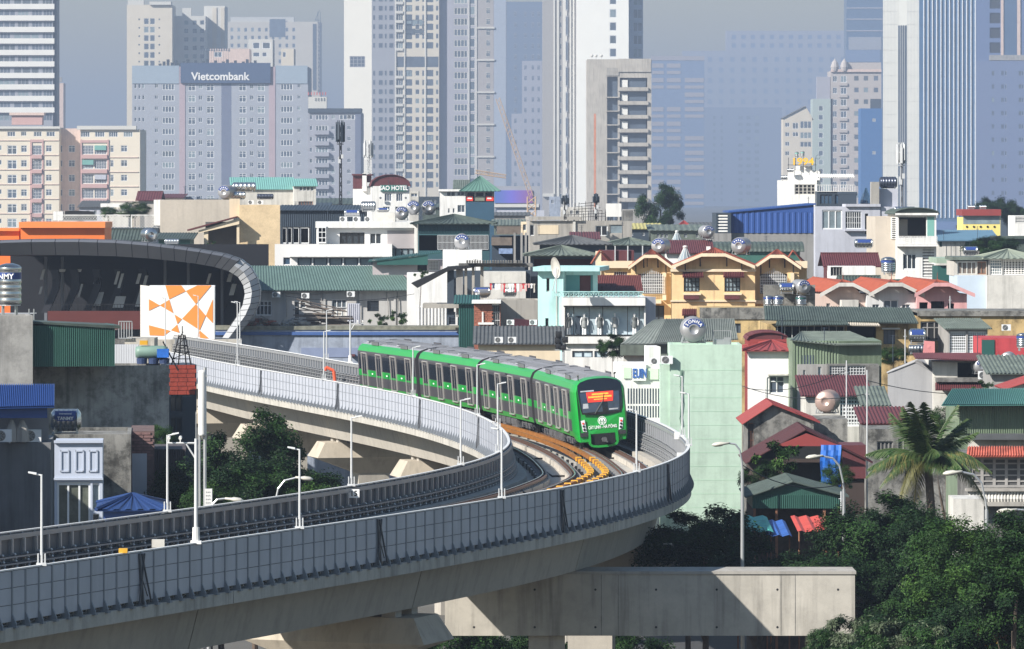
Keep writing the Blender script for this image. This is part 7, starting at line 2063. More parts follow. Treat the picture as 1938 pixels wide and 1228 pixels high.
t = Bld('red_green_hut', 'corrugated hut, half green half faded red, at the right', 'hut', 1858, 1960, 640, 322, 6, [M('faded red sheet', (.42, .05, .06), .7, .25, 1.0, streak=.3)], yaw=0); t.box('green_panel', 1858, 1882, 643, 672, .05, 0, tealdark); t.walls()
tank_end(1906, 694, 26, 312, 'round steel tank before the faded red hut', band=False, rz=-.2); tank_up(1936, 664, 24, 315, 'upright ribbed tank cut by the right frame edge', hpx=34)
t = Bld('green_shed', 'grey green roof below the faded red hut at the right edge', 'shed', 1878, 1960, 706, 305, 6, [greyren]); t.roof_shed(.8, greenroof2, n=14); t.walls()
t = Bld('red_roof_hut', 'bright red roof tip at the right frame edge', 'hut', 1908, 1970, 734, 290, 5, [whiteold]); t.roof_gy(1975, 712, redroof, over=.3); t.walls()
D = 262; t = Bld('green_clad_house', 'aged green corrugated house with a blue green roof right of the palm', 'house', 1812, 1975, 766, D, 7, [olivegreen], yaw=0); t.cladding(n=38, z0=t.fr.z(1850, 820)); f = t.fr
b = MB(); b.sheet((f.x(1778), -1.2, f.z(1778, 765)), (f.x(1975), -1.2, f.z(1975, 764)), (f.x(1975), 4, f.z(1975, 741)), (f.x(1814), 4, f.z(1814, 742)), 50, .05); f.part('roof', b, M('blue green roof', (.06, .17, .15), .5, .1)); t.box('grey_canopy', 1836, 1975, 820, 830, 1.2, 0, slateroof); t.box('white_wall', 1832, 1975, 830, 846, .05, 0, white2); t.walls()
t = Bld('balcony_house', 'house with a wide barred window and white balustrade right of the palm', 'house', 1832, 1975, 862, D - 10, 6, [concdark], yaw=0); t.win([(1836, 866, 1975, 922)], 'w65', greyren, room); f = t.fr
b = MB(); b.sheet((f.x(1826), -.9, f.z(1826, 862)), (f.x(1975), -.9, f.z(1975, 862)), (f.x(1975), .2, f.z(1975, 846)), (f.x(1832), .2, f.z(1832, 846)), 30, .06); f.part('awning', b, M('red white awning', (.45, .12, .08), .7, .4, 2.0)); t.box('ledge', 1826, 1975, 924, 928, .8, 0, conc); t.box('sill', 1826, 1975, 948, 956, .8, 0, conc); bb_ = pre('bal2', lambda: (lambda b: (b.lathe([(.07, 0), (.12, .15), (.06, .35), (.09, .5)], 8, 'z'), b)[1])(MB()).mesh('baluster', white2))
for k in range(20): f.put('baluster', bb_, f.x(1834 + 6 * k), -.6, f.z(1840, 948))
t.walls()
# houses between the mint wall and the palm
D = 290; t = Bld('red_gable_house', 'weathered grey house with a bright red gable roof', 'house', 1415, 1540, 795, D, 7, [concmould], yaw=0); t.roof_gy(1462, 764, redroof, over=.35, gm=concdark); t.win([(1409, 800, 1426, 850)], 'g4', rust, room); t.walls()
t = Bld('dark_wall_house', 'mouldy dark wall under the copper tinted tank', 'house', 1540, 1604, 793, 295, 5, [concmould]); t.walls()
t = Bld('teal_hut', 'small teal roofed hut behind the tall street pole', 'hut', 1640, 1674, 766, 300, 5, [tealdark]); t.roof_shed(.8, greenroof2, n=8); t.walls()
t = Bld('low_red_roof', 'low dark red roof strip behind the palm, left', 'house', 1640, 1712, 800, 285, 5, [greyren]); t.roof_shed(.6, maroon, n=14); t.walls()
t = Bld('dark_house', 'dark shaded house front behind the palm crown', 'house', 1640, 1840, 812, 280, 6, [concmould]); t.win([(1660, 835, 1690, 870), (1700, 830, 1740, 860), (1780, 820, 1815, 860)], 'w41', greyren, room); t.walls()
t = Bld('wide_gable_shelter', 'open shelter under a dark maroon gable with a red inner gable', 'shelter', 1425, 1636, 868, 255, 7, [M('shelter dark wall', (.05, .035, .03), .9, .2)], yaw=0); t.win([(1490, 875, 1590, 925)], 'dark', gm=room, rec=2.0); t.roof_gy(1524, 812, M('dark maroon sheet', (.055, .014, .016), .6, .2), over=.4, gm=darkgap); f = t.fr
g = MB(); g.prism([(f.x(1466), -1.05, f.z(1466, 842)), (f.x(1524), -1.05, f.z(1524, 818)), (f.x(1590), -1.05, f.z(1590, 842))], (0, -.1, 0)); f.part('inner_gable', g, redroof); t.box('brown_wing', 1594, 1638, 842, 905, .2, 3, maroon); t.walls()
o = thing_at('blue_tarpaulin', 1572, 922, 252, 'bright blue tarpaulin hanging down beside the street lamp', 'tarpaulin'); b = MB(); nx, nz = 8, 8
for i in range(nx):
    for j in range(nz):
        q = lambda i, j: ((i / nx - .5) * 1.0 + .03 * sin(j), -.04 * sin(i * 1.9 + j * .7) - .05 * sin(j * 1.3), j / nz * 2.1)
        b.quad(q(i, j), q(i + 1, j), q(i + 1, j + 1), q(i, j + 1))
link('sheet', b.mesh('sheet', bluetarp, True), o)
D = 238; t = Bld('market_hall', 'open market hall with a green gable roof and ribbed gable front', 'hall', 1424, 1592, 936, D, 6, [greenclad], pyb=962, yaw=0); t.cladding(n=46, z0=t.fr.z(1500, 962)); t.roof_gy(1500, 910, greenroof, over=.35, gm=greenclad); f = t.fr
xr_, zr4, za4 = f.x(1500), f.z(1500, 912), f.z(1500, 937)
b = MB()
for k in range(44):
    x = t.W * (k + .5) / 44; h = za4 + (zr4 - za4) * (x / xr_ if x < xr_ else (t.W - x) / (t.W - xr_)) - .05; b.box(x - .03, x + .03, -.05, .0, za4 - .02, h)
f.part('gable_ribs', b, greenclad)
for px in (1428, 1470, 1560, 1588): b = MB(); b.box(f.x(px) - .06, f.x(px) + .06, 0, .12, 0, t.z0); f.part('post', b, rust)
t.walls()
t = Bld('stall_wall', 'dark cluttered stall wall under the market hall roof', 'wall', 1430, 1590, 962, D + 3, 2, [M('stall clutter', (.08, .06, .05), .9, .6, 2.0)]); t.walls()
rr = random.Random(11)
for k, (px, py, w, h, m, lab) in enumerate(((1425, 1000, 70, 24, M('teal tarp', (.08, .42, .36), .6, .4, 2.5), 'teal green tarpaulin roof over the market stalls'), (1535, 1000, 60, 24, M('red tarp', (.50, .07, .05), .6, .2), 'red sheet roof over the market stalls'), (1470, 1008, 50, 14, M('blue tarp two', (.03, .10, .35), .6, .3, 2.0), 'blue tarpaulin between the market roofs'))):
    o = thing_at('stall_roof', px, py, 228, lab, 'stall roof'); W_ = w * 228 / F; b = MB(); nx = 8
    for i in range(nx): xa, xb = -W_ / 2 + W_ * i / nx, -W_ / 2 + W_ * (i + 1) / nx; za, zb_ = .05 * sin(i * 2.1), .05 * sin((i + 1) * 2.1); b.quad((xa, -2, za), (xb, -2, zb_), (xb, 4, zb_ + .3), (xa, 4, za + .3))
    link('sheet', b.mesh('sheet', m), o); b = MB(); [b.tube((x, -1.4, 0), (x, -1.4, -o.location.z), .04) for x in (-W_ / 2 + .1, W_ / 2 - .1)]; link('post', b.mesh('post', rust), o)
# white wall fragment right of palm
t = Bld('white_wall', 'whitewashed wall fragment right below the palm', 'wall', 1805, 1862, 944, 240, 3, [white2]); t.walls()
# ================================================================ left foreground houses (fronts turned away from the sun)
Y = 4
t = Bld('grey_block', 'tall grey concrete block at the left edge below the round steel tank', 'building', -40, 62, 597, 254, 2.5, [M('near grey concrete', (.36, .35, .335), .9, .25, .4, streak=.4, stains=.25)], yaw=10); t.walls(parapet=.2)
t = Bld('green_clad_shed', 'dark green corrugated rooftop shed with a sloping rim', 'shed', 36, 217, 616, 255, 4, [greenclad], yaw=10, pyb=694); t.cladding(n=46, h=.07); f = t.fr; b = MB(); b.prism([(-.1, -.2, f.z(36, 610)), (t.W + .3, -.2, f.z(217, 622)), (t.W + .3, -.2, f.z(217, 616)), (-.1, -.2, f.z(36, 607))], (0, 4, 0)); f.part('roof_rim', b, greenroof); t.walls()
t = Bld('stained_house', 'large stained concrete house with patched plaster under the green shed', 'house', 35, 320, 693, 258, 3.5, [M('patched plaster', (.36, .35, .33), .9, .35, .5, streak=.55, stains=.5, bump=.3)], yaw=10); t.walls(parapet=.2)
o = tank_up(18, 596, 44, 250, 'large ribbed steel tank at the left frame edge', hpx=98, stand=.5); link('tank_text', text_mesh('tank_text', 'TANMY', .36, twhite, .004, True), o, (-.36, -.63, 1.90))
t = Bld('red_tile_house', 'narrow house top clad in red square tiles beside the white antenna', 'house', 319, 372, 690, 264, 3, [slate], yaw=10); f = t.fr; z0, z1 = f.z(330, 747), f.z(330, 690)
tme = MB().box(0, .44, -.05, 0, 0, .2).mesh('tile', M('red wall tile', (.33, .055, .035), .6, .3, 3.0))
for j in range(7):
    for i in range(int(t.W / .46)): f.put('tile', tme, .02 + i * .46 + (j % 2) * .06, 0, z0 + j * (z1 - z0) / 7 + .01)
t.win([(322, 750, 345, 780), (322, 790, 345, 820)], 'w21', slate, glass); t.walls()
t = Bld('blue_roof_terrace', 'rooftop terrace with a blue corrugated canopy and drying bags', 'terrace', -40, 96, 838, 225, 7, [M('dark grey render', (.19, .19, .195), .9, .2, .5, streak=.35)], yaw=Y); f = t.fr
b = MB(); b.sheet((f.x(-40), -1.0, f.z(-20, 771)), (f.x(104), -1.0, f.z(104, 768)), (f.x(102), 1.5, f.z(102, 731)), (f.x(-40), 1.5, f.z(-20, 731)), 40, .07); f.part('roof', b, blueclad)
b = MB(); b.box(f.x(-40), f.x(90), -.6, -.5, f.z(20, 790), f.z(20, 770)); f.part('fascia', b, blueclad); b = MB(); b.box(f.x(-30), f.x(90), 2, 2.2, f.z(20, 838), f.z(20, 780)); f.part('back_wall', b, M('terrace back wall', (.30, .30, .32), .9, .2))
for px in (22, 42): b = MB(); b.lathe([(.0, 0), (.32, .05), (.28, .6), (.08, 1.0), (0, 1.02)], 8, 'z', (f.x(px), -.1, t.zt)); f.part('cloth_bag', b, greywarm)
t.walls(parapet=.0)
ac(6, 837, 34, 224, 'air conditioner at the left frame edge under the blue canopy', rz=radians(Y)); ac(62, 837, 34, 225.5, 'air conditioner right of the drying bags under the blue canopy', rz=radians(Y))
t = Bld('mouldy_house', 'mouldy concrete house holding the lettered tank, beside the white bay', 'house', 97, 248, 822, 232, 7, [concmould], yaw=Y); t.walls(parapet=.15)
tank_side(125, 821, 58, 228, 'steel tank lettered TANMY on a blue label', hpx=42, rz=radians(Y * .4), text='TANMY')
t = Bld('white_bay', 'pale blue white panelled bay with large curtained window', 'building', 103, 194, 838, 216, 4, [M('bay pale paint', (.42, .46, .55), .6, .05)], yaw=Y); t.win([(108, 912, 171, 1000)], 'w31', trim, M('curtained glass', (.10, .11, .09), .25, .4, 2.0)); t.win([(175, 914, 188, 968), (175, 972, 188, 1000)], 'w11', trim, glass); f = t.fr
for a in (114, 142, 168): 
    b = MB(); x0, x1, z0, z1 = f.x(a), f.x(a + 17), f.z(a, 893), f.z(a, 852)
    for q in ((x0, x1, z0, z0 + .06), (x0, x1, z1 - .06, z1), (x0, x0 + .06, z0, z1), (x1 - .06, x1, z0, z1)): b.box(q[0], q[1], -.05, 0, q[2], q[3])
    f.part('moulding', b, MATS['bay pale paint'])
t.box('cornice', 102, 195, 833, 838, .15, 0, MATS['bay pale paint']); t.box('cornice', 102, 195, 904, 908, .12, 0, MATS['bay pale paint']); t.walls()
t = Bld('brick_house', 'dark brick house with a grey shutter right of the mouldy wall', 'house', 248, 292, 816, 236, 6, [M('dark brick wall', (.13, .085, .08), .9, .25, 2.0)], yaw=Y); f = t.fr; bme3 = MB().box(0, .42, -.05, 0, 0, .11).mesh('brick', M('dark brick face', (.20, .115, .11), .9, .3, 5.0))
for j in range(26):
    for i in range(4):
        x = .03 + i * .45 + (j % 2) * .12
        if x + .42 < t.W and (j < 9 or i == 3): f.put('brick', bme3, x, 0, t.zt - .16 - j * .145)
t.box('shutter', 250, 278, 858, 950, .06, 0, lavender); t.walls()
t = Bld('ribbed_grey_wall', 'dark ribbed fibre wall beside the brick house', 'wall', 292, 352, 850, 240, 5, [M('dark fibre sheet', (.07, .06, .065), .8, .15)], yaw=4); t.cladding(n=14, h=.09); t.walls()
t = Bld('blue_pyramid_hut', 'small hut with a dark blue ribbed pyramid roof below the white bay', 'hut', 196, 305, 966, 205, 4, [blueclad], yaw=4); t.roof_hip(938, M('bright blue roof', (.014, .038, .13), .5, .1), over=.3); t.walls()

# unseen block added just outside the frame to shade these houses
b = MB(); b.box(-46, -25.3, 203, 232, 0, 17.5); struct('added_shade_block', b.mesh('added_shade_block', greyren))
# ================================================================ trees
def crown_mesh(name, rx, ry, rz_, n, leaf, seed, mats, droop=0.0, clumps=46, narrow=1.0):
    rr = random.Random(seed); b = MB(); cl = []
    for k in range(clumps):
        while True:
            v = Vector((rr.uniform(-1, 1), rr.uniform(-1, 1), rr.uniform(-.75, 1)))
            if .35 < v.length < 1: break
        cl.append((Vector((v.x * rx, v.y * ry, v.z * rz_)), rr.uniform(.11, .23), rr.randrange(len(mats))))
    R = (rx + ry + rz_) / 3
    for k in range(n):
        c, s, m = cl[rr.randrange(clumps)]
        d = Vector((rr.gauss(0, 1), rr.gauss(0, 1), rr.gauss(0, .7))); d = d / max(.4, d.length) * rr.uniform(.3, 1.05)
        p = c + d * s * R * 1.35
        l = leaf * rr.uniform(.6, 1.4); w = l * rr.uniform(.35, .6) * narrow
        out = Vector((p.x / rx, p.y / ry, p.z / rz_ + .5)).normalized()
        a = Vector((rr.gauss(0, 1), rr.gauss(0, 1), rr.gauss(0, .6) - droop)).normalized()
        nrm = (out + Vector((rr.gauss(0, .6), rr.gauss(0, .6), rr.gauss(0, .6) + .5))).normalized(); side = nrm.cross(a)
        if side.length < .1: continue
        side.normalize(); a = side.cross(nrm)
        mm = m if rr.random() < .8 else rr.randrange(len(mats))
        q = p + a * l * .5 + nrm * l * .08; e = p + a * l - nrm * l * .1
        b.quad(p, q + side * w * .5, e, q - side * w * .5, mm)
    return b.mesh(name, mats)
_L = [leafdark, leafmid, leaflight]
CR = {
 'round': crown_mesh('crown', 3.2, 3.0, 2.6, 26000, .20, 1, [leafdark, leafdark, leafmid, leafmid]),
 'wide': crown_mesh('crown', 4.4, 3.4, 2.2, 30000, .21, 2, [leafdark, leafdark, leafmid], clumps=62),
 'airy': crown_mesh('crown', 3.4, 3.0, 3.0, 26000, .17, 3, [leafmid, leafmid, leaflight], droop=.3, clumps=64),
 'tall': crown_mesh('crown', 2.4, 2.4, 3.4, 24000, .19, 4, [leafdark, leafmid, leafmid], clumps=52),
 'bamboo': crown_mesh('crown', 2.6, 1.8, 1.6, 16000, .30, 5, [M('dusty bamboo leaf', (.10, .13, .07), .6, .4, 1.0), leafdark, leafmid], droop=.9, clumps=30, narrow=.4),
 'sparse': crown_mesh('crown', 1.2, 1.2, 1.0, 1500, .2, 6, [leafmid, leaflight], clumps=9),
}
def trunk_mesh(h, r, seed, spread):
    rr = random.Random(seed); b = MB(); p = Vector((0, 0, 0)); k = 5
    for i in range(k):
        q = Vector((rr.uniform(-.2, .2), rr.uniform(-.2, .2), h * (i + 1) / k)); b.tube(p, q, r * (1 - .1 * i), r * (1 - .1 * (i + 1)), 7); p = q
    for i in range(7):
        a = rr.random() * 6.3; s = Vector((0, 0, h * rr.uniform(.5, .75))); m = s + Vector((cos(a), sin(a), 0)) * spread * .3 + Vector((0, 0, h * .1)); e = m + Vector((cos(a + .4), sin(a + .4), 0)) * spread * .3 + Vector((0, 0, h * .1))
        b.tube(s, m, r * .45, r * .28, 5); b.tube(m, e, r * .28, r * .1, 5)
    return b.mesh('trunk', bark)
TR = {k: trunk_mesh(1.0 * h, r, i, s) for i, (k, h, r, s) in enumerate((('round', 6, .22, 2.6), ('wide', 6, .25, 3.2), ('airy', 6, .2, 2.8), ('tall', 6, .2, 2.2), ('bamboo', 3, .1, 1.5), ('sparse', 3, .1, .8)))}
def tree(kind, px, py, D, s, label, rz=0.0, name='tree', sz=1.0, group=None):
    """crown centre seen at (px, py)"""
    c = WP(px, py, D); r = empty(name, (c.x, c.y, 0), rz, label, 'tree', group)
    link('crown', CR[kind], r, (0, 0, c.z), 0, (s, s, s * sz)); th = 3.0 if kind in ('bamboo', 'sparse') else 6.0
    zt_ = c.z - .2 * s; link('trunk', TR[kind], r, (0, 0, 0), 0, (s, s, max(.2, zt_ / th))); return r
GR = 'street trees below the viaduct'
tree('round', 1335, 1045, 226, .92, 'dense dark tree in front of the foot of the mint wall', .3, sz=.8)
tree('round', 1300, 1030, 235, .8, 'dark tree half behind the right end of the viaduct', 1.3, sz=.7)
tree('wide', 1430, 1100, 222, .62, 'dark low tree above the left half of the cross beam', 2.0, sz=.55)
tree('wide', 1530, 1088, 222, .62, 'dark spreading tree below the market roofs', .9, sz=.75)
tree('wide', 1668, 1022, 221, .66, 'broad dark tree directly left of the palm foot', 2.6)
tree('round', 1690, 1020, 220, .8, 'feathery tree under the palm crown', 1.0, sz=.9)
tree('wide', 1580, 1100, 216, .6, 'dark tree right behind the free end of the cross beam', 4.0, sz=.8)
tree('wide', 1770, 1040, 212, .62, 'darker tree mass around the foot of the right street lamp', 2.0)
tree('airy', 1815, 1075, 182, .62, 'large bright green feathery tree near the bottom right corner', .5)
tree('airy', 1820, 1165, 176, .66, 'feathery green tree between the bamboo and the corner tree', 3.5, sz=.9)
tree('wide', 1725, 1110, 216, .5, 'dark green tree right of the free end of the cross beam', 3.1, sz=1.1)
tree('wide', 1700, 1165, 215, .5, 'dark tree behind the bamboo clumps', 1.7)
tree('tall', 1940, 1072, 178, .62, 'tall tree cut by the right frame edge', 1.6)
tree('tall', 1925, 1130, 168, .62, 'leafy tree at the right frame edge above the yellow sign', .2)
tree('wide', 1860, 1130, 185, .6, 'dark tree between the corner tree and the frame edge', .2)
tree('wide', 1840, 1200, 172, .5, 'dark bush mass in the bottom right corner', 2.2)
tree('bamboo', 1605, 1214, 176, .5, 'dusty narrow-leaved bamboo clump over the end of the cross beam', .2, 'bamboo')
tree('bamboo', 1680, 1225, 172, .6, 'dusty narrow-leaved bamboo clump right of the beam end', 1.2, 'bamboo')
tree('bamboo', 1760, 1228, 170, .55, 'low bamboo clump below the feathery green tree', 2.2, 'bamboo')
tree('bamboo', 1565, 1225, 178, .4, 'low bamboo clump at the bottom edge beside the beam column', 2.2, 'bamboo')
tree('round', 480, 870, 250, .78, 'large dark tree under the viaduct at left', .4, sz=1.15)
tree('wide', 530, 930, 240, .75, 'dark tree in front of the lit pier cap at left', 2.1, sz=.9)
tree('wide', 420, 940, 236, .72, 'dark tree behind the white antenna pole', 3.1)
tree('airy', 400, 975, 228, .5, 'lighter green shrub tree above the dark barrier, behind the antenna', .8)
tree('airy', 600, 975, 232, .5, 'green shrub tree right of the curved street lamp', 2.8)
tree('airy', 303, 835, 252, .28, 'small green tree between the brick house and the antenna', 1.8)
tree('round', 1160, 655, 356, .36, 'round green bush tree beside the shop, behind the train', 1.2, sz=.9)
tree('round', 1250, 392, 800, 1.15, 'solitary hazy tree right of the unfinished high-rise', .5, sz=1.2)
tree('wide', 1880, 398, 800, .9, 'hazy tree behind the yellow rooftop house', .5); tree('wide', 1925, 408, 800, .7, 'hazy tree at the right edge below the blue tower', 1.5)
tree('airy', 255, 398, 620, .62, 'rooftop greenery on the far terrace at left', .5, sz=.6); tree('airy', 205, 402, 622, .35, 'small rooftop shrub beside the white canopy pavilion', .9, sz=.7)
tree('wide', 1880, 468, 520, .8, 'dark green tree right of the blue roofed hall', 1.0, sz=.6)
tree('sparse', 1465, 862, 246, .9, 'thin young tree with a few tufts before the gable shelter', .3)
tree('round', 1440, 905, 246, .32, 'small dark bush left of the market hall', .3); tree('airy', 1585, 905, 246, .25, 'small bush right of the market gable', .3)
tree('airy', 1690, 675, 335, .32, 'small bush under the yellow house window', .4, sz=.7); tree('airy', 1790, 800, 270, .3, 'light creeper bush left of the green clad house', .4); tree('sparse', 1858, 732, 300, .5, 'small shoot growing on the maroon canopy', .4)
for k, px in enumerate((880, 960, 1130, 1180)):
    tree('round', px, 1245, 230 + 4 * k, .7, ['first', 'second', 'third', 'fourth'][k] + ' dark bush under the cross beam, counted from the left', k * 1.1)
tree('sparse', 400, 460, 505, .35, 'potted greenery at the tan porch', .4); tree('sparse', 796, 518, 440, .5, 'thin plant before the dark sloping shelter', .4)
tree('sparse', 715, 605, 436, .7, 'dry shrub before the warehouse wall', .4, name='shrub'); tree('sparse', 752, 600, 436, .7, 'leafy shoot before the red warehouse post', 1.4, name='shrub')
# hedge row of ground cover far below
# palm
c = WP(1763, 868, 226); palm = empty('palm_tree', (c.x, c.y, 0), 0, 'tall coconut palm with drooping fronds right of centre', 'palm tree')
b = MB(); p = Vector((0, 0, 0))
for i in range(14): q = Vector((.25 * sin(i * .3), 0, c.z * (i + 1) / 14)); b.tube(p, q, .26 - .006 * i, .25 - .006 * i, 9); b.tube(q - Vector((0, 0, .04)), q, .28 - .006 * i, n=9); p = q
link('trunk', b.mesh('trunk', bark), palm); ptop = p
def frond(L, droop, seed, mats):
    rr = random.Random(seed); b = MB(); n = 26; pts = []
    for i in range(n + 1):
        t = i / n; pts.append(Vector((L * (t - .18 * droop * t * t), 0, L * (.30 * t - droop * t * t))))
    for a, q in zip(pts[:-1], pts[1:]): b.tube(a, q, .035, .03, 4, cap=False)
    for i in range(2, n + 1):
        t = i / n; l = (.95 * sin(pi * min(1, t * .86 + .12)) + .12) * L * .27; d = (pts[i] - pts[i - 1]).normalized()
        for s in (-1, 1):
            for e in (0, .5):
                p0 = pts[i - 1].lerp(pts[i], e); dr = (d * .55 + Vector((0, s * .85, -.10 - .35 * droop - rr.uniform(0, .35)))).normalized(); w = .035
                m = p0 + dr * l * .5; en = p0 + dr * l + Vector((0, 0, -l * .30)); u = d * w
                b.quad(p0 - u, p0 + u, m + u, m - u, 1 if rr.random() < .25 else 0); b.tri(m - u, m + u, en, 1 if rr.random() < .3 else 0)
    return b.mesh('frond', mats)
FM = [frond(3.1, dd, i, [palmleaf if i != 3 else palmdry, palmdry if i > 1 else leafmid]) for i, dd in enumerate((.15, .45, .8, 1.15))]
rr = random.Random(8)
for k in range(30):
    v = (0, 0, 1, 1, 2, 2, 3)[k % 7]; o = link('frond', FM[v], palm, ptop, k * 2.399)
    o.rotation_euler = (rr.uniform(-.2, .2), rr.uniform(-.9, -.3) if v == 0 else rr.uniform(-.35, .1), k * 2.399); s = rr.uniform(.8, 1.1); o.scale = (s, s, s)
b = MB(); [b.lathe([(0, -.12), (.1, -.06), (.12, 0), (.1, .08), (0, .12)], 8, 'z', (ptop.x + .3 * cos(k), .3 * sin(k), ptop.z - .25 - .05 * (k % 3))) for k in range(9)]; link('coconuts', b.mesh('coconuts', M('coconut orange', (.35, .20, .05), .6, .2)), palm)

# ================================================================ lamp posts
ledm = M('lamp head', (.66, .67, .68), .4, .05)
def slim_lamp(side, px, py0, lab, arm=-1, lo=-20, hi=74, kind='lamp', zb=HB + .06):
    s = s_at_px(side, px, lo, hi); p = C(s, side * HWID, ZD + zb)
    h = max(1.2, WZ(py0, p.y) - p.z); r = empty('lamp_post', p, 0, lab, 'lamp post', 'slim lamp posts along the viaduct')
    b = MB(); b.tube((0, 0, 0), (0, 0, h), .045, .035, 8); link('pole', b.mesh('pole', pole), r)
    b = MB(); b.box(-.16, .16, -.12, .12, -.04, .05); b.box(-.13, -.09, -.08, .08, .05, .34); b.box(.09, .13, -.08, .08, .05, .34); link('base', b.mesh('base', pole), r)
    b = MB(); a = arm; b.tube((0, 0, h - .02), (a * .28, 0, h + .02), .025, n=5); b.prism([(a * .16, -.07, h + .0), (a * .42, -.07, h + .05), (a * .42, -.07, h + .10), (a * .16, -.07, h + .06)], (0, .14, 0)); link('lamp_head', b.mesh('lamp_head', ledm), r)
    return r
slim_lamp(1, 80, 898, 'slim lamp post on the near barrier, farthest left'); slim_lamp(1, 567, 850, 'slim lamp post on the near barrier left of the middle'); slim_lamp(1, 950, 813, 'slim lamp post on the near barrier in front of the tracks'); slim_lamp(1, 1205, 777, 'slim lamp post on the near barrier just right of the train front')
slim_lamp(1, 1315, 745, 'slim lamp post at the right end of the bend', lo=60, hi=90); slim_lamp(1, 1300, 712, 'taller slim lamp post before the mint wall', lo=84, hi=100)
slim_lamp(-1, 665, 790, 'thin lamp post on the dark inner barrier before the pier caps', 1, lo=-14, hi=70); slim_lamp(-1, 872, 757, 'thin lamp post on the inner barrier below the second train car', 1, lo=-14, hi=70); slim_lamp(-1, 943, 800, 'thin lamp post at the sharp bend of the inner barrier', -1, lo=55, hi=75); slim_lamp(-1, 942, 726, 'slim lamp post in front of the third train car', 1, lo=74, hi=100); slim_lamp(-1, 903, 690, 'slim lamp post between the second and third train cars', 1, lo=80, hi=120); slim_lamp(-1, 782, 657, 'slim lamp post before the last train car', 1, lo=110, hi=170)
slim_lamp(-1, 613, 627, 'slim lamp post left of the train rear', 1, lo=150, hi=235); slim_lamp(-1, 449, 573, 'slim lamp post before the canopy end', -1, lo=150, hi=235)
slim_lamp(1, 618, 587, 'far slim lamp post before the timber pile', 1, lo=140, hi=262); slim_lamp(1, 454, 572, 'far slim lamp post at the canopy foot', -1, lo=140, hi=262)
slim_lamp(1, 375, 560, 'far slim lamp post before the orange pattern, right', -1, lo=200, hi=262); slim_lamp(-1, 313, 564, 'far slim lamp post before the orange pattern, left', -1, lo=200, hi=300)
def gantry(side, px, py0, lab, arm, lo, hi, two=False):
    s = s_at_px(side, px, lo, hi); p = C(s, side * HWID, ZD + HB + .06); h = WZ(py0, p.y) - p.z; r = empty('camera_post', p, 0, lab, 'camera post')
    b = MB(); b.tube((0, 0, 0), (0, 0, h), .07, .055, 10); link('pole', b.mesh('pole', pole), r)
    b = MB(); b.box(-.18, .18, -.15, .15, -.05, .06); b.tube((0, 0, .06), (0, 0, .5), .13, .12, 10); link('base', b.mesh('base', white), r)
    b = MB(); b.tube((0, 0, h - .15), (arm, 0, h - .15), .035, n=6); b.tube((0, 0, h - .7), (arm * .35, 0, h - .17), .03, n=5); link('arm', b.mesh('arm', pole), r)
    for k in (.55, .95):
        b = MB(); b.tube((arm * k, -.16, h + .02), (arm * k, .14, h + .04), .055, n=8); b.tube((arm * k, 0, h - .15), (arm * k, 0, h), .02, n=4); link('camera', b.mesh('camera', white), r)
    b = MB(); b.tube((0, 0, h), (0, 0, h + .9), .015, n=4); link('rod', b.mesh('rod', steel), r)
gantry(1, 371, 830, 'thick white camera post with a side arm on the near barrier', -.95, -20, 40); gantry(1, 663, 608, 'thick pale camera post just behind the train rear', .9, 120, 200)
slim_lamp(-1, 316, 823, 'pale post on the inner barrier beside the camera post arm', 1, lo=-14, hi=40)
def street_lamp(px, py0, py1, D, hx, lab, hy=None, name='street_lamp'):
    """pole at px topped at py0; lamp head at hx"""
    p = WP(px, py0, D); r = empty(name, (p.x, p.y, 0), 0, lab, 'street lamp', 'curved street lamps'); h = p.z; k = WX(hx, D) - p.x; sg = 1 if k > 0 else -1; hz = WZ(hy or py0, D)
    b = MB(); b.tube((0, 0, 0), (0, 0, h - .6), .11, .07, 8); link('pole', b.mesh('pole', steel), r)
    b = MB(); pts = [Vector((0, 0, h - .6)), Vector((k * .04, 0, h - .25)), Vector((k * .18, 0, h * .5 + hz * .5 - .02)), Vector((k * .45, 0, hz * .8 + h * .2 + .05)), Vector((k, 0, hz))]; b.path(pts, .045, 6); link('arm', b.mesh('arm', steel), r)
    b = MB(); e = .75 * sg; b.lathe([(0, 0), (.08, .03), (.10, .3), (.17, .45), (.16, .75), (.06, .9), (0, .92)], 10, 'x'); m = b.mesh('lamp_head', M('lamp shell', (.50, .48, .42), .35, .1), True); o = link('lamp_head', m, r, (k - .15 * sg, 0, hz)); o.scale = (sg * .85, 1.0, .6); o.rotation_euler = (0, -.12 * sg * -1, 0); return r
street_lamp(1405, 862, 1035, 215, 1375, 'curved street lamp in front of the mint wall', 838); street_lamp(1597, 900, 1000, 220, 1552, 'curved street lamp beside the blue tarpaulin', 862); street_lamp(1867, 935, 1040, 196, 1815, 'curved street lamp below the palm at right', 892); street_lamp(1975, 985, 1040, 190, 1918, 'street lamp head reaching in from the right edge', 964)
street_lamp(518, 945, 990, 215, 565, 'curved street lamp under the viaduct, in front of the dark tree', 903); street_lamp(395, 965, 990, 205, 432, 'lower street lamp head just above the dark barrier at left', 943)
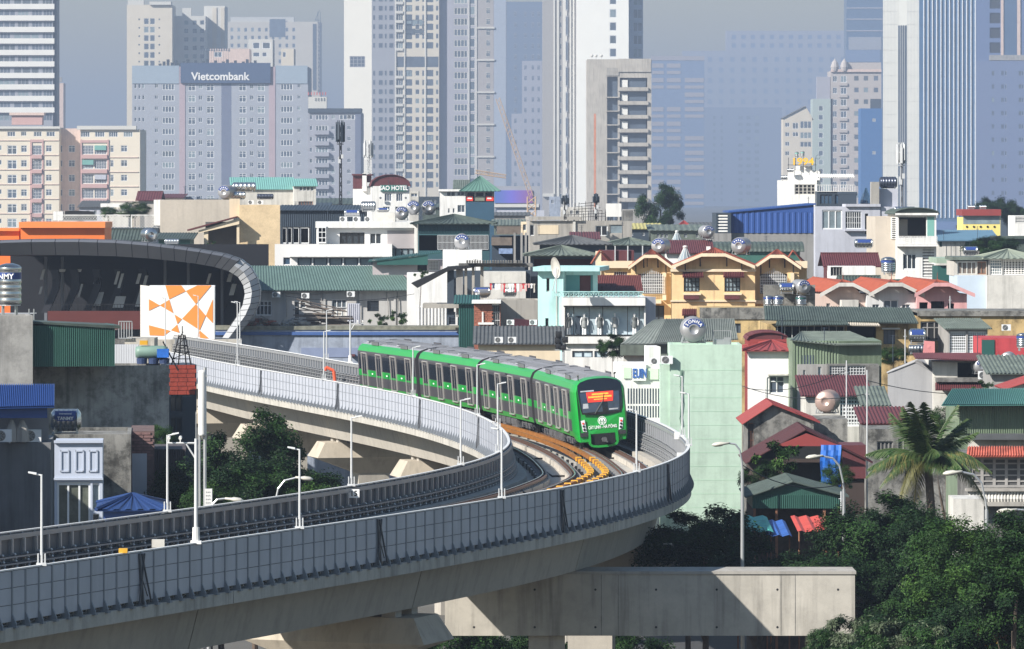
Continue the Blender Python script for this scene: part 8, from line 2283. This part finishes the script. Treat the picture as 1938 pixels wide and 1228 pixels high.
# white cylindrical antenna
p = WP(383, 700, 214); r = empty('antenna', (p.x, p.y, 0), 0, 'white cylindrical antenna on a tall pole above the dark barrier', 'antenna'); z1, z0 = p.z, WZ(825, 214)
b = MB(); b.lathe([(0, z0), (.16, z0 + .01), (.17, z0 + .1), (.17, z1 - .12), (.15, z1 - .02), (0, z1)], 16, 'z'); link('radome', b.mesh('radome', white, True), r)
b = MB(); b.tube((.1, .1, 0), (.1, .1, z1 + .1), .07, n=8); b.tube((-.12, .05, 0), (-.12, .05, z0 + .1), .05, n=8); b.box(-.1, .2, -.1, .1, z1 - .3, z1 - .2); link('pole', b.mesh('pole', steel), r); b = MB(); b.box(.12, .42, -.2, .1, WZ(958, 214), WZ(925, 214)); [b.tube((.16 + .07 * k, -.23, WZ(950, 214) + .15 * j), (.16 + .07 * k, -.2, WZ(950, 214) + .15 * j), .02) for k in range(3) for j in range(4)]; link('radio_box', b.mesh('radio_box', white), r)
# boxes and signs on the viaduct
def dbox(side, px, lo, hi, w, h, z, mat, lab, name='cabinet', cat='cabinet', out=0.0, d=.25):
    s = s_at_px(side, px, lo, hi); o = link(name, MB().box(-w / 2, w / 2, -d / 2, d / 2, 0, h).mesh(name, mat), None, C(s, side * (HWID + out), z)); tag(o, lab, cat); return o
dbox(1, 232, -20, 40, .28, .14, ZD + HB + .06, ycov2, 'small yellow marker box on the near barrier'); dbox(1, 331, -20, 40, .42, .26, ZD + HB - .02, whiteold, 'small grey junction box just behind the near barrier', out=-.6)
dbox(-1, 318, -14, 40, .22, .22, ZD + HB - .2, white, 'white box on the inner barrier below the pale post', out=.15); dbox(-1, 683, -14, 60, .34, .34, ZD + HB - .36, white2, 'white box beside the number plate on the inner barrier', out=.15); dbox(-1, 882, -14, 72, .24, .28, ZD + HB - .26, white, 'white box on the inner barrier at the bend', out=.15)
dbox(-1, 941, 40, 70, .22, .26, ZD + HB - .55, white, 'white framed plate inside the sharp bend', out=.2)
o = link('number_plate', MB().box(-.22, .22, -.02, .02, 0, .34).mesh('number_plate', twhite), None, C(s_at_px(-1, 659, -14, 60), -HWID + .25, ZD + HB - .42)); tag(o, 'white plate numbered 15 on the inner barrier', 'sign'); link('plate_text', text_mesh('plate_text', '15', .3, black, .004, True), o, (0, -.026, .17))
dbox(1, 1308, 60, 90, .40, .5, ZD + .95, white, 'upper white signal cabinet at the right end of the bend', out=-.35, d=.3); dbox(1, 1304, 60, 88, .36, .42, ZD + .25, cream, 'lower cream cabinet at the right end of the bend', out=-.5, d=.3); dbox(1, 1289, 80, 100, .26, .32, ZD + HB - .15, white, 'white box on the outer barrier beside the tall lamp post', out=-.2)
o = empty('signal', C(s_at_px(1, 663, 120, 200), 3.2, zt), 0, 'orange red buffer arm beside the train rear', 'buffer'); b = MB(); b.path([(0, 0, 0), (-.15, 0, 1.5), (-.7, 0, 1.75), (-.75, 0, 1.5)], .11, 8); link('arm', b.mesh('arm', M('signal orange', (.75, .12, .05), .5, .1)), o)
# dark signal head behind the train roof
p = WP(1066, 672, 330); o = empty('rail_signal', (p.x, p.y, 0), 0, 'dark cluster of signal lamps on a pole behind the train roof', 'signal'); b = MB(); b.tube((0, 0, 0), (0, 0, p.z + 1.2), .09, n=8); b.box(-.55, .5, -.1, .1, p.z + .3, p.z + .38); link('pole', b.mesh('pole', steel), o)
for x, z in ((-.3, 1.35), (-.36, .95), (-.3, .6), (.12, 1.0), (.0, .5)): b = MB(); b.lathe([(0, -.3), (.17, -.28), (.2, 0), (.1, .15), (0, .15)], 10, 'y', (x, 0, p.z + z)); b.box(x - .2, x + .2, -.05, .1, p.z + z - .2, p.z + z + .2); link('lamp', b.mesh('lamp', black), o)
# machinery left of the track: generator tank, frame tower, yellow boxes
o = thing_at('storage_tank', 287, 689, 262, 'green and blue tank with yellow boxes on a rooftop rack', 'tank'); b = MB(); b.lathe([(0, -.85), (.28, -.82), (.34, -.6), (.34, .6), (.28, .82), (0, .85)], 14, 'x', (0, 0, .62)); link('tank_body', b.mesh('tank_body', M('dull green tank', (.16, .25, .21), .5, .2), True), o); b = MB(); b.box(.3, .9, -.36, .1, .35, .8); link('blue_box', b.mesh('blue_box', bluetarp), o); b = MB(); [b.lathe([(0, 0), (.26, .02), (.28, .3), (.1, .34), (0, .35)], 12, 'z', (x, 0, 0)) for x in (-.5, .1, .65)]; link('drum', b.mesh('drum', M('navy drum', (.03, .05, .12), .5, .1)), o); b = MB(); b.box(-.6, -.2, -.2, .2, 1.0, 1.22); link('yellow_box', b.mesh('yellow_box', ycov2), o)
o = thing_at('aerial_tower', 345, 690, 262, 'black steel pyramid frame holding aerials above the red tiles', 'frame'); b = MB()
for x in (-.55, -.2, .45, .2): b.tube((x, 0, 0), (x * .3, 0, 1.55), .035, n=4)
for k in range(4): b.tube((-.5 + .1 * k, -.02, .3 + .35 * k), (.45 - .1 * k, -.02, .3 + .35 * k), .025, n=4); b.tube((-.5 + .1 * k, .02, .3 + .35 * k), (.35 - .1 * k, .02, .65 + .35 * k), .02, n=4)
b.tube((0, 0, 1.5), (0, 0, 2.0), .03); b.tube((-1.0, 0, 1.2), (-.2, -.1, -.3), .04, n=5); link('frame', b.mesh('frame', black), o)
o = thing_at('steel_rack', 20, 606, 262, 'pipe rack under the large ribbed tank at the left edge', 'rack'); b = MB(); [b.tube((-.8, y, z), (1.3, y, z), .03, n=5) for y in (-.5, .5) for z in (-.1, .35)]; [b.tube((x, -.5, -.6), (x, -.5, .6), .035, n=5) for x in (-.7, .3, 1.0, 1.25)]; b.tube((.6, -.5, .35), (1.2, -.5, -.3), .025, n=5); link('frame', b.mesh('frame', steel), o)
# yellow wall panel strip + white low barrier at the station mouth
t = Bld('station_steps', 'pale steps and hand rails beside the station mouth', 'steps', 236, 292, 640, 300, 3, [conclight]); railing(t.fr, 225, 250, 608, 640, steel, 5); t.walls()
t = Bld('white_panel_fence', 'short run of pale panels above the stained house', 'fence', 216, 262, 652, 275, .3, [lavender], pyb=690); f = t.fr; [t.box('panel', 216.5 + 4.6 * k, 220.6 + 4.6 * k, 652, 689, .05, 0, M('pale fence panel', (.50, .51, .54), .6, .06)) for k in range(10)]; t.walls()
# signs at the bottom right and on the street
o = thing_at('yellow_sign', 1870, 1228, 172, 'yellow sign glimpsed among the trees at the bottom right', 'sign'); link('board', MB().box(-.35, .35, 0, .1, 0, .8).mesh('board', ycov2), o); b = MB(); b.tube((-.4, .05, -6), (-.4, .05, 1.0), .05); link('post', b.mesh('post', pole), o)
o = thing_at('red_sign', 1900, 1222, 173, 'small red panel right of the yellow sign', 'sign'); link('board', MB().box(-.3, .3, 0, .1, 0, .45).mesh('board', redroof), o); link('post', MB().box(-.05, .05, .02, .08, -6, 0).mesh('post', steel), o)
o = thing_at('yellow_sign', 1408, 1097, 214, 'small yellow sign standing on top of the cross beam', 'sign'); link('board', MB().box(-.28, .28, 0, .05, .05, .24).mesh('board', ycov2), o)
b = MB(); b.box(-.9, .9, 0, 4, 0, 2.9); o = thing_at('white_truck', 1450, 1064, 216, 'white vehicle box partly hidden between the dark trees', 'truck'); b = MB(); b.box(-.8, .8, 0, 3, -1, 1.1); link('cargo_box', b.mesh('cargo_box', white), o); b = MB(); b.box(-.7, .7, -1.2, 0, -1, .5); link('cab', b.mesh('cab', bluerim), o)
for x in (-.7, .7):
    for y in (-.8, 2.4): b = MB(); b.lathe([(0, -.12), (.4, -.12), (.4, .12), (0, .12)], 12, 'x', (x, y, -1.2)); link('wheel', b.mesh('wheel', black), o)
o.location.z = 1.6

for px, y0, y1, D, lab in ((1602, 682, 800, 296, 'tall thin pole above the window grille, left one'), (1641, 700, 930, 262, 'tall thin grey pole standing between the teal hut and the mesh terrace'), (1713, 623, 690, 333, 'thin pole beside the stacked tanks'), (1592, 930, 1000, 235, 'grey pole at the right side of the market hall'), (1337, 432, 465, 478, 'thin bent pipe before the blue hall'), (1798, 560, 600, 395, 'thin aerial above the pink gable house')):
    o = thing_at('thin_pole', px, y1, D, lab, 'pole'); b = MB(); h = (y1 - y0) * D / F; b.tube((0, 0, -2), (0, 0, h), .045, .035, 7); b.tube((-.12, 0, h * .8), (.12, 0, h * .8), .02, n=4); link('pole', b.mesh('pole', pole), o)
rr = random.Random(21)   # thin rooftop aerials
for k, (px, py, D, lab) in enumerate(((560, 398, 545, 'on the slate blue hall'), (620, 420, 482, 'left on the white modern house'), (735, 358, 800, 'above the hotel arch'), (1020, 446, 465, 'on the green hipped terrace'), (1100, 447, 470, 'on the dark grey hipped roof'), (1178, 451, 475, 'on the faded green hipped roof'), (1225, 505, 412, 'before the left villa bay'), (1330, 471, 480, 'left on the barrel roof'), (1450, 472, 480, 'right on the barrel roof'), (1530, 391, 521, 'at the top corner of the blue hall'), (1640, 391, 561, 'on the lavender house'), (1786, 455, 560, 'left on the blue roofed hall'), (1850, 452, 560, 'right on the blue roofed hall'), (1560, 645, 326, 'on the green clad shed'), (1480, 642, 335, 'by the red barrel roof'), (900, 512, 449, 'on the dark sloping shelter'), (990, 446, 500, 'on the brown canopy house'), (60, 420, 470, 'behind the orange wing'), (150, 452, 500, 'behind the orange cornice'), (350, 378, 561, 'on the bare pale wall'), (1690, 684, 320, 'on the grey slanted house'), (1850, 671, 322, 'above the maroon canopy'))):
    o = thing_at('aerial', px, py, D, 'thin rooftop aerial ' + lab, 'aerial', 'thin rooftop aerials'); b = MB(); h = rr.uniform(.8, 1.8); b.tube((0, 0, 0), (0, 0, h), .025, n=4)
    for j in range(3): b.tube((-.25 + .05 * j, 0, h - .15 * j - .05), (.25 - .05 * j, 0, h - .15 * j - .05), .012, n=3)
    link('rod', b.mesh('rod', slate), o)

for k, (a, c, lab) in enumerate((((1602, 700, 296), (1415, 735, 300), 'thin cable slung from the left thin pole to the white house'), ((1641, 720, 262), (1960, 735, 275), 'thin cable running right above the palm crown'), ((1641, 745, 262), (1404, 730, 300), 'thin cable running left from the tall grey pole'), ((1405, 880, 215), (1597, 915, 220), 'thin cable between the two middle street lamps'), ((540, 560, 440), (784, 556, 440), 'sagging black cable along the warehouse wall'))):
    A, B_ = WP(*a), WP(*c); b = MB(); n = 10; pts = [A.lerp(B_, i / n) - Vector((0, 0, .5 * 4 * (i / n) * (1 - i / n))) for i in range(n + 1)]; b.path([p - A for p in pts], .02, 4); o = link('overhead_cable', b.mesh('overhead_cable', black), None, A); tag(o, lab, 'cable')
# ================================================================ haze
b = MB(); b.box(-2000, 2000, -60, 17000, -1.0, 340.0)
hz = bpy.data.materials.new('haze'); hz.use_nodes = True
nt = hz.node_tree; nt.nodes.clear()
pv = nt.nodes.new('ShaderNodeVolumePrincipled'); ou = nt.nodes.new('ShaderNodeOutputMaterial')
pv.inputs['Color'].default_value = (.37, .455, .62, 1)
pv.inputs['Density'].default_value = HAZE_DENSITY
pv.inputs['Anisotropy'].default_value = 0.0
nt.links.new(pv.outputs[0], ou.inputs['Volume'])
haze = link('haze', b.mesh('haze', hz)); haze['kind'] = 'stuff'
